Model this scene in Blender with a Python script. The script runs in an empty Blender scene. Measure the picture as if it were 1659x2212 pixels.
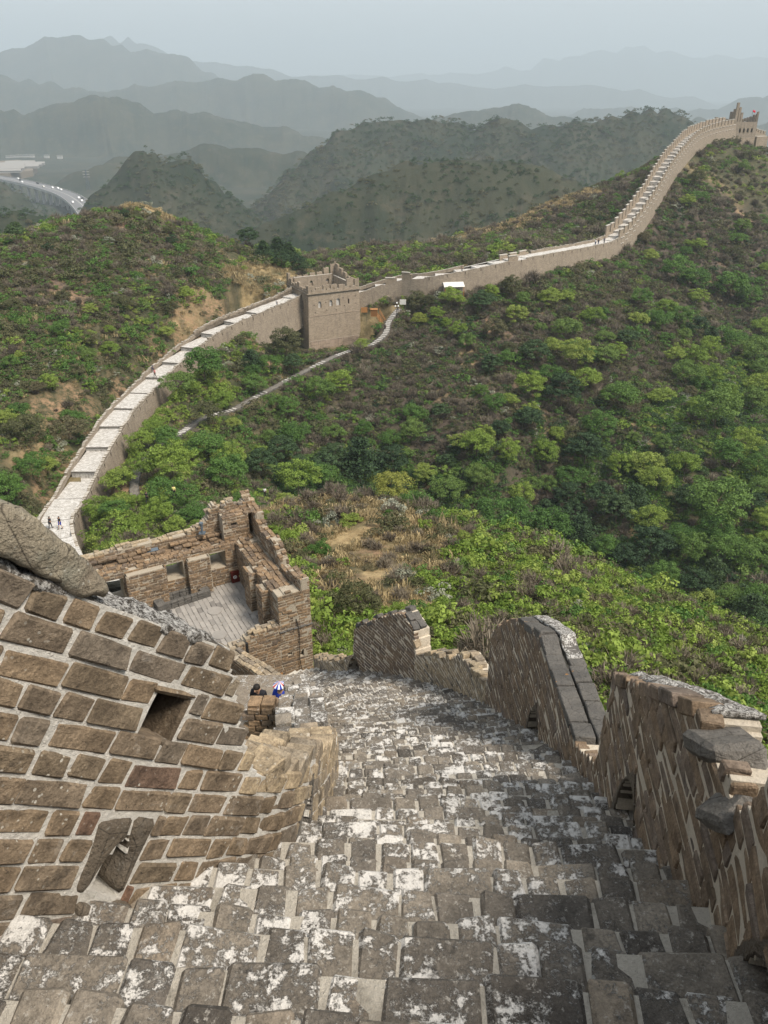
import bpy, bmesh, math, random
import numpy as np
from mathutils import Vector, Matrix
R = math.radians
random.seed(7)
rng = np.random.default_rng(7)
SC = bpy.context.scene
COL = SC.collection

# ------------------------------------------------------------------ camera
PITCH = 28.0
FPX = 1728.0            # focal length in units of a 1659-wide picture
cam_d = bpy.data.cameras.new('camera')
cam = bpy.data.objects.new('camera', cam_d); COL.objects.link(cam)
cam.location = (0, 0, 0)
cam.rotation_euler = (R(90 - PITCH), 0, 0)
cam_d.sensor_fit = 'HORIZONTAL'; cam_d.sensor_width = 36.0
cam_d.lens = 36.0 * FPX / 1659.0
cam_d.clip_start = 0.05; cam_d.clip_end = 60000
SC.camera = cam

# ------------------------------------------------------------------ sky, sun, exposure
SUN_EL, SUN_AZ = 56.0, 125.0       # azimuth measured clockwise from +Y (behind, to the right)
w = bpy.data.worlds.new('World'); SC.world = w; w.use_nodes = True
nt = w.node_tree; nt.nodes.clear()
out = nt.nodes.new('ShaderNodeOutputWorld'); bg = nt.nodes.new('ShaderNodeBackground')
sky = nt.nodes.new('ShaderNodeTexSky'); sky.sky_type = 'NISHITA'; sky.sun_disc = False
sky.sun_elevation = R(SUN_EL); sky.sun_rotation = R(SUN_AZ)
sky.air_density = 1.0; sky.dust_density = 4.0; sky.ozone_density = 1.5; sky.altitude = 400
hs = nt.nodes.new('ShaderNodeHueSaturation'); hs.inputs['Saturation'].default_value = 0.45
mxo = nt.nodes.new('ShaderNodeMixRGB'); mxo.inputs[0].default_value = 0.6
mxo.inputs[2].default_value = (3.0, 3.2, 3.32, 1)      # the even grey of a hazy overcast day
nt.links.new(sky.outputs[0], hs.inputs['Color']); nt.links.new(hs.outputs[0], mxo.inputs[1])
nt.links.new(mxo.outputs[0], bg.inputs[0]); nt.links.new(bg.outputs[0], out.inputs[0])
bg.inputs[1].default_value = 0.115
sun_d = bpy.data.lights.new('sun', 'SUN'); sun_d.energy = 2.4; sun_d.angle = R(16); sun_d.color = (1.0, 0.90, 0.77)
sun = bpy.data.objects.new('sun', sun_d); COL.objects.link(sun)
sdir = Vector((math.sin(R(SUN_AZ)) * math.cos(R(SUN_EL)), math.cos(R(SUN_AZ)) * math.cos(R(SUN_EL)), math.sin(R(SUN_EL))))
sun.rotation_euler = sdir.to_track_quat('Z', 'Y').to_euler()
vs = SC.view_settings
SC.display_settings.display_device = 'sRGB'
vs.view_transform = 'Standard'; vs.look = 'None'; vs.gamma = 1; vs.use_curve_mapping = False
vs.exposure = 1.18
SC.render.engine = 'CYCLES'
cy = SC.cycles
cy.use_denoising = True
cy.max_bounces = 6; cy.diffuse_bounces = 3; cy.glossy_bounces = 2; cy.transmission_bounces = 2
cy.volume_bounces = 2; cy.transparent_max_bounces = 4
cy.caustics_reflective = False; cy.caustics_refractive = False

# ------------------------------------------------------------------ helpers
SP, CP = math.sin(R(PITCH)), math.cos(R(PITCH))
def ray(u, v):
    cx, cyy = (u - 829.5) / FPX, (1106 - v) / FPX
    return np.array([cx, CP + SP * cyy, -SP + CP * cyy])
def W(u, v, t):
    return ray(u, v) * t

def sm(x, a, b):
    t = np.clip((x - a) / (b - a), 0, 1); return t * t * (3 - 2 * t)

_perm = np.random.default_rng(3).integers(0, 2**31, size=(1 << 16,))
def _h(ix, iy, s):
    k = (ix * 73856093) ^ (iy * 19349663) ^ (s * 83492791)
    return _perm[k & 0xFFFF] / 2.0**31
def vnoise(x, y, s=0):
    x = np.asarray(x, float); y = np.asarray(y, float)
    ix = np.floor(x).astype(np.int64); iy = np.floor(y).astype(np.int64)
    fx = x - ix; fy = y - iy
    fx = fx * fx * fx * (fx * (6 * fx - 15) + 10); fy = fy * fy * fy * (fy * (6 * fy - 15) + 10)
    a = _h(ix, iy, s); b = _h(ix + 1, iy, s); c = _h(ix, iy + 1, s); d = _h(ix + 1, iy + 1, s)
    return (a * (1 - fx) + b * fx) * (1 - fy) + (c * (1 - fx) + d * fx) * fy
def fbm(x, y, o=4, s=0, lac=2.03, g=0.5):
    a = 0; amp = 1; tot = 0
    for i in range(o):
        a = a + amp * (vnoise(x, y, s + i * 17) * 2 - 1); tot += amp
        x = x * lac + 11.3; y = y * lac - 7.1; amp *= g
    return a / tot
def ridged(x, y, o=4, s=0):
    a = 0; amp = 1; tot = 0
    for i in range(o):
        a = a + amp * (1 - np.abs(vnoise(x, y, s + i * 31) * 2 - 1) * 2); tot += amp
        x = x * 2.1 + 3.7; y = y * 2.1 + 9.2; amp *= 0.5
    return a / tot

def setp(o, label=None, cat=None, group=None, kind=None):
    if label: o['label'] = label
    if cat: o['category'] = cat
    if group: o['group'] = group
    if kind: o['kind'] = kind
    return o
def empty(name, loc=(0, 0, 0), label=None, cat=None, group=None, rz=0.0, kind=None):
    o = bpy.data.objects.new(name, None); COL.objects.link(o)
    o.location = loc; o.rotation_euler = (0, 0, rz); o.empty_display_size = 0.3
    return setp(o, label, cat, group, kind)
def link_mesh(name, me, parent=None, mat=None):
    o = bpy.data.objects.new(name, me); COL.objects.link(o)
    if parent is not None: o.parent = parent
    if mat is not None and len(me.materials) == 0: me.materials.append(mat)
    return o
def np_mesh(name, V, F, mat=None, smooth=False):
    me = bpy.data.meshes.new(name)
    me.from_pydata([tuple(map(float, p)) for p in V], [], [tuple(map(int, f)) for f in F])
    if smooth: me.polygons.foreach_set('use_smooth', [True] * len(me.polygons))
    if mat: me.materials.append(mat)
    me.update()
    return me
def quads_mesh(name, V, mat=None, extra_tris=None):
    """V: (n,4,3) quads"""
    n = len(V); me = bpy.data.meshes.new(name)
    me.vertices.add(n * 4); me.vertices.foreach_set('co', V.reshape(-1).astype(np.float32))
    me.loops.add(n * 4); me.loops.foreach_set('vertex_index', np.arange(n * 4, dtype=np.int32))
    me.polygons.add(n); me.polygons.foreach_set('loop_start', np.arange(0, n * 4, 4, dtype=np.int32))
    me.polygons.foreach_set('loop_total', np.full(n, 4, dtype=np.int32))
    if mat: me.materials.append(mat)
    me.update(calc_edges=True)
    return me

class MB:
    def __init__(s): s.v = []; s.f = []; s.m = []
    def add(s, V, F, mi=0):
        b = len(s.v); s.v += [tuple(p) for p in V]; s.f += [tuple(i + b for i in f) for f in F]; s.m += [mi] * len(F)
    def box(s, c, size, M=None, mi=0):
        x, y, z = [k / 2 for k in size]
        V = [(a * x, b * y, d * z) for a in (-1, 1) for b in (-1, 1) for d in (-1, 1)]
        if M is not None: V = [tuple(M @ Vector(p)) for p in V]
        V = [(p[0] + c[0], p[1] + c[1], p[2] + c[2]) for p in V]
        s.add(V, [(0, 1, 3, 2), (4, 6, 7, 5), (0, 4, 5, 1), (2, 3, 7, 6), (0, 2, 6, 4), (1, 5, 7, 3)], mi)
    def tube(s, a, b, r0, r1=None, n=6, mi=0):
        r1 = r0 if r1 is None else r1
        a = Vector(a); b = Vector(b); d = (b - a).normalized()
        q = d.to_track_quat('Z', 'Y').to_matrix()
        V = []
        for p, r in ((a, r0), (b, r1)):
            for i in range(n):
                th = 2 * math.pi * i / n
                V.append(tuple(p + q @ Vector((math.cos(th) * r, math.sin(th) * r, 0))))
        F = [(i, (i + 1) % n, n + (i + 1) % n, n + i) for i in range(n)] + [tuple(range(n))[::-1], tuple(range(n, 2 * n))]
        s.add(V, F, mi)
    def build(s, name, mats, parent=None, smooth=False):
        me = bpy.data.meshes.new(name); me.from_pydata(s.v, [], s.f)
        if not isinstance(mats, (list, tuple)): mats = [mats]
        for m in mats: me.materials.append(m)
        if len(mats) > 1: me.polygons.foreach_set('material_index', s.m)
        if smooth: me.polygons.foreach_set('use_smooth', [True] * len(me.polygons))
        me.update()
        return link_mesh(name, me, parent)

# ------------------------------------------------------------------ materials
class NT:
    def __init__(s, name, rough=0.9):
        s.m = bpy.data.materials.new(name); s.m.use_nodes = True
        s.t = s.m.node_tree; s.b = s.t.nodes['Principled BSDF']
        s.b.inputs['Roughness'].default_value = rough
        s.b.inputs['Specular IOR Level'].default_value = 0.25
        g = s.n('ShaderNodeNewGeometry'); s.pos = g.outputs['Position']; s.isl = g.outputs['Random Per Island']
        s.nrm = g.outputs['Normal']
        s.rnd = s.n('ShaderNodeObjectInfo').outputs['Random']
    def n(s, ty, **k):
        x = s.t.nodes.new(ty)
        for a, b in k.items(): setattr(x, a, b)
        return x
    def l(s, a, b): s.t.links.new(a, b)
    def val(s, x, sock):
        if isinstance(x, (int, float)): sock.default_value = x
        elif isinstance(x, tuple): sock.default_value = x if len(x) == len(sock.default_value) else x + (1,)
        else: s.l(x, sock)
    def math(s, op, a, b=0.0, c=None, clamp=False):
        m = s.n('ShaderNodeMath', operation=op, use_clamp=clamp)
        s.val(a, m.inputs[0]); s.val(b, m.inputs[1])
        if c is not None: s.val(c, m.inputs[2])
        return m.outputs[0]
    def noise(s, scale, detail=4, rough=0.6, vec=None, dist=0.0):
        m = s.n('ShaderNodeTexNoise'); m.inputs['Scale'].default_value = scale; m.inputs['Detail'].default_value = detail
        m.inputs['Roughness'].default_value = rough; m.inputs['Distortion'].default_value = dist
        s.l(vec if vec is not None else s.pos, m.inputs['Vector']); return m.outputs['Fac']
    def vor(s, scale, feature='F1', vec=None, rnd=1.0):
        m = s.n('ShaderNodeTexVoronoi', feature=feature); m.inputs['Scale'].default_value = scale
        m.inputs['Randomness'].default_value = rnd
        s.l(vec if vec is not None else s.pos, m.inputs['Vector']); return m
    def step(s, x, a, b):
        m = s.n('ShaderNodeMapRange', interpolation_type='SMOOTHSTEP'); s.val(x, m.inputs[0])
        m.inputs[1].default_value = a; m.inputs[2].default_value = b; return m.outputs[0]
    def mix(s, f, a, b, mode='MIX'):
        m = s.n('ShaderNodeMixRGB', blend_type=mode); s.val(f, m.inputs[0]); s.val(a, m.inputs[1]); s.val(b, m.inputs[2]); return m.outputs[0]
    def ramp(s, f, stops):
        m = s.n('ShaderNodeValToRGB'); s.val(f, m.inputs[0]); e = m.color_ramp.elements
        while len(e) < len(stops): e.new(0.5)
        for i, (p, c) in enumerate(stops): e[i].position = p; e[i].color = c + (1,)
        return m.outputs[0]
    def bump(s, h, strength=0.5, dist=0.02, prev=None):
        m = s.n('ShaderNodeBump'); m.inputs['Strength'].default_value = strength; m.inputs['Distance'].default_value = dist
        s.val(h, m.inputs['Height'])
        if prev is not None: s.l(prev, m.inputs['Normal'])
        return m.outputs[0]
    def out(s, col, normal=None):
        s.val(col, s.b.inputs['Base Color'])
        if normal is not None: s.l(normal, s.b.inputs['Normal'])
        return s.m

def per_brick(t):
    a = t.math('MULTIPLY', t.isl, 7.31); a = t.math('ADD', a, t.rnd); return t.math('FRACT', a)

def m_wall_brick(name, stops, lichen=0.5, dark=0.5, white=0.2):
    t = NT(name, 0.95); r = per_brick(t)
    c = t.ramp(r, stops)
    n1 = t.noise(9, 5, 0.65); c = t.mix(0.75, c, t.mix(t.step(n1, 0.25, 0.75), (0.45, 0.43, 0.42), (1.5, 1.48, 1.45)), 'MULTIPLY')
    n2 = t.noise(60, 4, 0.8); c = t.mix(0.6, c, t.mix(t.step(n2, 0.3, 0.7), (0.5, 0.48, 0.46), (1.4, 1.4, 1.35)), 'MULTIPLY')
    pit = t.math('MULTIPLY', t.step(t.noise(34, 4, 0.8), 0.62, 0.68), 0.75); c = t.mix(pit, c, (0.03, 0.025, 0.02))
    st = t.step(t.noise(2.2, 6, 0.7), 0.52, 0.66); st = t.math('MULTIPLY', st, dark)
    st = t.math('MULTIPLY', st, t.step(t.noise(14, 4, 0.7), 0.35, 0.6)); c = t.mix(st, c, (0.035, 0.03, 0.026))
    v = t.vor(26).outputs['Distance']; v = t.math('ADD', v, t.math('MULTIPLY', t.noise(40, 3), 0.35))
    li = t.math('MULTIPLY', t.math('SUBTRACT', 1.0, t.step(v, 0.30, 0.38)), t.step(t.noise(1.7, 3), 0.50, 0.62))
    c = t.mix(t.math('MULTIPLY', li, lichen), c, (0.50, 0.48, 0.42))
    wp = t.math('MULTIPLY', t.step(t.noise(5.5, 6, 0.7), 0.60, 0.66), white); c = t.mix(wp, c, (0.72, 0.69, 0.63))
    nb = t.bump(n2, 0.7, 0.01); nb = t.bump(n1, 0.9, 0.03, nb)
    return t.out(c, nb)
M = {}
M['brick_left'] = m_wall_brick('warm_brick', [(0.0, (0.160, 0.128, 0.092)), (0.3, (0.185, 0.142, 0.098)), (0.55, (0.150, 0.128, 0.104)), (0.78, (0.205, 0.155, 0.105)), (0.95, (0.135, 0.118, 0.100)), (1.0, (0.155, 0.085, 0.055))], 0.7, 0.7, 0.1)
M['brick_shade'] = m_wall_brick('painted_shade_brick', [(0.0, (0.09, 0.07, 0.05)), (1.0, (0.13, 0.10, 0.07))], 0.1, 0.9, 0.0)  # darker brick: the shade inside the openings is put into its colour
M['brick_right'] = m_wall_brick('brown_brick', [(0.0, (0.168, 0.128, 0.092)), (0.4, (0.204, 0.148, 0.100)), (0.7, (0.180, 0.140, 0.108)), (1.0, (0.148, 0.120, 0.100))], 0.25, 0.45, 0.1)  # mid brown brick colour of the right parapet
M['brick_low'] = m_wall_brick('pale_brick', [(0.0, (0.22, 0.19, 0.15)), (0.4, (0.32, 0.26, 0.18)), (0.7, (0.36, 0.29, 0.20)), (1.0, (0.16, 0.14, 0.12))], 0.4, 0.75, 0.35)
M['brick_tower'] = m_wall_brick('tower_brick', [(0.0, (0.165, 0.125, 0.088)), (0.4, (0.245, 0.170, 0.105)), (0.7, (0.205, 0.150, 0.102)), (1.0, (0.130, 0.102, 0.080))], 0.2, 0.5, 0.25)

def m_stair():
    t = NT('grey_stair_brick', 0.9); r = per_brick(t)
    c = t.ramp(r, [(0.0, (0.09, 0.081, 0.071)), (0.3, (0.155, 0.137, 0.115)), (0.55, (0.205, 0.18, 0.148)), (0.8, (0.11, 0.099, 0.087)), (0.93, (0.215, 0.18, 0.14)), (1.0, (0.06, 0.055, 0.05))])
    n1 = t.noise(6, 6, 0.7); c = t.mix(0.7, c, t.mix(t.step(n1, 0.25, 0.75), (0.5, 0.5, 0.5), (1.5, 1.48, 1.45)), 'MULTIPLY')
    n2 = t.noise(70, 4, 0.8); c = t.mix(0.55, c, t.mix(t.step(n2, 0.3, 0.7), (0.5, 0.5, 0.5), (1.45, 1.45, 1.42)), 'MULTIPLY')
    n3 = t.noise(17, 6, 0.75)
    # lime left on the bricks: patchy, different from brick to brick
    lv = t.math('ADD', t.math('MULTIPLY', t.noise(2.4, 4), 0.45), t.math('MULTIPLY', t.math('FRACT', t.math('MULTIPLY', r, 5.7)), 0.08))
    lv = t.math('ADD', lv, t.math('MULTIPLY', t.noise(13, 8, 0.85), 0.72))
    li = t.step(lv, 0.632, 0.675); c = t.mix(t.math('MULTIPLY', li, 0.85), c, t.mix(n2, (0.48, 0.46, 0.42), (0.78, 0.765, 0.74)))
    li2 = t.step(t.noise(28, 5, 0.8), 0.56, 0.64); c = t.mix(t.math('MULTIPLY', li2, 0.6), c, (0.42, 0.40, 0.36))
    dk = t.math('MULTIPLY', t.step(t.noise(3.1, 5, 0.75), 0.55, 0.68), t.step(t.noise(24, 4, 0.7), 0.42, 0.6)); c = t.mix(t.math('MULTIPLY', dk, 0.75), c, (0.04, 0.037, 0.033))
    nb = t.bump(n2, 0.6, 0.01); nb = t.bump(t.math('ADD', n1, t.math('MULTIPLY', li, 0.3)), 0.9, 0.035, nb)
    return t.out(c, nb)
M['stair'] = m_stair()
def m_floor():
    t = NT('grey_floor_tile', 0.85); r = per_brick(t)
    c = t.ramp(r, [(0.0, (0.15, 0.14, 0.13)), (0.08, (0.25, 0.235, 0.215)), (0.6, (0.28, 0.262, 0.24)), (0.95, (0.30, 0.28, 0.255)), (1.0, (0.15, 0.14, 0.13))])
    n1 = t.noise(3, 5); c = t.mix(0.5, c, t.mix(n1, (0.6, 0.6, 0.6), (1.35, 1.35, 1.35)), 'MULTIPLY')
    return t.out(c, t.bump(t.noise(50), 0.2, 0.01))
M['floor'] = m_floor()
def m_mortar(name, a, b, dirt=0.5):
    t = NT(name, 0.95); n = t.noise(38, 5, 0.8); n2 = t.noise(4, 5, 0.7)
    c = t.mix(n, a, b); c = t.mix(t.math('MULTIPLY', t.step(n2, 0.5, 0.7), dirt), c, (0.10, 0.085, 0.06))
    sp = t.step(t.noise(90, 2, 0.8), 0.63, 0.72); c = t.mix(t.math('MULTIPLY', sp, 0.45), c, (0.05, 0.045, 0.04))
    return t.out(c, t.bump(n, 1.0, 0.03))
M['mortar'] = m_mortar('white_lime_mortar', (0.60, 0.57, 0.51), (0.84, 0.81, 0.75), 0.22)
M['mortar_tower'] = m_mortar('tower_mortar', (0.27, 0.23, 0.175), (0.50, 0.44, 0.35), 0.5)
M['mortar_warm'] = m_mortar('cream_lime_mortar', (0.50, 0.43, 0.33), (0.78, 0.70, 0.58), 0.3)
M['mortar_stair'] = m_mortar('stair_mortar', (0.36, 0.33, 0.28), (0.70, 0.65, 0.56), 0.45)
def m_rock(name, a, b, c3, lich=0.4):
    t = NT(name, 0.9); n = t.noise(2.6, 7, 0.7); n2 = t.noise(30, 5, 0.75)
    c = t.mix(t.step(n, 0.35, 0.65), a, b); c = t.mix(t.math('MULTIPLY', t.step(t.noise(5, 5), 0.5, 0.7), 0.6), c, c3)
    c = t.mix(0.5, c, t.mix(n2, (0.4, 0.4, 0.4), (1.5, 1.5, 1.5)), 'MULTIPLY')
    v = t.vor(30).outputs['Distance']; v = t.math('ADD', v, t.math('MULTIPLY', t.noise(50, 3), 0.4))
    li = t.math('MULTIPLY', t.math('SUBTRACT', 1.0, t.step(v, 0.30, 0.42)), t.step(t.noise(3, 3), 0.48, 0.62)); c = t.mix(t.math('MULTIPLY', li, lich), c, (0.55, 0.54, 0.48))
    sp = t.math('MULTIPLY', t.step(t.noise(4.2, 4, 0.7), 0.66, 0.70), 0.7); c = t.mix(sp, c, (0.42, 0.20, 0.05))
    cr = t.vor(3.2, 'DISTANCE_TO_EDGE', vec=None).outputs['Distance']; cm = t.math('SUBTRACT', 1.0, t.step(t.math('ADD', cr, t.math('MULTIPLY', n2, 0.03)), 0.012, 0.03))
    nb = t.bump(n2, 0.9, 0.03); nb = t.bump(n, 1.0, 0.10, nb)
    c = t.mix(t.math('MULTIPLY', t.step(n2, 0.55, 0.7), 0.5), c, (0.06, 0.05, 0.04)); c = t.mix(t.math('MULTIPLY', cm, 0.8), c, (0.03, 0.025, 0.02))
    return t.out(c, nb)
M['rock'] = m_rock('lichened_rock', (0.20, 0.165, 0.125), (0.31, 0.27, 0.20), (0.26, 0.26, 0.21))
M['slab'] = m_rock('grey_slab', (0.125, 0.115, 0.10), (0.20, 0.185, 0.165), (0.16, 0.155, 0.14), 0.25)
M['slab_warm'] = m_rock('tan_slab', (0.12, 0.098, 0.075), (0.17, 0.14, 0.105), (0.13, 0.115, 0.095), 0.2)
M['coping_dark'] = m_rock('dark_coping_brick', (0.10, 0.095, 0.088), (0.155, 0.145, 0.13), (0.12, 0.115, 0.105), 0.15)
def m_crust():
    t = NT('crusted_lime', 0.95); n = t.noise(45, 6, 0.85); n2 = t.noise(9, 5, 0.75)
    c = t.mix(t.step(n, 0.44, 0.56), (0.07, 0.06, 0.05), (0.78, 0.76, 0.72)); c = t.mix(t.math('MULTIPLY', t.step(n2, 0.50, 0.62), 0.9), c, (0.13, 0.115, 0.095))
    return t.out(c, t.bump(n, 1.0, 0.04))
M['lichen_top'] = m_crust()

def plain(name, c, rough=0.7, metal=0.0):
    t = NT(name, rough); n = t.noise(20, 3); t.b.inputs['Metallic'].default_value = metal
    return t.out(t.mix(0.25, c, t.mix(n, (0.6, 0.6, 0.6), (1.3, 1.3, 1.3)), 'MULTIPLY'))
M['void'] = plain('painted_recess_shade', (0.045, 0.035, 0.025), 1.0)  # near black colour standing in for the shade inside openings
M['metal_grey'] = plain('grey_painted_metal', (0.12, 0.15, 0.18), 0.5, 0.3)
M['wood'] = plain('varnished_wood', (0.36, 0.17, 0.06), 0.6)
M['white'] = plain('white_paint', (0.75, 0.75, 0.74), 0.6)
M['black'] = plain('black_plastic', (0.02, 0.02, 0.02), 0.5)
M['red_box'] = plain('dark_red_paint', (0.10, 0.015, 0.01), 0.5)
M['skin'] = plain('skin', (0.45, 0.27, 0.18), 0.6)
M['hair'] = plain('black_hair', (0.015, 0.012, 0.01), 0.6)
for k, c in dict(blue=(0.02, 0.05, 0.35), navy=(0.02, 0.03, 0.08), dark=(0.02, 0.02, 0.025), green=(0.03, 0.10, 0.05), pale=(0.6, 0.6, 0.6), pink=(0.55, 0.2, 0.22), red=(0.5, 0.02, 0.03), yellow=(0.75, 0.68, 0.25), grey=(0.2, 0.2, 0.22)).items():
    M['cloth_' + k] = plain(k + '_cloth', c, 0.85)
M['flag'] = plain('red_flag_cloth', (0.75, 0.03, 0.06), 0.8)

def m_farwall(name, stops, bw=0.42, bh=0.12, mort=(0.45, 0.40, 0.33), stain=0.5):
    """brick masonry seen from afar: courses in UV metres"""
    t = NT(name, 0.92); uv = t.n('ShaderNodeUVMap').outputs[0]
    b = t.n('ShaderNodeTexBrick'); t.l(uv, b.inputs['Vector'])
    b.inputs['Scale'].default_value = 1; b.inputs['Brick Width'].default_value = bw; b.inputs['Row Height'].default_value = bh
    b.inputs['Mortar Size'].default_value = 0.012; b.inputs['Color1'].default_value = (0, 0, 0, 1); b.inputs['Color2'].default_value = (1, 1, 1, 1)
    b.inputs['Mortar'].default_value = (0.5, 0.5, 0.5, 1)
    c = t.ramp(b.outputs['Color'], stops)
    c = t.mix(t.math('MULTIPLY', b.outputs['Fac'], 0.55), c, mort)
    n1 = t.noise(0.7, 6, 0.7); c = t.mix(0.7, c, t.mix(n1, (0.5, 0.48, 0.46), (1.5, 1.5, 1.5)), 'MULTIPLY')
    n2 = t.noise(4, 5, 0.75); c = t.mix(0.6, c, t.mix(n2, (0.5, 0.5, 0.5), (1.5, 1.5, 1.5)), 'MULTIPLY')
    sc = t.n('ShaderNodeMapping'); sc.inputs['Scale'].default_value = (1.6, 1.6, 0.12); t.l(t.pos, sc.inputs['Vector'])
    n3 = t.step(t.noise(1.0, 5, 0.7, sc.outputs[0]), 0.52, 0.68); c = t.mix(t.math('MULTIPLY', n3, stain), c, (0.10, 0.085, 0.07))
    pk = t.step(t.noise(3.2, 5, 0.8), 0.66, 0.70); c = t.mix(t.math('MULTIPLY', pk, 0.6), c, (0.05, 0.04, 0.03))
    return t.out(c, t.bump(n2, 0.6, 0.05))
M['far_face'] = m_farwall('weathered_wall_face', [(0.0, (0.16, 0.130, 0.097)), (0.5, (0.21, 0.172, 0.130)), (1.0, (0.25, 0.208, 0.160))])
M['far_tower'] = m_farwall('weathered_tower_face', [(0.0, (0.19, 0.150, 0.108)), (0.5, (0.25, 0.200, 0.147)), (1.0, (0.30, 0.245, 0.185))], stain=0.35)
M['far_stone'] = m_farwall('stone_footing', [(0.0, (0.20, 0.155, 0.12)), (0.5, (0.27, 0.21, 0.16)), (1.0, (0.30, 0.24, 0.19))], 1.1, 0.42)
def m_walk():
    t = NT('pale_worn_paving', 0.9); uv = t.n('ShaderNodeUVMap').outputs[0]
    b = t.n('ShaderNodeTexBrick'); t.l(uv, b.inputs['Vector']); b.inputs['Scale'].default_value = 1
    b.inputs['Brick Width'].default_value = 0.42; b.inputs['Row Height'].default_value = 0.24; b.inputs['Mortar Size'].default_value = 0.02
    b.inputs['Color1'].default_value = (0.24, 0.225, 0.205, 1); b.inputs['Color2'].default_value = (0.38, 0.36, 0.33, 1); b.inputs['Mortar'].default_value = (0.62, 0.6, 0.56, 1)
    c = t.mix(t.step(t.noise(1.8, 6, 0.8), 0.47, 0.58), b.outputs['Color'], (0.54, 0.525, 0.50))
    c = t.mix(t.math('MULTIPLY', t.step(t.noise(6, 5, 0.8), 0.56, 0.64), 0.55), c, (0.16, 0.15, 0.135))
    return t.out(c, t.bump(t.noise(8), 0.4, 0.03))
M['walk'] = m_walk()
M['far_top'] = m_mortar('rubble_top', (0.30, 0.27, 0.22), (0.60, 0.57, 0.52), 0.7)

def m_terrain():
    t = NT('hillside_ground', 1.0); at = t.n('ShaderNodeAttribute', attribute_name='patch')
    sep = t.n('ShaderNodeSeparateColor'); t.l(at.outputs['Color'], sep.inputs[0]); dry, soil, dk = sep.outputs
    cd = t.n('ShaderNodeVectorMath', operation='LENGTH'); t.l(t.pos, cd.inputs[0]); dist = cd.outputs['Value']
    n1 = t.noise(0.10, 8, 0.68); n2 = t.noise(0.6, 6, 0.75); n3 = t.noise(3.5, 4, 0.8); nf = t.noise(0.012, 9, 0.72)
    scrub = t.mix(t.step(n2, 0.38, 0.62), (0.035, 0.042, 0.018), (0.085, 0.075, 0.042))
    far = t.mix(t.step(nf, 0.36, 0.64), (0.016, 0.026, 0.015), (0.042, 0.045, 0.027))
    far = t.mix(t.math('MULTIPLY', t.step(t.noise(0.05, 7, 0.8), 0.5, 0.66), 0.5), far, (0.085, 0.072, 0.05))
    g = t.mix(t.step(dist, 350, 520), scrub, far)
    g = t.mix(dk, g, t.mix(n2, (0.045, 0.034, 0.028), (0.10, 0.078, 0.062)))
    dc = t.mix(t.step(n2, 0.35, 0.65), (0.24, 0.17, 0.085), (0.42, 0.32, 0.17)); dc = t.mix(t.math('MULTIPLY', t.step(n3, 0.5, 0.65), 0.6), dc, (0.12, 0.09, 0.045))
    g = t.mix(t.math('MULTIPLY', dry, t.step(n3, 0.25, 0.5)), g, dc)
    sc = t.mix(n3, (0.17, 0.105, 0.06), (0.32, 0.215, 0.13))
    g = t.mix(t.math('MULTIPLY', soil, t.step(t.noise(1.1, 6, 0.8), 0.42, 0.56)), g, sc)
    g = t.mix(0.4, g, t.mix(n3, (0.5, 0.5, 0.5), (1.5, 1.5, 1.5)), 'MULTIPLY')
    return t.out(g, t.bump(n2, 0.6, 0.4))
M['terrain'] = m_terrain()

def m_leaf(name, a, b, c, trans=0.25):
    t = NT(name, 0.75)
    col = t.ramp(t.rnd, [(0.0, a), (0.5, b), (1.0, c)])
    n = t.noise(1.3, 3); col = t.mix(0.6, col, t.mix(n, (0.55, 0.6, 0.5), (1.45, 1.4, 1.4)), 'MULTIPLY')
    iv = t.mix(t.isl, (0.65, 0.65, 0.65), (1.35, 1.35, 1.3)); col = t.mix(0.8, col, iv, 'MULTIPLY')
    t.val(col, t.b.inputs['Base Color'])
    if trans:
        tr = t.n('ShaderNodeBsdfTranslucent'); t.l(col, tr.inputs[0]); mx = t.n('ShaderNodeMixShader'); mx.inputs[0].default_value = trans
        t.l(t.b.outputs[0], mx.inputs[1]); t.l(tr.outputs[0], mx.inputs[2])
        t.l(mx.outputs[0], t.t.nodes['Material Output'].inputs['Surface'])
    return t.m
M['leaf_bright'] = m_leaf('bright_spring_leaves', (0.14, 0.215, 0.038), (0.19, 0.27, 0.05), (0.235, 0.29, 0.07))
M['leaf_mid'] = m_leaf('mid_green_leaves', (0.065, 0.135, 0.03), (0.095, 0.18, 0.04), (0.13, 0.195, 0.05))
M['leaf_dark'] = m_leaf('dark_pine_needles', (0.028, 0.055, 0.024), (0.04, 0.075, 0.03), (0.055, 0.09, 0.036), 0.1)
M['leaf_olive'] = m_leaf('olive_scrub_leaves', (0.075, 0.08, 0.04), (0.10, 0.105, 0.05), (0.135, 0.12, 0.07))
M['leaf_yellow'] = m_leaf('yellow_green_leaves', (0.19, 0.24, 0.04), (0.24, 0.27, 0.06), (0.28, 0.27, 0.09))
M['leaf_pale'] = m_leaf('pale_blossom', (0.22, 0.24, 0.19), (0.33, 0.34, 0.28), (0.25, 0.26, 0.20))
M['twig'] = m_leaf('bare_brown_twigs', (0.10, 0.082, 0.065), (0.15, 0.125, 0.10), (0.21, 0.18, 0.14), 0)
M['dry_grass'] = m_leaf('dry_straw_grass', (0.36, 0.28, 0.16), (0.46, 0.37, 0.22), (0.30, 0.24, 0.14), 0.2)
M['bark'] = plain('grey_brown_bark', (0.09, 0.07, 0.05), 0.95)

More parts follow.
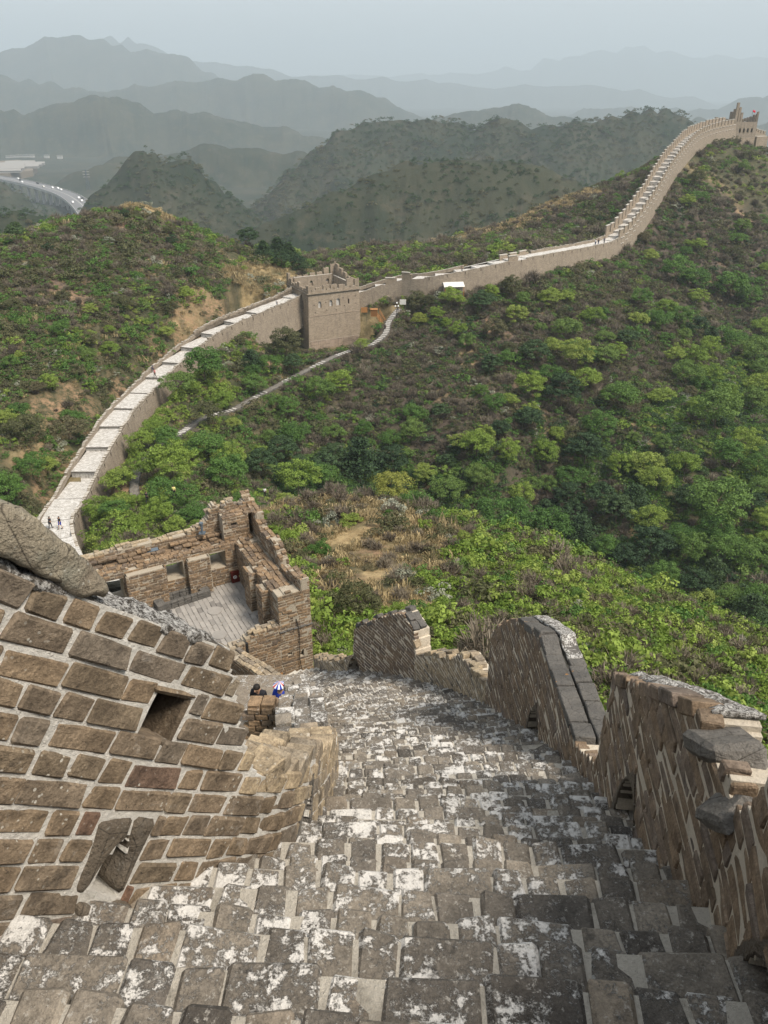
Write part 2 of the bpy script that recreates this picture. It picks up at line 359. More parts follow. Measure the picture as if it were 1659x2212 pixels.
# ================================================================== THE LAY OF THE LAND
# stairs: centre line, heading and height by arc length
SLOPE = 0.77
_hs = [(-3, 6), (0, 5), (2, 3), (4, 0), (8, -6), (12, -13), (14.5, -24), (17, -40), (22, -50)]
def heading(s): return np.interp(s, [a for a, b in _hs], [b for a, b in _hs])
_ss = np.arange(-3, 22.01, 0.05)
_cx = np.zeros(len(_ss)); _cyy = np.zeros(len(_ss))
for i in range(1, len(_ss)):
    th = R(heading(_ss[i - 1])); _cx[i] = _cx[i - 1] + math.sin(th) * 0.05; _cyy[i] = _cyy[i - 1] + math.cos(th) * 0.05
_i0 = int(round(3 / 0.05)); _cx += 0.30 - _cx[_i0]; _cyy += 0.0 - _cyy[_i0]
def stair_c(s): return np.interp(s, _ss, _cx), np.interp(s, _ss, _cyy)
def stair_z(s): return np.interp(s, [-3, 0, 6, 12, 16, 20.6, 24], [0.8, -1.6, -6.4, -10.95, -13.9, -17.45, -19.9])
def stair_at(x, y):
    s_, _ = nearest_s(np.array(float(x)), np.array(float(y))); s_ = float(s_); cx, cyv = stair_c(s_); th = R(float(heading(s_)))
    return float(stair_z(s_ + (x - cx) * math.sin(th) + (y - cyv) * math.cos(th)))
def nearest_s(x, y):
    x = np.asarray(x, float); y = np.asarray(y, float)
    d = (x[..., None] - _cx[::4]) ** 2 + (y[..., None] - _cyy[::4]) ** 2
    k = d.argmin(-1); return _ss[::4][k], np.sqrt(np.take_along_axis(d, k[..., None], -1)[..., 0])

# far wall walkways (x, y, z)
def WP(*p): return [tuple(W(*q)) for q in p]
SEC1 = [(-13.5, 30.5, -20.0), (-19, 46, -31), (-27, 62, -42), (-37, 79, -49.5)] + WP((118, 1140, 105), (150, 1082, 113), (192, 1000, 121), (255, 900, 135), (310, 842, 146), (362, 790, 156), (420, 742, 165), (475, 707, 172), (540, 678, 179), (606, 652, 189)) + [(-20.5, 196.5, -43.9)]
SEC2 = WP((768, 632, 199), (815, 616, 199), (870, 601, 198), (920, 597, 196), (998, 583, 196), (1100, 561, 201), (1200, 543, 211), (1262, 532, 220), (1312, 519, 228), (1345, 493, 237), (1375, 455, 248), (1400, 420, 258), (1420, 386, 268), (1443, 350, 281), (1470, 317, 297), (1497, 292, 316), (1530, 278, 333), (1580, 268, 352))

P = []
for a in [(700,1062,68),(560,1090,70),(850,1066,66),(1000,1125,60),(1170,1188,54),(1350,1278,48),(1500,1350,43),(1650,1385,42),
          (700,1250,45),(700,1400,32),(900,1350,36),(1100,1350,36),(1300,1400,31),(1500,1450,30),(1620,1580,22),(800,1150,55),(950,1230,48),(1200,1300,40),
          (600,1000,148),(500,890,150),(600,830,160),(700,785,170),(790,750,178),(850,690,189),(400,1050,119),(300,1120,109),(550,1040,137),(250,1150,104),
          (900,800,170),(1000,700,185),(1000,650,192),(1100,900,158),(1100,1000,150),(1300,700,198),(1300,900,168),(1300,1100,148),(900,950,158),(900,1100,150),
          (1450,830,182),(1500,700,222),(1600,700,240),(1659,900,190),(1400,570,235),(1500,560,250),(1600,450,290),(1659,600,262),(1500,450,268),
          (1500,370,292),(1600,320,328),(1659,330,335),(1100,610,200),(1200,590,208),(1300,565,222),(1350,545,235),(1400,480,258),(1450,410,285),
          (1500,1000,156),(1500,1200,138),(1500,1340,125),(1659,1340,115),(1170,1180,157),(1659,1100,150),(1420,700,200),(1580,860,180),
          (670,750,188),(783,730,190),(870,668,192),(1600,310,350),
          (0,1000,112),(0,850,128),(0,700,142),(0,600,156),(0,535,172),(150,482,190),(290,434,205),(400,478,208),(500,548,206),(600,605,204),
          (200,700,150),(350,650,166),(200,850,135),(450,650,176),(550,650,186),(100,900,125),
          (1000,540,236),(1200,500,256),(1280,404,300),(1150,452,290),(1000,503,280),(850,552,266),(720,562,268),(1400,352,330),(1500,300,352),(1100,530,225)]:
    P.append(W(*a))
P += [np.array(p, float) for p in [(8,-5,-3),(-8,-5,-3),(0,-20,5),(0,-10,1),(0,0,-4.5),(0,5,-8.5),(0,10,-12.5),(-1,15,-16.5),(-3,20,-20),(-3,24,-20),
      (5,3,-8),(5,10,-12.5),(5,17,-16.5),(-5,3,-8),(-6,10,-13.5),(-8,16,-18),(-15,20,-22),(-13,30,-22),(-20,45,-34),(-28,60,-45),(-38,80,-53),
      (-40,30,-38),(-60,55,-52),(-60,80,-53),(-90,100,-45),(-100,150,-38),(20,70,-48),(30,85,-64),(-6,95,-55),(10,100,-66),(38,75,-64),(60,60,-60),(40,30,-36),(25,0,-20),(80,60,-60),
      (-70,262,-60),(-90,300,-92),(-40,300,-92),(-15,320,-96),(-110,240,-60),(-150,200,-60),(80,430,-95),(30,370,-105),(150,480,-90),(200,380,-50),(180,300,-55),(160,220,-60),(120,130,-64),(210,430,-60),
      (-60,-30,-20),(60,-30,-20),(0,-80,10),(120,0,-60),(-120,20,-60)]]
P = np.array(P)
def _rbf_fit(P):
    D = np.sqrt(((P[:, None, :2] - P[None, :, :2]) ** 2).sum(-1)); n = len(P)
    A = np.zeros((n + 3, n + 3)); A[:n, :n] = D - np.eye(n) * 1.5
    A[:n, n] = 1; A[:n, n + 1:] = P[:, :2]; A[n:, :n] = A[:n, n:].T
    b = np.zeros(n + 3); b[:n] = P[:, 2]; return np.linalg.solve(A, b)
_wr = _rbf_fit(P)
def rbf(x, y):
    o = np.full(x.shape, 0.0)
    for i in range(len(P)): o += _wr[i] * np.sqrt((x - P[i, 0]) ** 2 + (y - P[i, 1]) ** 2)
    return o + _wr[-3] + _wr[-2] * x + _wr[-1] * y

# hills beyond: crest line (u, v) seen at depth t, flank slopes in front and behind
RIDGES = [
 (520, [(540,500),(570,480),(640,448),(700,420),(760,398),(830,362),(880,345),(940,348),(1000,343),(1080,346),(1150,350),(1190,366),(1230,382),(1262,396),(1310,430)], 0.42, 1.0),
 (720, [(120,520),(180,440),(215,400),(250,368),(270,345),(290,325),(310,318),(335,328),(350,342),(372,338),(392,330),(410,340),(440,370),(480,405),(530,440),(570,470),(620,510)], 0.55, 0.6),
 (980, [(560,430),(620,370),(660,335),(700,305),(720,285),(760,270),(800,258),(840,252),(880,262),(910,258),(940,253),(990,258),(1025,272),(1060,255),(1100,256),(1150,270),(1205,268),(1260,258),(1310,252),(1360,240),(1400,232),(1440,233),(1460,240),(1475,238),(1500,258),(1530,290),(1580,330),(1659,380)], 0.40, 1.0),
 (430, [(-120,470),(-60,455),(0,455),(30,452),(60,455),(100,470),(140,500),(170,540)], 0.5, 1.0),
 (1000, [(-200,385),(-60,385),(0,388),(40,410),(80,440),(120,455),(160,470)], 0.4, 1.0),
 (1450, [(60,420),(110,400),(150,372),(200,350),(250,335),(330,332),(380,318),(430,310),(480,308),(540,318),(600,322),(660,325),(700,345),(760,380)], 0.42, 1.0),
 (2300, [(-150,235),(0,230),(60,240),(120,222),(175,205),(250,200),(330,235),(430,238),(470,245),(520,260),(575,272),(620,272),(665,285),(720,305),(780,330)], 0.40, 1.0),
 (3600, [(-150,150),(0,160),(45,168),(100,172),(150,185),(190,192),(240,187),(300,180),(350,175),(450,170),(495,165),(545,155),(575,160),(620,170),(660,172),(700,182),(730,187),(775,190),(830,205),(880,235),(930,250),(1000,290)], 0.35, 1.0),
 (2600, [(900,270),(940,252),(980,240),(1040,230),(1080,232),(1110,215),(1130,220),(1160,235),(1200,250),(1255,250),(1320,262),(1450,262),(1505,250),(1560,265),(1659,260),(1800,250)], 0.35, 1.0),
 (5200, [(-200,130),(-60,125),(0,113),(25,100),(65,90),(93,69),(125,80),(175,73),(215,80),(270,98),(300,105),(370,106),(400,118),(430,140),(470,162),(540,190)], 0.35, 1.0),
 (4600, [(1180,250),(1300,225),(1400,232),(1450,230),(1505,235),(1560,225),(1620,205),(1659,198),(1800,180)], 0.3, 1.0),
 (7500, [(150,110),(220,80),(235,75),(255,83),(275,78),(300,85),(340,103),(400,125),(425,125),(480,132),(535,135),(565,145),(625,155),(715,152),(740,155),(785,168),(830,165),(860,172),(910,170),(970,172),(1020,183),(1070,190),(1125,182),(1230,182),(1330,185),(1380,192),(1420,200),(1480,205),(1550,217),(1659,220)], 0.3, 1.0),
 (11500, [(600,160),(700,158),(845,164),(910,150),(955,158),(1035,150),(1090,142),(1125,150),(1175,125),(1210,130),(1235,115),(1280,107),(1330,107),(1375,92),(1405,103),(1455,110),(1525,120),(1570,115),(1625,122),(1659,122),(1850,110)], 0.3, 1.0),
]
_RC = []
for t, pts, sl, am in RIDGES:
    w3 = np.array([W(u, v, t) for u, v in pts]); az = np.arctan2(w3[:, 0], w3[:, 1]); rr = np.hypot(w3[:, 0], w3[:, 1])
    _RC.append((t, az, rr, w3[:, 2], sl, am))
VALLEY = -165.0
def ridges(x, y):
    az = np.arctan2(x, y); r = np.hypot(x, y); z = np.full(x.shape, VALLEY) + fbm(x / 300, y / 300, 4, 5) * 14
    for i, (t, ra, rr, rz, sl, am) in enumerate(_RC):
        wob = fbm(az * 9 + i, az * 0 + i * 3.1, 3, 40 + i) * 0.05 * t
        rc = np.interp(az, ra, rr) + wob * 0.6; zc = np.interp(az, ra, rz) + (wob * 0.6) * np.interp(az, ra, rz / rr)
        out_l = np.maximum(ra[0] - az, 0); out_r = np.maximum(az - ra[-1], 0)
        zc = zc - (out_l + out_r) * t * 0.8
        d = r - rc
        sc = t * 0.05 + 12
        g = ridged(x / sc + 3.3 * i, y / sc, 4, 70 + i) * 0.5 + 0.5 * ridged(az * t / (sc * 1.6), r / (sc * 2.2), 3, 90 + i)
        ad = np.abs(d)
        drop = ad * sl * (0.75 + 0.5 * g) * np.where(d < 0, 1.0, 1.2)
        drop = drop + (1 - g) * np.minimum(ad, sc * 1.6) * 0.5
        cr = fbm(az * t / 9.0, az * 0 + i, 3, 130 + i) * min(t * 0.0012, 3.0) * am
        z = np.maximum(z, zc + cr - drop)
    return z
def seg_dist(x, y, pts):
    best = np.full(x.shape, 1e9); bz = np.zeros(x.shape); side = np.zeros(x.shape)
    for a, b in zip(pts[:-1], pts[1:]):
        dx, dy = b[0] - a[0], b[1] - a[1]; L2 = dx * dx + dy * dy
        k = np.clip(((x - a[0]) * dx + (y - a[1]) * dy) / L2, 0, 1)
        px = a[0] + k * dx - x; py = a[1] + k * dy - y; d = np.hypot(px, py); m = d < best
        best = np.where(m, d, best); bz = np.where(m, a[2] + k * (b[2] - a[2]), bz)
        side = np.where(m, dx * (y - a[1]) - dy * (x - a[0]), side)
    return best, bz, side
# valley side path
PATH = WP((290,1075,117),(296,1020,121),(345,965,131),(395,935,139),(440,905,146),(500,888,151),(560,855,157),(610,828,161),(665,800,167),(720,772,172),(770,755,177),(805,745,180),(832,722,184),(838,700,188),(848,684,191),(862,668,194))
def ground_z(x, y):
    x = np.asarray(x, float); y = np.asarray(y, float); shp = x.shape; x = x.ravel(); y = y.ravel()
    r = np.hypot(x, y); z = np.full(x.shape, -1e9); m = r < 520
    zn = rbf(x[m], y[m]); rm = r[m]
    amp = sm(rm, 15, 80)
    zn = zn + fbm(x[m] / 22, y[m] / 22, 4, 1) * 1.7 * amp + fbm(x[m] / 4, y[m] / 4, 3, 9) * 0.25
    zn = zn - np.maximum(rm - 400, 0) * 0.8
    xm, ym = x[m], y[m]
    near = rm < 40
    if near.any():
        s, d = nearest_s(xm[near], ym[near]); zs = stair_z(s)
        zn[near] = np.minimum(zn[near], zs - 2.6 + np.maximum(d - 2.6, 0) * 0.9)
    for pts, hl in ((SEC1, 0.9), (SEC2, 2.0)):
        lo = min(p[1] for p in pts) - 20; hi = max(p[1] for p in pts) + 20
        k = (ym > lo) & (ym < hi)
        if k.any():
            d, bz, sd = seg_dist(xm[k], ym[k], pts)
            h = np.where(sd > 0, hl, 4.3)          # left of the walk the hill comes close to the top
            zn[k] = np.minimum(zn[k], bz - h + np.maximum(d - 3.2, 0) * 1.1)
            zlow = bz - h - 1.6 - np.maximum(d - 3.2, 0) * 0.75      # and never hangs far below the footing
            zn[k] = np.where((d < 14) & (np.hypot(xm[k] + 9, ym[k] - 193) > 20), np.maximum(zn[k], zlow), zn[k])
    dt = np.hypot(xm + 11, ym - 188); zn = np.minimum(zn, np.where((ym < 196) & (dt < 26), -56.3 + np.maximum(dt - 13, 0) * 0.55 + np.maximum(xm + 4, 0) * 0.25, 1e3))
    d, bz, sd = seg_dist(xm, ym, PATH); k = sm(d, 1.2, 5); zn = zn * k + (bz - 0.12) * (1 - k)
    z[m] = zn
    m2 = (r > 380)
    z[m2] = np.maximum(z[m2], ridges(x[m2], y[m2]))
    return z.reshape(shp)
def hit(u, v, t0, t1=None, n=400):
    """first point of the ground met by the line of sight through (u, v) beyond depth t0"""
    d = ray(u, v); t1 = t1 or max(t0 * 4, t0 + 300); ts = np.linspace(t0, t1, n)
    z = ground_z(ts * d[0], ts * d[1]); b = np.where(ts * d[2] < z)[0]
    if len(b) == 0: return None
    k = b[0]
    if k == 0: return d * ts[0]
    return d * ts[k]

# terrain sheet (rows of equal ratio, so that the detail is even with distance)
azs = np.concatenate([np.linspace(-180, -34, 40)[:-1], np.linspace(-34, 34, 620), np.linspace(34, 180, 40)[1:]])
rs = [3.0]
while rs[-1] < 14500: rs.append(rs[-1] * 1.0135 if rs[-1] > 20 else rs[-1] + 0.4)
rs = np.array(rs); A_, R_ = np.meshgrid(np.radians(azs), rs)
GX = np.sin(A_) * R_; GY = np.cos(A_) * R_
GZ = ground_z(GX, GY)
back = sm(np.abs(np.degrees(A_)), 40, 70) * sm(R_, 60, 400); GZ = GZ * (1 - back) + (-60 + fbm(GX / 300, GY / 300, 4, 8) * 40) * back
nr, nc = GX.shape
V = np.stack([GX, GY, GZ], -1).reshape(-1, 3)
V = np.vstack([V, [[0, 0, -5.0]]])
i = np.arange(nr - 1)[:, None] * nc + np.arange(nc - 1)[None, :]
Q = np.stack([i, i + 1, i + nc + 1, i + nc], -1).reshape(-1, 4)[:, ::-1]
me = bpy.data.meshes.new('ground')
nq = len(Q); ci = len(V) - 1
T = np.stack([np.full(nc - 1, ci), np.arange(1, nc), np.arange(nc - 1)], -1)[:, ::-1]
me.vertices.add(len(V)); me.vertices.foreach_set('co', V.reshape(-1).astype(np.float32))
me.loops.add(nq * 4 + len(T) * 3); me.loops.foreach_set('vertex_index', np.concatenate([Q.reshape(-1), T.reshape(-1)]).astype(np.int32))
me.polygons.add(nq + len(T))
ls = np.concatenate([np.arange(nq) * 4, nq * 4 + np.arange(len(T)) * 3]).astype(np.int32)
me.polygons.foreach_set('loop_start', ls); me.polygons.foreach_set('loop_total', np.concatenate([np.full(nq, 4), np.full(len(T), 3)]).astype(np.int32))
me.polygons.foreach_set('use_smooth', np.ones(nq + len(T), dtype=bool))
me.update(calc_edges=True)

# where the ground is straw, bare soil, or dark leafless scrub: (u, v, depth) centre, radius m
def blobs(l): return [(W(u, v, t)[0], W(u, v, t)[1], r) for u, v, t, r in l]
DRY = blobs([(760,1170,53,6),(790,1220,48,5),(830,1250,45,5),(720,1100,62,6),(650,1080,67,5),(780,1120,58,6),(860,1200,50,4),(700,1280,42,3.5),(880,1130,57,4),(940,1170,53,3),(860,1300,40,3),
             (430,700,168,6),(290,436,204,9),(250,440,203,6),(1080,470,270,16),(1180,450,285,14),(960,520,262,14),(820,560,262,14),(700,570,262,14),(600,590,205,8),(1240,420,290,10),(530,600,195,8)])
SOIL = blobs([(740,1140,57,2.2),(760,1160,54,2.0),(790,1190,50,1.8),(820,1250,45,2.0),(385,705,160,6),(430,660,170,6),(340,740,152,5),(120,860,128,4.5),(160,830,132,5),(20,960,112,4),(260,770,142,5),(465,650,177,5),(600,790,166,3),(280,505,190,4),(160,630,158,5),(75,545,172,4),
              (990,480,270,5),(1040,450,280,6),(1240,1010,150,5),(1060,700,183,4),(500,560,205,4),(1600,500,285,7),(280,1010,124,4),(270,1040,118,3.5)])
DKB = blobs([(1000,760,176,26),(850,790,168,18),(1200,800,178,20),(1500,600,245,30),(1600,500,270,35),(1580,620,260,30),(1100,700,184,22),(1220,1050,150,12),(1000,900,160,14),(1350,750,190,14),(1450,520,262,25),(1400,460,275,20),(1130,480,275,25),(1300,420,290,22),(880,720,183,10),
             (300,600,185,22),(250,560,188,16),(100,650,160,16),(60,600,168,12),(330,540,190,10),(180,560,180,12)])
def blobmask(x, y, bl, soft=0.7):
    m = np.zeros(x.shape)
    wx = x + fbm(x / 6, y / 6, 3, 200) * 5; wy = y + fbm(x / 6 + 9, y / 6, 3, 210) * 5
    for bx, by, r in bl:
        k = 5.0 / max(r, 5.0)
        d = np.hypot(x + (wx - x) * min(1, r / 6) - bx, y + (wy - y) * min(1, r / 6) - by) / r; m = np.maximum(m, 1 - sm(d, 1 - soft, 1 + 0.35))
    return m
nm = R_.ravel() < 560
dry = np.zeros(nr * nc); soil = np.zeros(nr * nc); dkb = np.zeros(nr * nc)
xx, yy = GX.ravel()[nm], GY.ravel()[nm]
dry[nm] = blobmask(xx, yy, DRY) * sm(fbm(xx / 3, yy / 3, 3, 220), -0.4, 0.25)
dry[nm] = np.maximum(dry[nm], sm(fbm(xx / 14, yy / 14, 4, 230), 0.25, 0.5) * 0.5 * sm(-np.hypot(xx, yy), -380, -320))
soil[nm] = blobmask(xx, yy, SOIL) * sm(fbm(xx / 3, yy / 3, 3, 240), -0.35, 0.05); dkb[nm] = blobmask(xx, yy, DKB)
soil[nm] = np.maximum(soil[nm], sm(fbm(xx / 9, yy / 9, 4, 250), 0.38, 0.55) * sm(np.hypot(xx, yy), 80, 130) * sm(-np.hypot(xx, yy), -330, -280) * 0.6)
ca = me.color_attributes.new('patch', 'FLOAT_COLOR', 'POINT')
cc = np.zeros((len(V), 4), np.float32); cc[:-1, 0] = dry; cc[:-1, 1] = soil; cc[:-1, 2] = dkb; cc[:, 3] = 1
ca.data.foreach_set('color', cc.reshape(-1))
ground = link_mesh('ground', me, None, M['terrain'])
setp(ground, 'scrubby hillsides, valleys and the misty mountain ranges beyond', kind='structure')

# ------------------------------------------------------------------ haze
hz = MB(); hz.box((0, 0, 0), (1, 1, 1)); hzo = hz.build('haze', [])
zlo = float(GZ.min()) - 2
hzo.scale = (32000, 32000, 640 - zlo); hzo.location = (0, 0, (640 + zlo) / 2)
hm = bpy.data.materials.new('valley_haze'); hm.use_nodes = True; hn = hm.node_tree; hn.nodes.clear()
ho = hn.nodes.new('ShaderNodeOutputMaterial'); hv = hn.nodes.new('ShaderNodeVolumePrincipled')
hv.inputs['Density'].default_value = 2.0e-4; hv.inputs['Color'].default_value = (0.62, 0.71, 0.78, 1); hv.inputs['Anisotropy'].default_value = 0.05
hn.links.new(hv.outputs[0], ho.inputs['Volume']); hzo.data.materials.append(hm)
setp(hzo, 'pale blue grey haze filling the valleys', kind='stuff')

# ================================================================== MASONRY
def brick_verts(lx, ly, lz, seed, ch=0.010, jit=0.004):
    r = np.random.default_rng(seed); h = np.array([lx, ly, lz]) / 2
    V = []; idx = {}
    for a in (-1, 1):
        for b in (-1, 1):
            for c in (-1, 1):
                o = r.normal(0, jit, 3); cc = ch * r.uniform(0.6, 2.0)
                for k in range(3):
                    p = np.array([a, b, c]) * h + o
                    for m in range(3):
                        if m != k: p[m] -= (a, b, c)[m] * cc
                    idx[(a, b, c, k)] = len(V); V.append(p)
    F = []
    for k in range(3):                      # six faces
        u, v = [m for m in range(3) if m != k]
        for s in (-1, 1):
            q = []
            for (x, y) in ((-1, -1), (1, -1), (1, 1), (-1, 1)):
                t = [0, 0, 0]; t[k] = s; t[u] = x; t[v] = y; q.append(idx[(t[0], t[1], t[2], k)])
            F.append(q)
    for k in range(3):                      # twelve edges
        u, v = [m for m in range(3) if m != k]
        for x in (-1, 1):
            for y in (-1, 1):
                def g(s, m):
                    t = [0, 0, 0]; t[k] = s; t[u] = x; t[v] = y; return idx[(t[0], t[1], t[2], m)]
                F.append([g(-1, u), g(1, u), g(1, v), g(-1, v)])
    for a in (-1, 1):
        for b in (-1, 1):
            for c in (-1, 1): F.append([idx[(a, b, c, 0)], idx[(a, b, c, 1)], idx[(a, b, c, 2)]])
    V = np.array(V)
    for f in F:                             # outward winding
        n = np.cross(V[f[1]] - V[f[0]], V[f[2]] - V[f[0]])
        if np.dot(n, V[f].mean(0)) < 0: f.reverse()
    return V, F
_bcache = {}
def brick_proto(key, seed, mat):
    k = (key, seed, mat.name)
    if k not in _bcache:
        big = max(key) > 0.5
        V, F = brick_verts(*key, seed=hash((key, seed)) & 0xffff, ch=(0.013 if key[1] >= 0.3 else 0.007) if not big else 0.02, jit=(0.007 if key[1] >= 0.3 else 0.004) if not big else 0.012)
        me = bpy.data.meshes.new('brick'); me.from_pydata([tuple(p) for p in V], [], F); me.materials.append(mat)
        me.update(); _bcache[k] = (me, V, F)
    return _bcache[k]
def proj(p):
    x, y, z = p; d = y * CP - z * SP
    if d < 0.1: return None
    return 829.5 + FPX * x / d, 1106 - FPX * (y * SP + z * CP) / d, d
class Bricks:
    """collects bricks as (centre, axes, size); the ones that show largest become parts, the rest one part"""
    def __init__(s, mat, nvar=8): s.L = []; s.mat = mat; s.nvar = nvar
    def add(s, c, T, Nn, Up, size, scale=(1, 1, 1)):
        s.L.append((np.array(c, float), np.array(T, float), np.array(Nn, float), np.array(Up, float), tuple(size), scale))
    def finish(s, parent, name='brick', limit=300, cull=True):
        inv = parent.matrix_world.inverted() if parent else Matrix()
        bpy.context.view_layer.update() if False else None
        pl = Vector(parent.location) if parent else Vector()
        sc = []
        for i, b in enumerate(s.L):
            q = proj(b[0])
            ok = q is not None and -60 < q[0] < 1720 and -60 < q[1] < 2280
            sc.append((-(max(b[4]) * FPX / q[2]) if ok else 1e3 + (q[2] if q else 50), i))
        sc.sort(); rest = []
        for r, (val, i) in enumerate(sc):
            c, T, Nn, Up, size, scl = s.L[i]
            if r < limit and val < 0:
                me, V, F = brick_proto(size, i % s.nvar, s.mat)
                o = bpy.data.objects.new(name, me)
                Mx = Matrix(((T[0] * scl[0], Nn[0] * scl[1], Up[0] * scl[2], c[0] - pl.x), (T[1] * scl[0], Nn[1] * scl[1], Up[1] * scl[2], c[1] - pl.y), (T[2] * scl[0], Nn[2] * scl[1], Up[2] * scl[2], c[2] - pl.z), (0, 0, 0, 1)))
                o.parent = parent; o.matrix_local = Mx; COL.objects.link(o)
            else: rest.append(i)
        if rest:
            VV = []; FF = []; b0 = 0
            for i in rest:
                c, T, Nn, Up, size, scl = s.L[i]; me, V, F = brick_proto(size, i % s.nvar, s.mat)
                Rm = np.stack([T * scl[0], Nn * scl[1], Up * scl[2]]); VV.append(V @ Rm + c - np.array(pl)); FF += [[k + b0 for k in f] for f in F]; b0 += len(V)
            VV = np.concatenate(VV); me = bpy.data.meshes.new(name + 's'); me.from_pydata([tuple(p) for p in VV], [], FF); me.materials.append(s.mat); me.update()
            o = link_mesh(name + 's', me, parent); o['kind'] = 'stuff'

def nrmz(v): v = np.array(v, float); return v / np.linalg.norm(v)
Z3 = np.array([0, 0, 1.0])

class Sheet:
    """wall core: cells of (q, n) extruded from the face to the back"""
    def __init__(s, frame, thick, dq, dn, lump=0.008, inset=0.008): s.fr = frame; s.th = thick; s.dq = dq; s.dn = dn; s.lump = lump; s.inset = inset
    def build(s, name, q0, q1, n0, n1, keep, mat, parent):
        nq = int(round((q1 - q0) / s.dq)); nn = int(round((n1 - n0) / s.dn)); K = np.zeros((nq + 2, nn + 2), bool)
        for i in range(nq):
            for j in range(nn): K[i + 1, j + 1] = keep(q0 + (i + .5) * s.dq, n0 + (j + .5) * s.dn)
        cache = {}; V = []; F = []
        def vert(i, j, back):
            k = (i, j, back)
            if k not in cache:
                p, T, Nn, Up = s.fr(q0 + i * s.dq, n0 + j * s.dn)
                d = (-s.th if back else -s.inset) + (float(fbm(np.array(p[0] * 9 + p[2] * 7.0), np.array(p[1] * 9 - p[2] * 8.0), 3, 300)) * s.lump * 2)
                cache[k] = len(V); V.append(tuple(p + Nn * d))
            return cache[k]
        for i in range(nq):
            for j in range(nn):
                if not K[i + 1, j + 1]: continue
                a, b, c, d = (i, j), (i + 1, j), (i + 1, j + 1), (i, j + 1)
                F.append([vert(*k, 0) for k in (a, b, c, d)]); F.append([vert(*k, 1) for k in (d, c, b, a)])
                for (di, dj, e0, e1) in ((0, -1, a, b), (1, 0, b, c), (0, 1, c, d), (-1, 0, d, a)):
                    if not K[i + 1 + di, j + 1 + dj]: F.append([vert(*e0, 0), vert(*e0, 1), vert(*e1, 1), vert(*e1, 0)])
        pl = Vector(parent.location); me = bpy.data.meshes.new(name)
        me.from_pydata([(p[0] - pl.x, p[1] - pl.y, p[2] - pl.z) for p in V], [], F); me.materials.append(mat); me.update()
        return link_mesh(name, me, parent)

def poly_frame(pts, slant):
    """frame along a 3-D base line; slant: courses follow its slope, else level courses (n = absolute height)"""
    pts = np.array(pts, float)
    f = np.linspace(0, len(pts) - 1, len(pts) * 24); k = np.minimum(f.astype(int), len(pts) - 2); t = (f - k)[:, None]
    p0 = pts[np.maximum(k - 1, 0)]; p1 = pts[k]; p2 = pts[k + 1]; p3 = pts[np.minimum(k + 2, len(pts) - 1)]
    fine = 0.5 * ((2 * p1) + (-p0 + p2) * t + (2 * p0 - 5 * p1 + 4 * p2 - p3) * t ** 2 + (-p0 + 3 * p1 - 3 * p2 + p3) * t ** 3)
    d = np.diff(fine if slant else fine * [1, 1, 0], axis=0); L = np.concatenate([[0], np.cumsum(np.linalg.norm(d, axis=1))])
    def fr(q, n):
        p = np.array([np.interp(q, L, fine[:, m]) for m in range(3)])
        e = 0.12; a = np.array([np.interp(q - e, L, fine[:, m]) for m in range(3)]); b = np.array([np.interp(q + e, L, fine[:, m]) for m in range(3)])
        T = b - a
        if not slant: T[2] = 0
        T = nrmz(T) if np.linalg.norm(T) > 1e-9 else np.array([0, 1, 0.])
        Nn = nrmz([T[1], -T[0], 0])                   # to the right of the direction of travel
        if slant:
            Up = nrmz(Z3 - Z3.dot(T) * T); return p + Up * n, T, Nn, Up
        return np.array([p[0], p[1], n]), T, Nn, Z3
    return fr, L[-1], fine, L

# ---------------------------------------------------------------- stairway
LEFTB = np.array([(-3.0, -3), (-2.9, -1), (-2.7, 0.2), (-2.43, .83), (-1.46, 2.11), (-1.07, 2.63), (-.70, 3.15), (-.52, 3.8), (-.47, 4.6), (-.47, 5.5), (-.52, 6.5), (-.75, 8.3), (-1.2, 12.2), (-1.9, 16), (-2.3, 17.2), (-3.2, 19), (-4.6, 21.2)])
RIGHTB = np.array([(.8, -3), (1.1, 0), (1.25, 1), (1.36, 1.76), (1.50, 2.32), (1.60, 2.95), (1.78, 4.4), (1.98, 6.1), (2.03, 8.3), (1.95, 9.8), (1.87, 11.4), (1.55, 13.2), (.95, 14.9), (0.0, 16.7), (-.9, 18.0), (-1.7, 19.3), (-2.3, 21), (-2.6, 23)])
def xl(y): return np.interp(y, LEFTB[:, 1], LEFTB[:, 0])
def xr(y): return np.interp(y, RIGHTB[:, 1], RIGHTB[:, 0])
st = empty('stairway', (0, 0, 0), 'steep worn brick stairway descending between the two parapets', 'stairs')
SB = Bricks(M['stair'], 10)
TREAD = 0.262
core = MB(); s = -1.6; k = 0
srng = np.random.default_rng(11)
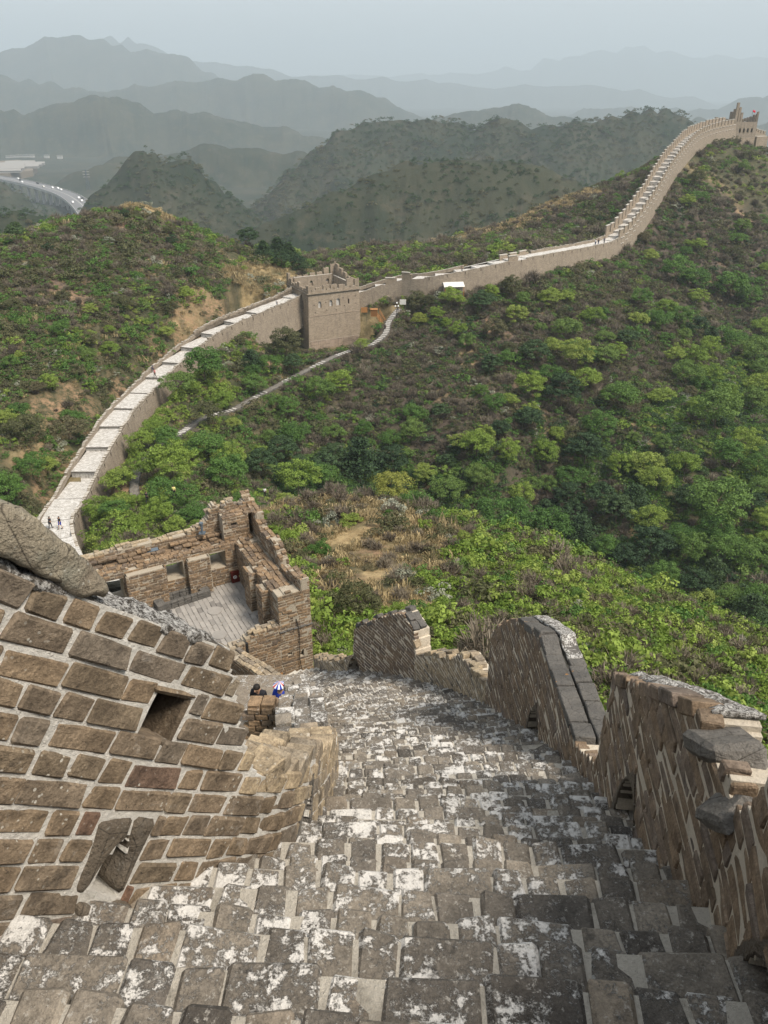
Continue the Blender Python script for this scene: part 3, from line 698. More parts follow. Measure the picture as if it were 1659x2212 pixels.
while s < 20.6:
    cx, cyv = stair_c(s); th = R(float(heading(s))); H = np.array([math.sin(th), math.cos(th), 0]); Rt = np.array([H[1], -H[0], 0])
    tr = TREAD * srng.uniform(0.88, 1.12); z = float(stair_z(s)); c0 = np.array([cx, cyv, z])
    # step body
    hw = 2.7
    a = c0 - H * 0.02 - Z3 * 0.012
    w0, w1 = 0.0, 0.0
    while w0 > -3.5 and (lambda p: p[0] > xl(p[1]) - 0.2)(c0 + Rt * w0): w0 -= 0.04
    while w1 < 3.0 and (lambda p: p[0] < xr(p[1]) + 0.2)(c0 + Rt * w1): w1 += 0.04
    q = [a + Rt * w0, a + Rt * w1, a + Rt * w1 + H * tr, a + Rt * w0 + H * tr]
    lo = [p - Z3 * 0.9 for p in q]
    core.add(q + lo, [(0, 1, 2, 3), (7, 6, 5, 4), (0, 4, 5, 1), (1, 5, 6, 2), (2, 6, 7, 3), (3, 7, 4, 0)])
    # bricks across the tread
    wv = -3.4 + srng.uniform(0, 0.1); wide = srng.random() < 0.035
    while wv < 2.7:
        bl = (0.36 if srng.random() < 0.85 else 0.18) if wide else (0.165 if srng.random() < 0.86 else 0.34)
        bw = bl * srng.uniform(0.93, 1.05); gap = srng.uniform(0.008, 0.024)
        m = wv + bw / 2; p = c0 + Rt * m + H * (tr - 0.145)
        if xl(p[1]) - 0.05 - bw * 0.3 < p[0] < xr(p[1]) + 0.08 + bw * 0.6:
            yaw = srng.normal(0, 0.018); T = nrmz(Rt + H * yaw); Nn = nrmz(H - Rt * yaw); tilt = srng.normal(0, 0.012); Nn = nrmz(Nn + Z3 * tilt); Up = np.cross(T, Nn)
            wear = srng.uniform(-0.012, 0.008)
            SB.add(p + Z3 * (-0.045 + wear) + H * srng.normal(0, 0.012), T, Nn, Up, (round(bl, 3), 0.30, 0.095), (bw / bl, srng.uniform(0.96, 1.06), 1))
        wv += bw + gap
    s += tr; k += 1
core.build('step_core', M['mortar_stair'], st)
SB.finish(st)

# ---------------------------------------------------------------- left parapet, courses laid along the slope
CR = 0.118
lb = [(-3.0, .07, -.48), (-2.43, .83, -1.30), (-1.94, 1.47, -2.07), (-1.46, 2.11, -2.85), (-1.07, 2.63, -3.48), (-.72, 3.15, -4.07)]
for x, y in ((-.53, 3.8), (-.47, 4.6), (-.47, 5.5), (-.52, 6.5), (-.75, 8.3)): lb.append((x, y, stair_at(x, y) - 0.02))
frL, LL, fineL, LenL = poly_frame(lb, True)
def q_at_y(y): return float(np.interp(y, fineL[:, 1], LenL))
Y_END = 3.03
MER_TOP = 10 * CR
def topL(q, n):
    """is (q, n) inside the left parapet?"""
    p, T, Nn, Up = frL(q, n)
    if n <= 0: return n > -0.5 and p[1] < 6.9
    if p[1] < Y_END + 0.16 - 0.11 * n: return n < MER_TOP
    if p[1] < 6.55: return n < 0.60 - 0.028 * (p[1] - 3) + 0.03 * math.sin(p[1] * 5.0)
    return n < 0.25 and p[1] < 6.9
def inv(fr, u, v, q0, q1, n0, n1, off=0.0, zabs=False):
    """wall coordinates of the point of the wall face seen at (u, v)"""
    best = None; a0, a1, b0, b1 = q0, q1, n0, n1
    for it in range(5):
        for q in np.linspace(a0, a1, 15):
            for n in np.linspace(b0, b1, 15):
                pr = proj(fr(q, n)[0])
                if pr is None: continue
                e = (pr[0] - u) ** 2 + (pr[1] - v) ** 2
                if best is None or e < best[0]: best = (e, q, n)
        dq, dn = (a1 - a0) / 5, (b1 - b0) / 5; a0, a1, b0, b1 = best[1] - dq, best[1] + dq, best[2] - dn, best[2] + dn
    return best[1], best[2]

qh, nh = inv(frL, 352, 1552, 0.3, 4.5, 0, 2); qa, na = inv(frL, 250, 1905, 0.3, 4.5, 0, 2)
QL = lambda pts: [inv(frL, u, v, 0.3, 4.5, -0.6, 2) for u, v in pts]
SLAB_A = QL([(214, 1774), (290, 1764), (275, 1808), (250, 1830), (222, 1868), (196, 1912), (176, 1938), (158, 1926), (196, 1823)])
SLAB_B = QL([(294, 1764), (337, 1771), (272, 1915), (263, 1933), (250, 1915), (272, 1862), (278, 1825), (277, 1806)])
OPEN_ = QL([(276, 1800), (281, 1850), (262, 1930), (225, 1945), (190, 1925), (225, 1860), (252, 1825)])
OUT_ = QL([(212, 1772), (294, 1760), (340, 1769), (268, 1940), (215, 1962), (165, 1948), (154, 1926), (194, 1823)])
HOLES_L = [(qh - 0.115, qh + 0.125, nh - 0.11, nh + 0.11, False), (OPEN_, OUT_)]
ql, nl = inv(frL, 652, 1815, q_at_y(3.2), q_at_y(5.5), 0, 0.6)
HOLES_L.append((ql - 0.17, ql + 0.17, -0.05, 0.40, True))
def pip(q, n, poly):
    c = False; j = len(poly) - 1
    for i in range(len(poly)):
        if (poly[i][1] > n) != (poly[j][1] > n) and q < (poly[j][0] - poly[i][0]) * (n - poly[i][1]) / (poly[j][1] - poly[i][1]) + poly[i][0]: c = not c
        j = i
    return c
def in_hole(q, n, H, m=0.0):
    for h_ in H:
        if len(h_) == 2:
            if pip(q, n, h_[1] if m > 0 else h_[0]): return True
            continue
        a, b, c, d, arch = h_
        if arch:
            w_ = (b - a) / 2; cq = (a + b) / 2; k = np.clip((n - c) / (d - c), 0, 1); hw = w_ * math.sqrt(max(0, 1 - k ** 2.2)) if k > 0 else w_
            if abs(q - cq) < hw + m and c - m < n < d + m: return True
        elif a - m < q < b + m and c - m < n < d + m: return True
    return False
lp = empty('battlement', tuple(frL(q_at_y(1.5), 0)[0]), 'tall tan brick parapet with a square hole, white mortar and rock coping', 'wall', 'battlements along the stairway')
CRK = 0.34
Sheet(frL, 0.40, 0.03, 0.03, 0.003, 0.0015).build('mortar_core', 0.0, LL, -0.5, MER_TOP + 0.03, lambda q, n: topL(q, n) and not in_hole(q, n, HOLES_L), M['mortar'], lp)
wr = np.random.default_rng(21)
BL = Bricks(M['brick_left'], 12); BLow = Bricks(M['brick_low'], 10)
def lay(fr, B, q0, q1, n0, n1, keep, holes, r, CR=0.118, hh=0.094, depth=0.12, mats=None, proud=0.006, holem=0.02, lens=(0.36, 0.175), pl=0.62, dnoise=0.0025, gaps=(0.007, 0.018)):
    n = n0 + CR / 2; row = 0
    while n < n1:
        q = q0 - r.uniform(0, 0.3)
        while q < q1:
            L = lens[0] if r.random() < pl else lens[1]
            jl = L * r.uniform(0.88, 1.06); gap = r.uniform(*gaps)
            m = q + jl / 2
            if q + jl > q0 and q < q1:
                ts = np.arange(0.008, jl, 0.016); ok = [q0 < q + t < q1 and keep(q + t, n) and not (holes and (in_hole(q + t, n, holes, holem))) for t in ts]
                runs = []; st_ = None
                for t_, o_ in zip(list(ts) + [None], ok + [False]):
                    if o_ and st_ is None: st_ = t_
                    if not o_ and st_ is not None:
                        runs.append((st_ - 0.008, (prev_ + 0.008))); st_ = None
                    prev_ = t_
                for ra, rb in runs:
                    l_ = rb - ra
                    if l_ < 0.045: continue
                    L_ = lens[1] if l_ < lens[1] * 1.25 else L
                    mm = q + (ra + rb) / 2; p, T, Nn, Up = fr(mm, n); a = r.normal(0, 0.012); T2 = nrmz(T + Up * a); Up2 = nrmz(Up - T * a); b = r.normal(0, 0.006); T2 = nrmz(T2 + Nn * b); N2 = nrmz(Nn - T2 * b)
                    (mats(p, mm, n) if mats else B).add(p + Nn * (proud - depth / 2 + r.normal(0, dnoise)) + Up * r.normal(0, 0.003), T2, N2, Up2, (L_, depth, hh), (l_ / L_, 1, r.uniform(0.94, 1.06)))
            q += jl + gap
        n += CR; row += 1
lay(frL, BL, 0.0, LL, -3 * CR, MER_TOP, topL, HOLES_L, wr, hh=0.104, proud=0.009, lens=(0.31, 0.16), gaps=(0.012, 0.026), mats=lambda p, q, n: BL if p[1] < 3.05 or (n < 0.5 and p[1] < 3.6) else BLow)
# the broken top of the low stretch: bricks lying across the wall, one below the other
tr_ = np.random.default_rng(5)
q = q_at_y(2.96)
while q < q_at_y(6.6):
    p0 = frL(q, 0)[0]
    n = 0.6
    while n > 0 and not topL(q, n): n -= 0.02
    while topL(q, n + 0.02) and n < 1.6: n += 0.02
    n = min(n, 0.9)
    p, T, Nn, Up = frL(q, n)
    for d in (0.09, 0.29):
        if tr_.random() < 0.9:
            BLow.add(p - Nn * (d + tr_.normal(0, 0.01)) + Z3 * (0.05 + tr_.uniform(-0.02, 0.05)), nrmz([T[0] + Nn[0] * tr_.normal(0, 0.06), T[1] + Nn[1] * tr_.normal(0, 0.06), 0]), Nn, Z3, (0.175, 0.17, 0.12), (tr_.uniform(0.9, 1.1), 1.1, 1))
    q += 0.2
BL.finish(lp, limit=290); 
lp2 = empty('battlement', tuple(frL(q_at_y(4.0), 0)[0]), 'low curving broken brick parapet with a narrow pointed loophole below the tall tan one', 'wall', 'battlements along the stairway')
BLow.finish(lp2, limit=290)
def boxpart(name, parent, c, T, Nn, Up, size, mat, seed=0, ch=0.012, jit=0.006, sub=None):
    V, F = brick_verts(*size, seed=seed, ch=ch, jit=jit); Rm = np.stack([T, Nn, Up]); V = V @ Rm + np.array(c) - np.array(parent.location)
    me = bpy.data.meshes.new(name); me.from_pydata([tuple(p) for p in V], [], F); me.materials.append(mat); me.update()
    return link_mesh(name, me, parent)
def mini_sheet_part(name, parent, fr, q0, q1, n0, n1, keep, mat, thick, off, step=0.02, lump=0.004):
    S = Sheet(fr, thick, step, step, lump, -off); return S.build(name, q0, q1, n0, n1, keep, mat, parent)
# recess linings
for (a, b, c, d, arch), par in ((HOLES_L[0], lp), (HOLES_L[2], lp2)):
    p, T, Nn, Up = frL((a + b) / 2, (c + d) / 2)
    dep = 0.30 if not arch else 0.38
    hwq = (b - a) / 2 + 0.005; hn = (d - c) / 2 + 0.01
    for sx in (-1, 1): boxpart('recess_side', par, p + T * sx * (hwq + 0.0) - Nn * (dep / 2 + 0.015), T, Nn, Up, (0.03, dep, 2 * hn), M['brick_shade'], 5)
    boxpart('recess_sill', par, p - Up * hn - Nn * (dep / 2 + 0.015), T, Nn, Up, (2 * hwq, dep, 0.03), M['brick_shade'], 6)
    boxpart('recess_back', par, p - Nn * (dep + 0.02), T, Nn, Up, (b - a + 0.16, 0.06, d - c + 0.16), M['brick_shade'], 3)  # lining in the dark brick, so the hole's shade is painted on
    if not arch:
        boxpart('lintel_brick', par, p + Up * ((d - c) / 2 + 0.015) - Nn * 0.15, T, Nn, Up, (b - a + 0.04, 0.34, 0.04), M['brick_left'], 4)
        for kk in range(2): boxpart('recess_brick', par, p - Up * ((d - c) / 2 - 0.05 - 0.11 * kk) - Nn * 0.27 + T * 0.02 * kk, T, Nn, Up, (b - a - 0.01, 0.12, 0.09), M['brick_shade'], 7 + kk)
# stone cheeks that meet in a point over the loopholes
def cheeks(fr, hole, parent, mat, w=0.14, top=0.20, lean=0.0, th=0.10):
    a, b, c, d, _ = hole; cq = (a + b) / 2; hw = (b - a) / 2
    for sg in (-1, 1):
        def keep(q, n, sg=sg):
            x = (q - cq) * sg
            if x < 0.004 or n < c: return False
            k = (n - c) / (d + top - c); outer = (hw + w) * (1 - max(0, k) ** 1.7)
            return x < outer and n < d + top and not in_hole(q, n, [hole], 0.0)
        mini_sheet_part('arch_stone', parent, fr, cq - hw - w - 0.02, cq + hw + w + 0.02, c, d + top + 0.02, keep, mat, th, 0.014, 0.014, 0.002)
cheeks(frL, HOLES_L[2], lp2, M['slab'], 0.07, 0.14)

def rock_part(name, parent, pts, thick, fr, mat, seed=0, off=0.0, bulge=0.05, sub=3):
    """an irregular stone: outline in wall coordinates (q, n), thickness across the wall"""
    bm = bmesh.new(); front = []; backv = []
    cen = np.mean(np.array(pts), 0)
    for q, n in pts:
        p, T, Nn, Up = fr(q, n); front.append(bm.verts.new(tuple(p + Nn * off)))
    for q, n in pts:
        p, T, Nn, Up = fr(q, n); backv.append(bm.verts.new(tuple(p + Nn * (off - thick))))
    bm.faces.new(front); bm.faces.new(backv[::-1]); m = len(pts)
    for i in range(m): bm.faces.new([front[(i + 1) % m], front[i], backv[i], backv[(i + 1) % m]])
    bmesh.ops.recalc_face_normals(bm, faces=bm.faces); bmesh.ops.triangulate(bm, faces=bm.faces)
    bmesh.ops.bevel(bm, geom=[e for e in bm.edges if e.calc_face_angle(0) > 0.5], offset=0.02, segments=1, affect='EDGES')
    for _ in range(sub): bmesh.ops.subdivide_edges(bm, edges=[e for e in bm.edges if e.calc_length() > 0.05], cuts=1, use_grid_fill=True)
    bmesh.ops.triangulate(bm, faces=bm.faces)
    bm.normal_update()
    co = np.array([v.co[:] for v in bm.verts]); f = fbm(co[:, 0] * 4 + seed + co[:, 2] * 3, co[:, 1] * 4 - co[:, 2] * 3, 4, 400 + seed)
    f2 = ridged(co[:, 0] * 13 + seed + co[:, 2] * 9, co[:, 1] * 13 - co[:, 2] * 8, 4, 430 + seed)
    for v, k, k2 in zip(bm.verts, f, f2): v.co += v.normal * (float(k) + 0.35 * float(k2)) * bulge
    pl = Vector(parent.location)
    for v in bm.verts: v.co -= pl
    me = bpy.data.meshes.new(name); bm.to_mesh(me); bm.free(); me.materials.append(mat); me.update()
    me.polygons.foreach_set('use_smooth', [True] * len(me.polygons))
    return link_mesh(name, me, parent)
rock_part('arch_stone', lp, SLAB_A, 0.30, frL, M['slab_warm'], 5, 0.012, 0.012, 2); rock_part('arch_stone', lp, SLAB_B, 0.30, frL, M['slab_warm'], 6, 0.014, 0.012, 2)
qc_, nc_ = np.mean(np.array(OPEN_), 0); p, T, Nn, Up = frL(qc_, nc_)
boxpart('recess_back', lp, p - Nn * 0.30, T, Nn, Up, (0.5, 0.06, 0.5), M['brick_shade'], 3)  # dark brick back painted as the shade within the pointed opening
rock_part('sill_stone', lp, QL([(165, 1950), (215, 1962), (262, 1940), (300, 1958), (240, 1990), (170, 1992)]), 0.25, frL, M['slab_warm'], 9, 0.04, 0.02, 2)
def qn(u, v): return inv(frL, u, v, 0.0, 3.6, 0.6, 3.2)
def crust(name, parent, fr, path, width, mat, seed=0, th=0.03, step=0.03, off=0.0):
    """lime and lichen crust lying on a wall top; path of (q, n)"""
    path = np.array(path, float); L = np.concatenate([[0], np.cumsum(np.hypot(*np.diff(path, axis=0).T))]); nq = max(2, int(L[-1] / step)); nw = max(2, int(width / step))
    V = []; F = []
    for layer in (0, 1):
        for i in range(nq + 1):
            l = L[-1] * i / nq; q = np.interp(l, L, path[:, 0]); n = np.interp(l, L, path[:, 1]); p, T, Nn, Up = fr(q, n)
            for j in range(nw + 1):
                w_ = width * j / nw; e = min(i, nq - i, j, nw - j) / 2.0
                x = p - Nn * (w_ - off); jn = float(fbm(np.array(x[0] * 12 + seed), np.array(x[1] * 12.0), 4, 500))
                h = th * 0.6 * (0.2 + max(0, 0.5 + jn * 1.4)) * min(1, e + 0.3) if layer == 0 else -0.03
                edge = float(fbm(np.array(x[0] * 7 + 31), np.array(x[1] * 7.0), 2, 510)) * 0.02
                V.append(x + Up * h - parent_loc(parent) + Nn * edge)
    a = (nq + 1) * (nw + 1); ix = lambda l, i, j: l * a + i * (nw + 1) + j
    for i in range(nq):
        for j in range(nw):
            F.append((ix(0, i, j), ix(0, i + 1, j), ix(0, i + 1, j + 1), ix(0, i, j + 1))); F.append((ix(1, i, j + 1), ix(1, i + 1, j + 1), ix(1, i + 1, j), ix(1, i, j)))
        F.append((ix(0, i, 0), ix(1, i, 0), ix(1, i + 1, 0), ix(0, i + 1, 0))); F.append((ix(0, i + 1, nw), ix(1, i + 1, nw), ix(1, i, nw), ix(0, i, nw)))
    for j in range(nw):
        F.append((ix(0, 0, j + 1), ix(1, 0, j + 1), ix(1, 0, j), ix(0, 0, j))); F.append((ix(0, nq, j), ix(1, nq, j), ix(1, nq, j + 1), ix(0, nq, j + 1)))
    me = np_mesh(name, V, F, mat, True); return link_mesh(name, me, parent)
def parent_loc(p): return np.array(p.location)
q1_, n1_ = qn(225, 1285)
qt = [qn(*a) for a in [(-40, 1185), (60, 1235), (130, 1262), (175, 1283), (228, 1283), (222, 1262), (195, 1215), (150, 1170), (100, 1148), (70, 1118), (30, 1095), (-40, 1065)]]
rock_part('coping_rock', lp, qt, 0.42, frL, M['rock'], 3, 0.03, 0.035)
qe = q_at_y(Y_END - 0.5)
pe = [(0.1, MER_TOP + 0.005)]
qq = 0.1
while frL(qq, MER_TOP)[0][1] < Y_END: qq += 0.02
crust('lime_crust', lp, frL, [(0.1, MER_TOP), (qq, MER_TOP)], 0.40, M['lichen_top'], 1, 0.05)

# ---------------------------------------------------------------- right parapet, level courses, top profile as found
frR, LR, fineR, LenR = poly_frame([(x, y, 0) for x, y in RIGHTB], False)
def y_at_q(q): return float(np.interp(q, LenR, fineR[:, 1]))
def q_of_y(y): return float(np.interp(y, fineR[:, 1], LenR))
_qs = np.linspace(0, LR, 500); _zb = np.array([stair_at(*frR(q, 0)[0][:2]) for q in _qs])
def zb(q): return float(np.interp(q, _qs, _zb))
PROF = [  # (y, height above the steps or None, absolute height)
 (-3, 1.55), (2.22, 1.30), (2.25, 0.95), (2.55, 0.75), (2.58, 0.98), (3.05, 1.05), (3.1, 1.26), (4.0, 1.36), (5.2, 1.42), (5.25, 0.40), (6.3, 0.45), (8.3, 1.72), (9.6, 2.0), (10.6, 1.95), (11.35, 1.75), (11.4, 0.55), (12.0, 0.7), (12.6, 0.85), (13.1, 1.1), (13.5, 0.95), (14.2, 0.9), (14.9, 0.85), (15.3, 0.8), (15.4, 1.5), (15.9, 2.0), (16.3, 2.0), (17.5, 1.7), (17.9, 1.5), (17.95, 0.5), (19.5, 0.45), (23, 0.4)]
def topz(q):
    y = y_at_q(q); h = np.interp(y, [a for a, b in PROF], [b for a, b in PROF]); z = zb(q) + h
    if 6.3 < y < 8.3: z = np.interp(y, [6.3, 8.3], [-6.1, -6.42])
    return z
_tz = np.array([topz(q) for q in _qs])
def tz(q): return float(np.interp(q, _qs, _tz))
HR = []
for (u, v, w_, h_) in ((1357, 1755, 0.34, 0.74), (1157, 1550, 0.36, 0.78), (768, 1470, 0.34, 0.75), (1655, 2140, 0.22, 0.42)):
    yy = {1357: (3.3, 5.2), 1157: (7.0, 9.5), 768: (16, 18), 1655: (0.6, 2.4)}[u]
    q_, z_ = inv(frR, u, v, q_of_y(yy[0]), q_of_y(yy[1]), zb(q_of_y(yy[1])) - 0.3, zb(q_of_y(yy[0])) + 1.0)
    z0 = zb(q_ + w_) + 0.03; HR.append((q_ - w_, q_ + w_, z0, z0 + h_, True))
RW = []
def rw(name, label, y0, y1, H, mat=None, limit=300, thick=0.42, cap=True, seed=0):
    q0, q1 = q_of_y(y0), q_of_y(y1); p = frR((q0 + q1) / 2, 0)[0]; p[2] = zb((q0 + q1) / 2)
    e = empty(name, tuple(p), label, 'wall', 'battlements along the stairway')
    fr = lambda q, n: (lambda a: (a[0], a[1], -a[2], a[3]))(frR(q, n))      # face towards the stairs (left)
    zlo, zhi = zb(q1) - 0.5, max(tz(q) for q in np.linspace(q0, q1, 40)) + 0.02
    C = 0.105; zlo = math.floor(zlo / C) * C
    keep = lambda q, z: zb(q) - 0.5 < z < tz(q)
    step = 0.035 if y0 < 6 else 0.05
    Sheet(fr, thick, step, 0.035, 0.0012, -0.0005).build('mortar_core', q0, q1, zlo, zhi, lambda q, z: keep(q, z) and not in_hole(q, z, H), M['mortar_warm'], e)
    B = Bricks(mat or M['brick_right'], 12); r = np.random.default_rng(60 + seed)
    lay(fr, B, q0, q1, zlo, zhi, lambda q, z: zb(q) - 0.08 < z < tz(q) + 0.02, H, r, CR=C, hh=0.090, pl=0.7, proud=0.008, dnoise=0.003)
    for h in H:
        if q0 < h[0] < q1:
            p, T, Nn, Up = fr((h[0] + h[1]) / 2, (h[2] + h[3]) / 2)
            boxpart('recess_back', e, p - Nn * 0.42, T, Nn, Up, (h[1] - h[0] + 0.3, 0.06, h[3] - h[2] + 0.25), M['void'], 3)  # near black panel painted as shade at the back of the loophole
            for kk in range(3): boxpart('recess_brick', e, p - Nn * 0.30 - Up * ((h[3] - h[2]) / 2 - 0.07 - 0.12 * kk) + T * 0.03 * (kk % 2), T, Nn, Up, (h[1] - h[0] - 0.02 * kk, 0.14, 0.085), M['brick_shade'], kk)  # bricks coloured dark for the shade of the recess
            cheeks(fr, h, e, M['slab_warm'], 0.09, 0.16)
    B.finish(e, limit=limit)
    return e, fr
r0, frRf = rw('battlement', 'tall brown brick parapet at the lower right corner of the stairs, nearest on the right', -1.0, 2.45, HR, seed=1, limit=200)
r1, _ = rw('battlement', 'brown brick battlement with a broken slanting top and leaning slab, arched loophole at its foot', 2.45, 5.22, HR, seed=2, thick=0.30)
r2, _ = rw('battlement', 'brown brick battlement with dark flat coping bricks and white crusted crown, second from the right', 5.22, 11.38, HR, seed=3)
r3, _ = rw('battlement', 'low jagged broken brick parapet between two standing battlements', 11.38, 15.35, HR, M['brick_low'], seed=4)
r4, _ = rw('battlement', 'farthest brown battlement with a small arched loophole where the stairs turn', 15.35, 17.93, HR, seed=5)
r5, _ = rw('battlement', 'knee high white mortared parapet stub leading to the ruined tower', 17.93, 21.2, HR, M['brick_low'], seed=6, limit=120)
# crowns of the right parapet
cr = np.random.default_rng(31)
def top_bricks(parent, y0, y1, mat, L=0.36, rows=((0.10, 0.19), (0.31, 0.19)), up=0.045, th=0.09, jit=1.0, skip=0.0):
    B = Bricks(mat, 8); 
    for d, wd in rows:
        q = q_of_y(y0) + cr.uniform(0, 0.1)
        while q < q_of_y(y1):
            l = L * cr.uniform(0.85, 1.05)
            if cr.random() >= skip:
                a, b = tz(q), tz(q + l); p, T, Nn, Up = frRf(q + l / 2, (a + b) / 2)
                T2 = nrmz(T * l + Z3 * (b - a)); U2 = nrmz(np.cross(T2, Nn) * (1 if np.cross(T2, Nn)[2] > 0 else -1)); T2 = nrmz(T2 + Nn * cr.normal(0, 0.03 * jit))
                B.add(p - Nn * (d - 0.012 + cr.normal(0, 0.008 * jit)) + U2 * (up + cr.normal(0, 0.008 * jit)), T2, Nn, U2, (round(L, 2), wd, th), (l / L, 1, 1))
            q += l + 0.015
    B.finish(parent, 'coping_brick', 40)
top_bricks(r2, 6.1, 9.3, M['coping_dark'], 0.38, ((0.11, 0.215), (0.345, 0.20)), 0.05, 0.10)
top_bricks(r2, 9.3, 11.3, M['brick_right'], 0.3, ((0.09, 0.17), (0.3, 0.2)), 0.02, 0.09, 2.0)
top_bricks(r1, 3.1, 5.2, M['brick_right'], 0.3, ((0.09, 0.18),), 0.01, 0.09, 2.0, 0.1)
for y0, y1, rr in ((11.45, 15.3, r3), (18.0, 21.0, r5)): top_bricks(rr, y0, y1, M['brick_low'], 0.2, ((0.09, 0.17), (0.29, 0.18)), 0.03, 0.10, 5.0, 0.15)
top_bricks(r4, 15.4, 17.9, M['coping_dark'], 0.25, ((0.09, 0.17), (0.29, 0.18)), 0.03, 0.10, 4.0, 0.1)
def cpath(y0, y1, dz): return [(q, tz(q) + dz) for q in np.linspace(q_of_y(y0), q_of_y(y1), 14)]
crust('lime_crust', r1, frRf, cpath(3.15, 5.18, 0.05), 0.26, M['lichen_top'], 2, 0.05, 0.035, -0.07)
crust('lime_crust', r2, frRf, cpath(9.5, 11.2, 0.06), 0.36, M['lichen_top'], 3, 0.06, 0.04, -0.06)
crust('lime_crust', r2, frRf, cpath(7.9, 9.7, 0.10), 0.20, M['lichen_top'], 4, 0.03, 0.03, -0.24)
crust('lime_crust', r0, frRf, cpath(1.2, 2.2, 0.02), 0.40, M['lichen_top'], 5, 0.04, 0.035, 0.0)
# the tilted blocks in the gap of the near battlement
def block_at(name, parent, u, v, t, size, rot, mat, seed):
    c = W(u, v, t); Rm = Matrix.Rotation(R(rot[2]), 3, 'Z') @ Matrix.Rotation(R(rot[0]), 3, 'X') @ Matrix.Rotation(R(rot[1]), 3, 'Y')
    ax = np.array(Rm).T
    V, F = brick_verts(*size, seed=seed, ch=0.02, jit=0.015); bm = bmesh.new(); vs_ = [bm.verts.new(tuple(p)) for p in V]
    for f in F: bm.faces.new([vs_[i] for i in f])
    for _ in range(3): bmesh.ops.subdivide_edges(bm, edges=[e for e in bm.edges if e.calc_length() > 0.05], cuts=1, use_grid_fill=True)
    bm.normal_update(); co = np.array([v_.co[:] for v_ in bm.verts]); f = fbm(co[:, 0] * 5 + seed, co[:, 1] * 5 + co[:, 2] * 4, 4, 600 + seed)
    for v_, k in zip(bm.verts, f): v_.co += v_.normal * float(k) * 0.018
    for v_ in bm.verts: v_.co = Vector(ax.T @ np.array(v_.co)) + Vector(c) - Vector(parent.location)
    me = bpy.data.meshes.new(name); bm.to_mesh(me); bm.free(); me.materials.append(mat); me.update(); return link_mesh(name, me, parent)
block_at('coping_block', r1, 1566, 1618, 3.95, (0.29, 0.36, 0.12), (-30, 0, -4), M['slab'], 1)
block_at('fallen_slab', r1, 1566, 1752, 3.62, (0.20, 0.30, 0.08), (-38, -35, 0), M['slab'], 2)

# far left: low thick parapet whose stepped top is seen from above
lb3 = [(x - 0.02, y, stair_at(x, y) - 0.02) for x, y in ((-.54, 6.45), (-.75, 8.2), (-.95, 10), (-1.2, 12.2), (-1.55, 14.2), (-1.9, 16))]
fr3, L3, fine3, Len3 = poly_frame(lb3, True)
l3 = empty('battlement', lb3[2], 'broad broken parapet with a stepped white mortared top, left of the lower stairs', 'wall', 'battlements along the stairway')
h3 = lambda q: 0.50 + 0.14 * float(sm(q, 0.2, 1.2)) + 0.06 * math.sin(q * 3) * float(sm(q, 0.2, 1.2)) - 0.01 * q
kp3 = lambda q, n: n < h3(q)
Sheet(fr3, 0.60, 0.06, 0.06, 0.006, 0.014).build('mortar_core', 0, L3, -0.9, 1.0, kp3, M['mortar'], l3)
B3 = Bricks(M['brick_low'], 10); lay(fr3, B3, 0, L3, 0, 1.0, lambda q, n: kp3(q, n), None, wr)
q = 0.12; B3t = Bricks(M['stair'], 10)
while q < L3:
    n = h3(q); p, T, Nn, Up = fr3(q, n)
    for kk in range(3):
        if tr_.random() < 0.78:
            d = 0.12 + 0.205 * kk; B3t.add(p - Nn * (d + tr_.normal(0, 0.02)) + Z3 * (0.06 + tr_.uniform(-0.05, 0.07)) + T * tr_.normal(0, 0.03), nrmz(Nn + T * tr_.normal(0, 0.12)), nrmz([T[0], T[1], 0]), Z3, (0.2, 0.20, 0.13), (0.95, tr_.uniform(0.75, 1.1), 1))
    q += 0.235
B3t.finish(l3, 'top_brick', 120)
B3.finish(l3, limit=300)
# block of wall set back to the left, its dark courses facing up the stairs
l4 = empty('battlement', (-1.6, 9.4, -8.45), 'dark brick wall end with white mortar in front of the man', 'wall', 'battlements along the stairway')
core = MB(); C4 = np.array([-1.62, 9.9, -8.2]); core.box((-0.04, 0.0, -1.35), (0.66, 0.45, 2.4)); core.build('mortar_core', M['mortar'], l4)
B4 = Bricks(M['brick_tower'], 10); r4g = np.random.default_rng(9)
for row in range(22):
    x = -2.02 - (0.09 if row % 2 else 0)
    while x < -1.24:
        l = 0.175 * r4g.uniform(0.9, 1.05); B4.add(np.array([x + l / 2, 9.12, -8.17 - row * 0.11]), np.array([1, 0, 0.]), np.array([0, -1, 0.]), Z3, (0.175, 0.13, 0.092), (l / 0.175, 1, 1)); x += l + 0.018
for iy in range(2):
    for ix in range(4): B4.add(np.array([-1.92 + ix * 0.2, 9.2 + iy * 0.22, -8.13 - iy * 0.20 + r4g.normal(0, 0.015)]), nrmz([1, r4g.normal(0, .06), 0]), nrmz([r4g.normal(0, .06), 1, 0]), Z3, (0.2, 0.20, 0.12), (0.93, 1.1, 1))
B4.finish(l4, limit=200)


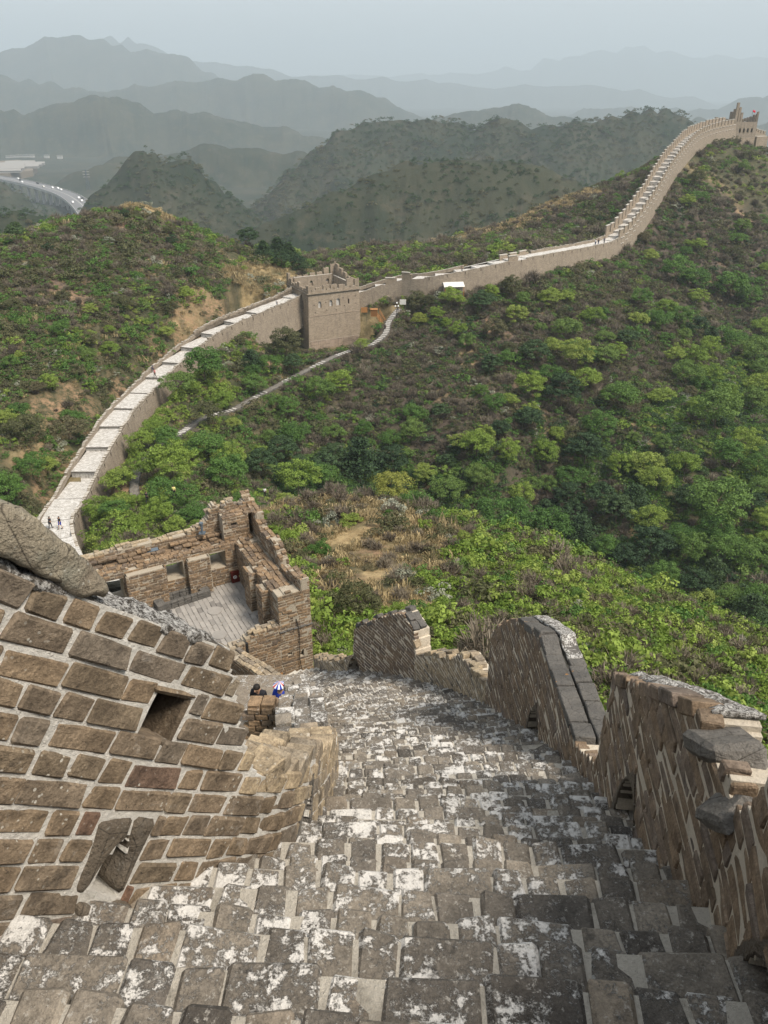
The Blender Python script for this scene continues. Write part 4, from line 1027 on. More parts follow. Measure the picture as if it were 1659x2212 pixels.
# ================================================================== THE RUINED TOWER BELOW
e1 = nrmz([-0.469, 0.883, 0]); e2 = nrmz([0.883, 0.469, 0]); TO = np.array([-3.92, 23.5, -17.5]); ZF = -17.5
def tp(a, b, z): return TO + e2 * a + e1 * b + np.array([0, 0, z - ZF])
tw = empty('ruined_watchtower', tuple(TO), 'roofless ruined brick watchtower with a grey paved floor at the foot of the stairs', 'watchtower')
tr2 = np.random.default_rng(77)
TB = Bricks(M['brick_tower'], 12)
def flat_frame(o, T, Nn):
    o = np.array(o, float); T = nrmz(T); Nn = nrmz(Nn)
    return lambda q, n: (np.array([o[0] + T[0] * q, o[1] + T[1] * q, n]), T, Nn, Z3)
def twall(name, a0b0, T, Nn, length, zlo, top, thick, holes, parent=tw, mat=None, B=None, back=False, CR=0.11, hh=0.092, limit=0, step=0.08, core_mat=None, bz=None):
    fr = flat_frame(a0b0, T, Nn); ztop = max(top(q) for q in np.linspace(0, length, 30)) + 0.03
    Sheet(fr, thick, step, step, 0.006, 0.008).build('wall', 0, length, zlo, ztop, lambda q, z: z < top(q) and not in_hole(q, z, holes), core_mat or M['mortar_tower'], parent)
    Bx = B or TB
    lay(fr, Bx, 0, length, bz if bz is not None else zlo, ztop, lambda q, z: z < top(q) + 0.02, holes, tr2, CR=CR, hh=hh, depth=0.10, pl=0.6, dnoise=0.007)
    return fr
def jag(q, s, amp, f=1.3): return amp * float(fbm(np.array(q * f + s), np.array(s * 3.3), 4, 700))
def rubble_top(fr, q0, q1, top, width, B, L=0.34, rows=None, dens=0.9, zj=0.03, w0=0.1):
    d = w0
    while d < width - 0.05:
        q = q0 + tr2.uniform(0, 0.15)
        while q < q1:
            l = (L if tr2.random() < 0.5 else 0.175) * tr2.uniform(0.85, 1.05)
            if tr2.random() < dens:
                z = top(q + l / 2); p, T, Nn, Up = fr(q + l / 2, z); B.add(p - Nn * d + Z3 * tr2.uniform(-0.03, zj), nrmz(T + Nn * tr2.normal(0, .06)), nrmz(Nn - T * tr2.normal(0, .06)), Z3, (0.34 if l > 0.25 else 0.175, 0.17, 0.09), (l / (0.34 if l > 0.25 else 0.175), 1, 1))
            q += l + 0.02
        d += 0.19
# front right pier: the face seen from the stairs
frA = twall('wall', tp(0.0, -0.5, 0), e2, -e1, 1.2, -20.6, lambda q: -15.62 + 0.05 * math.sin(q * 4), 0.5, [(0.42, 0.56, -16.25, -16.1, False), (0.55, 0.72, -16.75, -16.6, False), (0.25, 0.42, -18.25, -18.12, False), (0.72, 0.98, -18.45, -18.15, True)], bz=-19.9, step=0.04)
p_, T_, N_, U_ = frA(0.6, -17.1)
for kk in range(5): boxpart('cornice_brick', tw, frA(0.12 + kk * 0.25, -17.1 + 0.02 * (kk % 2))[0] - N_ * 0.02, T_, N_, U_, (0.24, 0.16, 0.06), M['coping_dark'], kk)
for a_, z_, w_, h_ in ((0.49, -16.17, 0.14, 0.15), (0.63, -16.67, 0.17, 0.15), (0.33, -18.18, 0.17, 0.13), (0.85, -18.3, 0.26, 0.3)):
    boxpart('recess_back', tw, frA(a_, z_)[0] - N_ * 0.16, T_, N_, U_, (w_ + 0.08, 0.05, h_ + 0.08), M['void'], 1)  # dark plates painted as the shade in the pier's small holes
# outer side of the right wall (seen edge on) and its inside
parR = lambda q: -15.45 + max(0, q - 1.0) * 0.10 + jag(q, 2.0, 0.55, 1.1) + (0.25 if 1.9 < q < 2.9 else 0) + (0.35 if q > 4.4 else 0)
twall('wall', tp(1.2, -0.5, 0), e1, e2, 6.1, -20.6, lambda q: parR(q), 0.34, [], bz=-18.6)
frP = twall('wall', tp(0.86, -0.5, 0), e1, -e2, 6.1, -16.4, lambda q: parR(q), 0.05, [], B=TB, bz=-15.9)
ledge = lambda q: -15.80 + jag(q, 9.0, 0.10)
frI = twall('wall', tp(0.0, -0.5, 0), e1, -e2, 5.3, -17.6, ledge, 0.86, [(1.55, 2.05, -17.6, -16.25, False), (2.9, 3.3, -17.6, -16.25, False)])
rubble_top(frI, 0.0, 5.0, lambda q: ledge(q) + 0.03, 0.86, TB)
rubble_top(frP, 0.0, 6.0, lambda q: parR(q) + 0.03, 0.0, TB)
frO = flat_frame(tp(1.2, -0.5, 0), e1, e2); rubble_top(frO, 0.05, 6.0, lambda q: parR(q) + 0.02, 0.36, TB, w0=0.09)
# front: broken down to the floor, rising to the pier
ftop = lambda q: -17.33 + 0.5 * float(sm(q, 4.9, 6.6)) + jag(q, 4.0, 0.22, 2.0)
frF = twall('wall', tp(-7.0, -0.5, 0), e2, -e1, 7.0, -20.6, ftop, 0.5, [], bz=-19.9)
FB = Bricks(M['brick_low'], 10); rubble_top(frF, 2.0, 7.0, lambda q: ftop(q) + 0.03, 0.5, FB)
# back wall with its window openings, ledge, sloping broken top
WB = [(-0.76, 0.29, -16.72, -16.02), (-2.42, 0.33, -16.70, -15.98), (-4.75, 0.36, -17.3, -16.05)]
hb = [(7.0 - (a + w), 7.0 - (a - w), z0, z1, False) for a, w, z0, z1 in WB]; hb = [(7.0 + a - w, 7.0 + a + w, z0, z1, False) for a, w, z0, z1 in WB]
bl = lambda q: -15.80 + jag(q, 12.0, 0.08)
frB = twall('wall', tp(-7.0, 4.05, 0), e2, -e1, 7.0, -17.6, bl, 0.75, hb)
outer = lambda q: -15.38 + 0.30 * float(sm(abs(q), 5.2, 6.4)) + jag(q, 15.0, 0.15) + 0.6 * float(sm(q, 5.9, 6.6)) * (1 + 0.2 * math.sin(q * 9)) + 0.45 * float(sm(1.3 - q, 0, 1.0))
frB2 = twall('wall', tp(-7.0, 4.80, 0), e2, -e1, 8.2, -20.6, outer, 0.45, [(a, b, c - 0.05, d, e) for a, b, c, d, e in hb], bz=-15.8)
rubble_top(frB, 0.0, 7.0, lambda q: bl(q) + 0.03, 0.75, TB, dens=0.92)
for kk, (lo, hi) in enumerate(((0.5, 0.12), (0.62, 0.26))): rubble_top(frB, 0.0, 7.0, lambda q, hi=hi: bl(q) + 0.03 + hi, 0.75, TB, dens=0.75, w0=lo)
rubble_top(frB2, 0.0, 8.1, lambda q: outer(q) + 0.03, 0.45, FB, w0=0.1)
# splayed pillars between the openings
for a0, a1 in ((-2.0, -1.15), (-4.3, -2.85), (-6.2, -5.2)):
    fr = twall('pillar', tp(a0, 3.78, 0), e2, -e1, a1 - a0, -17.6, lambda q: -15.93, 0.27, [], limit=0)
    twall('pillar', tp(a1, 3.78, 0), e1, e2, 0.27, -17.6, lambda q: -15.93, 0.05, [])
    twall('pillar', tp(a0, 4.05, 0), -e1, -e2, 0.27, -17.6, lambda q: -15.93, 0.05, [])
for b0, b1 in ((0.4, 1.0), (1.7, 2.4)):
    twall('pillar', tp(-0.28, b0, 0), e1, -e2, b1 - b0, -17.6, lambda q: -15.9, 0.28, [])
    twall('pillar', tp(-0.28, b0, 0), e2, -e1, 0.28, -17.6, lambda q: -15.9, 0.05, [])
# tall broken corner pier with dry grass on top
prt = lambda q: -14.75 + jag(q, 21, 0.1)
frC = twall('pillar', tp(-0.35, 4.3, 0), e2, -e1, 1.05, -15.9, prt, 0.9, [(0.35, 0.55, -15.15, -15.0, False)], bz=-15.9)
twall('pillar', tp(0.70, 4.3, 0), e1, e2, 0.9, -15.9, prt, 0.05, [])
rubble_top(frC, 0, 1.0, lambda q: prt(q) + 0.03, 0.9, TB)
for sgn, a0 in ((1, -7.9), ):
    frD = twall('pillar', tp(a0, 3.7, 0), e2, -e1, 1.0, -17.6, lambda q: -15.12 + jag(q, 31, 0.1), 1.2, [(0.3, 0.45, -15.5, -15.35, False)]); rubble_top(frD, 0, 1.0, lambda q: -15.1 + jag(q, 31, 0.1), 1.2, TB)
    twall('pillar', tp(a0 + 1.0, 3.7, 0), e1, e2, 1.2, -17.6, lambda q: -15.12, 0.05, [])
for kk in range(7):     # steps of rubble going down from the left corner
    frE = flat_frame(tp(-6.9 + kk * 0.22, 4.3, 0), e2, -e1); rubble_top(frE, 0, 0.3, lambda q, kk=kk: -15.2 - kk * 0.09, 0.9, FB)
TB.finish(tw, limit=300); FB.finish(tw, 'pale_brick', limit=120)
# floor paving
FT = Bricks(M['floor'], 8); a = -7.2; row = 0
while a < 0.0:
    b = -0.05 - (0.19 if row % 2 else 0)
    while b < 4.1:
        FT.add(tp(a + 0.09, b + 0.18, ZF - 0.03 + tr2.normal(0, 0.0015)), e2, e1, Z3, (0.175, 0.365, 0.06), (1, 1, 1)); b += 0.375
    a += 0.183; row += 1
FT.finish(tw, 'floor_tile', limit=300)
fl = MB(); c_ = tp(-3.6, 2.0, ZF - 1.55); Mz = Matrix(((e2[0], e1[0], 0), (e2[1], e1[1], 0), (0, 0, 1))); fl.box((0, 0, 0), (7.4, 4.3, 3.0), Mz)
o = fl.build('floor_slab', M['mortar_stair'], tw); o.location = tuple(c_ - TO)
for (u, v) in ((464, 1320), (474, 1372)):        # round column footings let into the floor
    d = ray(u, v); c = d * (ZF / d[2]); m = MB(); m.tube((0, 0, 0), (0, 0, 0.03), 0.27, n=24); m.tube((0, 0, 0.03), (0, 0, 0.036), 0.23, n=24)
    o = m.build('column_footing', M['floor'], tw); o.location = tuple(c - TO)
# low brick trough by the back wall
tg = empty('brick_trough', tuple(tp(-3.3, 2.5, ZF)), 'low open rectangular trough of grey bricks on the tower floor by the back wall', 'trough')
def at_floor(u, v, z=ZF):
    d = ray(u, v); return d * (z / d[2])
A0 = at_floor(352, 1322); B0 = at_floor(450, 1290); Td = nrmz(B0 - A0); Ld = float(np.linalg.norm(B0 - A0)); Nd = nrmz([-Td[1], Td[0], 0]); KB = Bricks(M['coping_dark'], 8)
for lv in range(3):
    for side in (0.0, 0.55):
        q = 0.1
        while q < Ld - 0.1: KB.add(A0 + Td * (q + 0.12) + Nd * (side + 0.08) + Z3 * (0.05 + lv * 0.10), Td, Nd, Z3, (0.25, 0.16, 0.09), (1, 1, 1)); q += 0.265
    for q in (0.0, Ld - 0.05):
        for kk in range(4): KB.add(A0 + Td * (q) + Nd * (0.08 + kk * 0.185) + Z3 * (0.052 + lv * 0.10), Td, Nd, Z3, (0.34, 0.17, 0.09), (1, 1, 1))
KB.finish(tg, 'brick', 200)
# fire box in the corner
c = at_floor(515, 1257); fb = empty('fire_box', tuple(c), 'dark red fire equipment box with two round emblems in the tower corner', 'fire box', rz=math.atan2(e2[1], e2[0]))
m = MB(); m.box((0, 0.12, 0.24), (0.50, 0.26, 0.46)); m.build('cabinet', M['red_box'], fb); m = MB(); m.box((0, 0.12, 0.485), (0.54, 0.30, 0.03)); m.build('lid', M['red_box'], fb)
for x, mt in ((-0.12, M['white']), (0.12, M['cloth_yellow'])):
    m = MB(); m.tube((x, -0.012, 0.27), (x, -0.022, 0.27), 0.075, n=20); o = m.build('emblem', mt, fb); m = MB(); m.tube((x, -0.022, 0.27), (x, -0.028, 0.27), 0.05, n=16); o2 = m.build('emblem_centre', M['black'], o); m = MB(); m.tube((x, -0.028, 0.27), (x, -0.032, 0.27), 0.028, n=12); m.build('emblem_mark', mt, o)
# small notice board with white characters
c = at_floor(438, 1272); sg = empty('notice_sign', tuple(c + Z3 * 0.08), 'small black notice board with white characters leaning at the back wall', 'sign', rz=math.atan2(e2[1], e2[0]))
m = MB(); m.box((0, 0, 0.10), (0.48, 0.03, 0.18)); m.build('board', M['black'], sg)
for kk in range(7):
    m = MB(); x = -0.18 + kk * 0.058; sz = 0.032 if kk > 1 else 0.05
    for dz in (0.0, 0.02, 0.04)[: 3]: m.box((x, -0.018, 0.075 + dz), (sz, 0.004, 0.006))
    m.box((x - 0.008 * (kk % 2), -0.019, 0.095), (0.006, 0.004, 0.05)); m.build('character', M['white'], sg)
# lamps on the broken wall tops
c = W(332, 1204, 30.6); c[2] = -15.72; fl_ = empty('floodlight', tuple(c), 'small grey floodlight lying on the broken back wall of the ruined tower', 'lamp', rz=math.atan2(e2[1], e2[0]))
m = MB(); m.box((0, 0, 0.14), (0.42, 0.16, 0.06), Matrix.Rotation(R(18), 3, 'X')); m.build('lamp_head', M['metal_grey'], fl_); m = MB(); m.box((0.08, 0.04, 0.05), (0.12, 0.10, 0.12)); m.build('bracket', M['metal_grey'], fl_)
c = W(437, 1152, 31.0); bo = empty('lamp_post', tuple(c), 'short dark blue grey bollard lamp on the top of the back wall', 'lamp')
m = MB(); m.box((0, 0, 0.02), (0.24, 0.2, 0.05)); m.build('base', M['metal_grey'], bo); m = MB(); m.tube((0, 0, 0), (0, 0, 0.42), 0.045, n=12); m.build('post', M['metal_grey'], bo); m = MB(); m.tube((0, 0, 0.40), (0, 0, 0.47), 0.075, n=14); m.build('cap', M['metal_grey'], bo)
c = at_floor(534, 1402, -17.05); bo = empty('post', tuple(c), 'short black post stump on the low front wall of the tower', 'post'); m = MB(); m.tube((0, 0, -0.2), (0, 0, 0.25), 0.05, n=10); m.build('shaft', M['black'], bo)
# cable hanging down the pier
cb = MB(); prev = None
for kk in range(40):
    f = kk / 39; q = 0.62 + 0.05 * math.sin(f * 9) + 0.16 * f; z = -16.7 - 3.4 * f; p = frA(q, z)[0] + N_ * (0.03 + 0.05 * math.sin(f * 3.1))
    if prev is not None: cb.tube(prev, p, 0.014, n=5)
    prev = p
o = cb.build('cable', M['black']); setp(o, 'black cable hanging down the brick pier of the ruined tower', 'cable')
# wooden rail pieces at the foot of the pier
c = at_floor(600, 1470, -18.6); wd = empty('wooden_rail', tuple(c), 'two short brown wooden rails at the tower entrance', 'rail')
for kk in range(2): m = MB(); m.box((0.14 * kk, 0, 0.3), (0.06, 0.5, 0.06), Matrix.Rotation(R(-35), 3, 'X') @ Matrix.Rotation(R(0), 3, 'Z')); m.build('rail', M['wood'], wd)
# passage wall between the stairs and the tower
pw = empty('battlement', (-4.4, 20.8, -18), 'thick rubble topped wall end between the man and the ruined tower', 'wall', 'battlements along the stairway')
PB = Bricks(M['brick_low'], 10); TB2 = Bricks(M['brick_tower'], 10)
pa = np.array([-5.5, 22.0, 0]); pb = np.array([-3.2, 19.5, 0]); Tp = nrmz(pb - pa); Np = nrmz([Tp[1], -Tp[0], 0]); Lp = float(np.linalg.norm(pb - pa)); ptop = lambda q: -17.25 + 0.14 * q + jag(q, 41, 0.10, 2)
frp = twall('wall', pa, Tp, Np, Lp, -20.5, ptop, 0.55, [], parent=pw, B=TB2, bz=-19.0)
fq = flat_frame(pa + np.array(Np) * 0.0, Tp, Np); rubble_top(fq, 0, Lp, lambda q: ptop(q) + 0.03, 0.6, PB)
TB2.finish(pw, limit=200); PB.finish(pw, 'pale_brick', limit=200)
# paved landings
lg = MB(); lg.box((-4.6, 17.6, -16.80), (4.0, 3.6, 1.6)); lg.box((-3.6, 20.6, -19.9), (1.6, 2.6, 2.0)); o = lg.build('landing', M['stair']); setp(o, kind='structure')

# ================================================================== THE GREAT WALL BEYOND
def resample(pts, step=1.0):
    pts = np.array(pts, float); f = np.linspace(0, len(pts) - 1, len(pts) * 40); k = np.minimum(f.astype(int), len(pts) - 2); t = (f - k)[:, None]
    p0 = pts[np.maximum(k - 1, 0)]; p1 = pts[k]; p2 = pts[k + 1]; p3 = pts[np.minimum(k + 2, len(pts) - 1)]
    c = 0.5 * ((2 * p1) + (-p0 + p2) * t + (2 * p0 - 5 * p1 + 4 * p2 - p3) * t ** 2 + (-p0 + 3 * p1 - 3 * p2 + p3) * t ** 3)
    L = np.concatenate([[0], np.cumsum(np.linalg.norm(np.diff(c[:, :2], axis=0), axis=1))]); n = int(L[-1] / step); q = np.linspace(0, L[-1], n + 1)
    return np.stack([np.interp(q, L, c[:, m]) for m in range(3)], -1), q
def uvmesh(name, quads, uvs, mats, mi, parent):
    me = bpy.data.meshes.new(name); V = np.array(quads).reshape(-1, 3) - parent_loc(parent)
    me.from_pydata([tuple(p) for p in V], [], [(4 * i, 4 * i + 1, 4 * i + 2, 4 * i + 3) for i in range(len(quads))])
    for m in mats: me.materials.append(m)
    me.polygons.foreach_set('material_index', mi)
    ul = me.uv_layers.new(name='UVMap'); ul.data.foreach_set('uv', np.array(uvs, np.float32).reshape(-1)); me.update()
    return link_mesh(name, me, parent)
class Q:
    def __init__(s): s.q = []; s.uv = []; s.mi = []
    def quad(s, a, b, c, d, u0, u1, v0, v1, mi=0):
        s.q.append([a, b, c, d]); s.uv.append([(u0, v0), (u1, v0), (u1, v1), (u0, v1)]); s.mi.append(mi)
    def build(s, name, mats, parent): return uvmesh(name, s.q, s.uv, mats if isinstance(mats, list) else [mats], s.mi, parent)
    def block(s, o, T, Nn, l, w, z0, z1, u=0.0, mi=0, mt=0):
        """upright block: length l along T, width w along -Nn"""
        o = np.array(o, float); A = o.copy(); B = o + T * l; C = B - Nn * w; D = A - Nn * w
        def at(p, z): p = p.copy(); p[2] = z; return p
        for a, b, ul in ((A, B, l), (B, C, w), (C, D, l), (D, A, w)): s.quad(at(a, z0), at(b, z0), at(b, z1), at(a, z1), u, u + ul, z0, z1, mi)
        s.quad(at(A, z1), at(B, z1), at(C, z1), at(D, z1), u, u + l, 0, w, mt)
def frames(c):
    T = np.gradient(c, axis=0); T[:, 2] = 0; T /= np.linalg.norm(T, axis=1)[:, None]; Nr = np.stack([T[:, 1], -T[:, 0], 0 * T[:, 0]], -1); return T, Nr
wrg = np.random.default_rng(5)
def wall_section(name, label, pts, width, depR, depL, every, batter=0.12):
    c, q = resample(pts, 0.5); T, Nr = frames(c); mid = c[len(c) // 2]
    e = empty(name, tuple(mid), label, 'wall', 'runs of the great wall beyond')
    # the walk goes down or up in shallow steps
    zz = c[:, 2].copy(); lev = [zz[0]]; k0 = 0
    slope = np.abs(np.gradient(zz, 0.5))
    for i in range(1, len(zz)):
        st_ = every if slope[i] < 0.35 else 0.6
        if q[i] - q[k0] > st_: k0 = i
        lev.append(zz[k0])
    lev = np.array(lev); hw = width / 2; A = Q(); Bq = Q(); jn = [jag(x, 51, 0.12, 0.8) for x in q]
    for i in range(len(c) - 1):
        L0, L1 = c[i] - Nr[i] * hw, c[i + 1] - Nr[i + 1] * hw; R0, R1 = c[i] + Nr[i] * hw, c[i + 1] + Nr[i + 1] * hw
        z = lev[i]; s4 = lambda p, zz_: np.array([p[0], p[1], zz_])
        A.quad(s4(L0, z), s4(R0, z), s4(R1, z), s4(L1, z), 0, width, q[i], q[i + 1])
        if abs(lev[i + 1] - z) > 1e-6: A.quad(s4(L1, z), s4(R1, z), s4(R1, lev[i + 1]), s4(L1, lev[i + 1]), 0, width, q[i], q[i] + 0.3)
        for side, P0, P1, dep in ((1, R0, R1, depR), (-1, L0, L1, depL)):
            O0, O1 = P0 + Nr[i] * side * (0.45 + batter * dep), P1 + Nr[i + 1] * side * (0.45 + batter * dep); U0, U1 = P0 + Nr[i] * side * 0.45, P1 + Nr[i + 1] * side * 0.45
            a, b, c2, d = s4(O0, c[i][2] - dep), s4(O1, c[i + 1][2] - dep), s4(U1, c[i + 1][2] + 0.0), s4(U0, c[i][2] + 0.0)
            uvz = (c[i][2] - dep, c[i][2])
            if side > 0: Bq.quad(a, b, c2, d, q[i], q[i + 1], *uvz)
            else: Bq.quad(b, a, d, c2, q[i + 1], q[i], *uvz)
            A.quad(s4(P0, c[i][2]), s4(U0, c[i][2]), s4(U1, c[i + 1][2]), s4(P1, c[i + 1][2]), 0, 0.45, q[i], q[i + 1])
    A.build('walkway', M['walk'], e); Bq.build('wall', M['far_face'], e)
    return e, c, q, T, Nr, lev, hw
def low_parapet(e, S, i0, i1, side, h, amp, seed, name='parapet'):
    """broken low parapet, rubble along its top"""
    c, q, T, Nr, lev, hw = S; A = Q(); prev = None; w_ = 0.42
    hs_ = [max(0.05, h + jag(q[i], seed, amp, 0.9) + wrg.uniform(-1, 1) * amp * 0.25) for i in range(len(c))]
    for i in range(i0, i1):
        n = 2
        for k in range(n):
            f0, f1 = k / n, (k + 1) / n; P0 = c[i] * (1 - f0) + c[i + 1] * f0; P1 = c[i] * (1 - f1) + c[i + 1] * f1; N_i = Nr[i] * side
            z0 = c[i][2] * (1 - f0) + c[i + 1][2] * f0; top = z0 + hs_[i] + wrg.uniform(-1, 1) * amp * 0.3; out_ = hw + 0.43
            o = P0 + N_i * out_; Tn = nrmz((P1 - P0) * [1, 1, 0]); A.block(o, Tn, N_i, float(np.linalg.norm((P1 - P0)[:2])), w_, z0 - 0.35, top, q[i], 0, 1)
    A.build(name, [M['far_face'], M['far_top']], e)
def merlons(e, S, i0, i1, side, h, pitch, gap, seed, base=0.8, crenel=0.75, stepdown=True, skip=0.0, r=None, thick=0.4):
    c, q, T, Nr, lev, hw = S; r = np.random.default_rng(seed); i = i0
    n_m = int(round(pitch / 0.5)); n_g = int(round(gap / 0.5))
    while i + n_m + n_g < i1:
        o = c[i] + Nr[i] * side * (hw + 0.43); p2 = c[i + n_m] + Nr[i + n_m] * side * (hw + 0.43); Tn = nrmz((p2 - o) * [1, 1, 0]); l = float(np.linalg.norm((p2 - o)[:2]))
        zt = max(c[i][2], c[i + n_m][2]) * 0.55 + min(c[i][2], c[i + n_m][2]) * 0.45 + h * r.uniform(0.85, 1.05); zb_ = min(c[i][2], c[i + n_m][2]) - base
        if r.random() >= skip:
            A = Q(); A.block(o, Tn, Nr[i] * side, l, thick, zb_, zt, q[i]); mo = A.build('merlon', M['far_tower'], e)
            A = Q(); A.block(o + Nr[i] * side * 0.08 - Tn * 0.08, Tn, Nr[i] * side, l + 0.16, thick + 0.16, zt + 0.005, zt + 0.17, q[i]); cp = A.build('coping', M['far_top'], e); cp.parent = mo
        o = p2; p3 = c[i + n_m + n_g] + Nr[i + n_m + n_g] * side * (hw + 0.43); l = float(np.linalg.norm((p3 - o)[:2])); A = Q()
        zm = (c[i + n_m][2] + c[i + n_m + n_g][2]) / 2 + crenel * r.uniform(0.7, 1.1)
        A.block(o, nrmz((p3 - o) * [1, 1, 0]), Nr[i] * side, l, thick, zm - crenel - base, zm, q[i], 0, 0); A.build('crenel_sill', M['far_tower'], e)
        i += n_m + n_g
def drains(e, S, i0, i1, side, every, h=0.9):
    c, q, T, Nr, lev, hw = S
    for i in range(i0, i1, int(every / 0.5)):
        A = Q(); A.block(c[i] + Nr[i] * side * (hw + 0.52) , T[i], Nr[i] * side, 0.16, 0.2, c[i][2] - h - wrg.uniform(0, 0.5), c[i][2] + 0.05); A.build('drain_slot', M['void'], e)  # proud dark box, its colour painted as the shade in the slit
e_s1, c, q, T, Nr, lev, hw = wall_section('great_wall', 'pale paved wall walk climbing from behind the ruined tower to the square watchtower', SEC1, 3.9, 7.0, 5.0, 7.5)
S1 = (c, q, T, Nr, lev, hw); vis = int(np.argmin(np.abs(c[:, 1] - 80)))
low_parapet(e_s1, S1, vis, len(c) - 2, 1, 0.45, 0.28, 3); low_parapet(e_s1, S1, vis, len(c) - 2, -1, 0.55, 0.35, 4)
k = int(np.argmin(np.abs(c[:, 1] - 165))); low_parapet(e_s1, S1, k, len(c) - 2, -1, 1.0, 0.35, 6)
drains(e_s1, S1, vis, len(c) - 10, 1, 3.5)
for i in range(vis, len(c) - 20, 1):
    if abs(lev[i + 1] - lev[i]) > 1e-6:
        A = Q(); A.block(c[i + 1] - Nr[i] * hw * 0.98 - T[i] * 0.10, Nr[i], T[i], hw * 1.96, 0.0 - 0.10, max(lev[i], lev[i + 1]) - 0.2, max(lev[i], lev[i + 1]) + 0.02); A.build('step_edge', M['slab'], e_s1)
e_s2, c, q, T, Nr, lev, hw = wall_section('great_wall', 'crenellated wall running right and climbing steeply in stepped battlements to the hilltop tower', SEC2, 3.6, 7.5, 6.0, 5.0)
S2 = (c, q, T, Nr, lev, hw)
def idx(u): return int(np.argmin([abs(proj(p)[0] - u) for p in c]))
ks = idx(1322)
low_parapet(e_s2, S2, idx(920), idx(1085), 1, 0.25, 0.10, 7); low_parapet(e_s2, S2, idx(770), idx(830), 1, 0.30, 0.15, 8); low_parapet(e_s2, S2, idx(1125), ks, 1, 0.30, 0.12, 9)
for u0, u1, h in ((832, 870, 1.1), (872, 905, 1.5), (905, 921, 1.9), (1085, 1118, 1.3)):
    i0, i1 = idx(u0), idx(u1); merlons(e_s2, S2, i0, i1 + 2, 1, h, 2.5, 0.5, int(u0), 0.4, h * 0.7)
low_parapet(e_s2, S2, 2, idx(1010), -1, 0.5, 0.08, 10); merlons(e_s2, S2, idx(1090), idx(1160), -1, 1.0, 2.5, 1.0, 12, 0.4, 0.5); low_parapet(e_s2, S2, idx(1160), ks, -1, 0.7, 0.3, 13)
merlons(e_s2, S2, ks, len(c) - 2, 1, 2.1, 3.0, 1.0, 14, 2.2, 0.5); merlons(e_s2, S2, ks, len(c) - 2, -1, 2.9, 3.0, 1.0, 15, 2.2, 0.7)
for i in range(ks + 2, len(c) - 6, 8):      # ledges with a drain below on the outer face
    for dz_ in (0.1, -1.5):
        A = Q(); zz_ = c[i][2] - 0.2 + dz_; A.block(c[i] + Nr[i] * (hw + 0.66 + 0.06 * (dz_ < 0)), T[i], Nr[i], 3.0, 0.3, zz_, zz_ + 0.16, 0, 1, 1); A.build('ledge', [M['far_face'], M['far_top']], e_s2)
    A = Q(); A.block(c[i + 3] + Nr[i + 3] * (hw + 0.72), T[i], Nr[i], 0.2, 0.25, c[i][2] - 3.0, c[i][2] - 1.6); A.build('drain_slot', M['void'], e_s2)  # dark box again painted for the shaded gap of the drain
drains(e_s2, S2, idx(925), len(c) - 20, 1, 4.0)

def panel(parent, name, o, T, Nn, w, z0, z1, holes, thick, mat, mtop=None, u0=0.0, batter=0.0, dz=0.0):
    """upright masonry slab with real openings (x0, x1, z0, z1, arched)"""
    A = Q(); o = np.array(o, float)
    xs = sorted({0.0, w} | {v for h in holes for v in ((h[0], h[1]) if not h[4] else tuple(np.linspace(h[0], h[1], 9)))}); zs = sorted({z0, z1} | {v for h in holes for v in (h[2], h[3])})
    def at(x, z, d): p = o + T * x - Nn * d + Nn * batter * (z1 - z); p[2] = z; return p
    def hh(x, h):
        c = (h[0] + h[1]) / 2; k = (x - c) / ((h[1] - h[0]) / 2); return h[3] - (h[1] - h[0]) / 2 * (1 - math.sqrt(max(0, 1 - k * k))) if h[4] else h[3]
    for xa, xb in zip(xs[:-1], xs[1:]):
        for za, zb_ in zip(zs[:-1], zs[1:]):
            xm, zm = (xa + xb) / 2, (za + zb_) / 2; h = next((h for h in holes if h[0] < xm < h[1] and h[2] < zm < h[3]), None)
            if h is None:
                A.quad(at(xa, za, 0), at(xb, za, 0), at(xb, zb_, 0), at(xa, zb_, 0), u0 + xa, u0 + xb, za, zb_); A.quad(at(xb, za, thick), at(xa, za, thick), at(xa, zb_, thick), at(xb, zb_, thick), xb, xa, za, zb_)
            elif h[4] and zb_ >= h[3] - 1e-6:
                ta, tb = hh(xa, h), hh(xb, h)
                A.quad(at(xa, ta, 0), at(xb, tb, 0), at(xb, zb_, 0), at(xa, zb_, 0), u0 + xa, u0 + xb, ta, zb_); A.quad(at(xa, ta, 0), at(xa, ta, thick), at(xb, tb, thick), at(xb, tb, 0), 0, thick, 0, xb - xa)
    for h in holes:
        for x in (h[0], h[1]): A.quad(at(x, h[2], 0), at(x, h[2], thick), at(x, hh(x, h), thick), at(x, hh(x, h), 0), 0, thick, h[2], h[3])
        A.quad(at(h[0], h[2], 0), at(h[1], h[2], 0), at(h[1], h[2], thick), at(h[0], h[2], thick), 0, 1, 0, 1)
        if not h[4]: A.quad(at(h[0], h[3], 0), at(h[1], h[3], 0), at(h[1], h[3], thick), at(h[0], h[3], thick), 0, 1, 0, 1)
    A.quad(at(0, z1, 0), at(w, z1, 0), at(w, z1, thick), at(0, z1, thick), 0, w, 0, thick, 1)
    for x in (0, w): A.quad(at(x, z0, 0), at(x, z0, thick), at(x, z1, thick), at(x, z1, 0), 0, thick, z0, z1)
    return A.build(name, [mat, mtop or M['far_top']], parent)
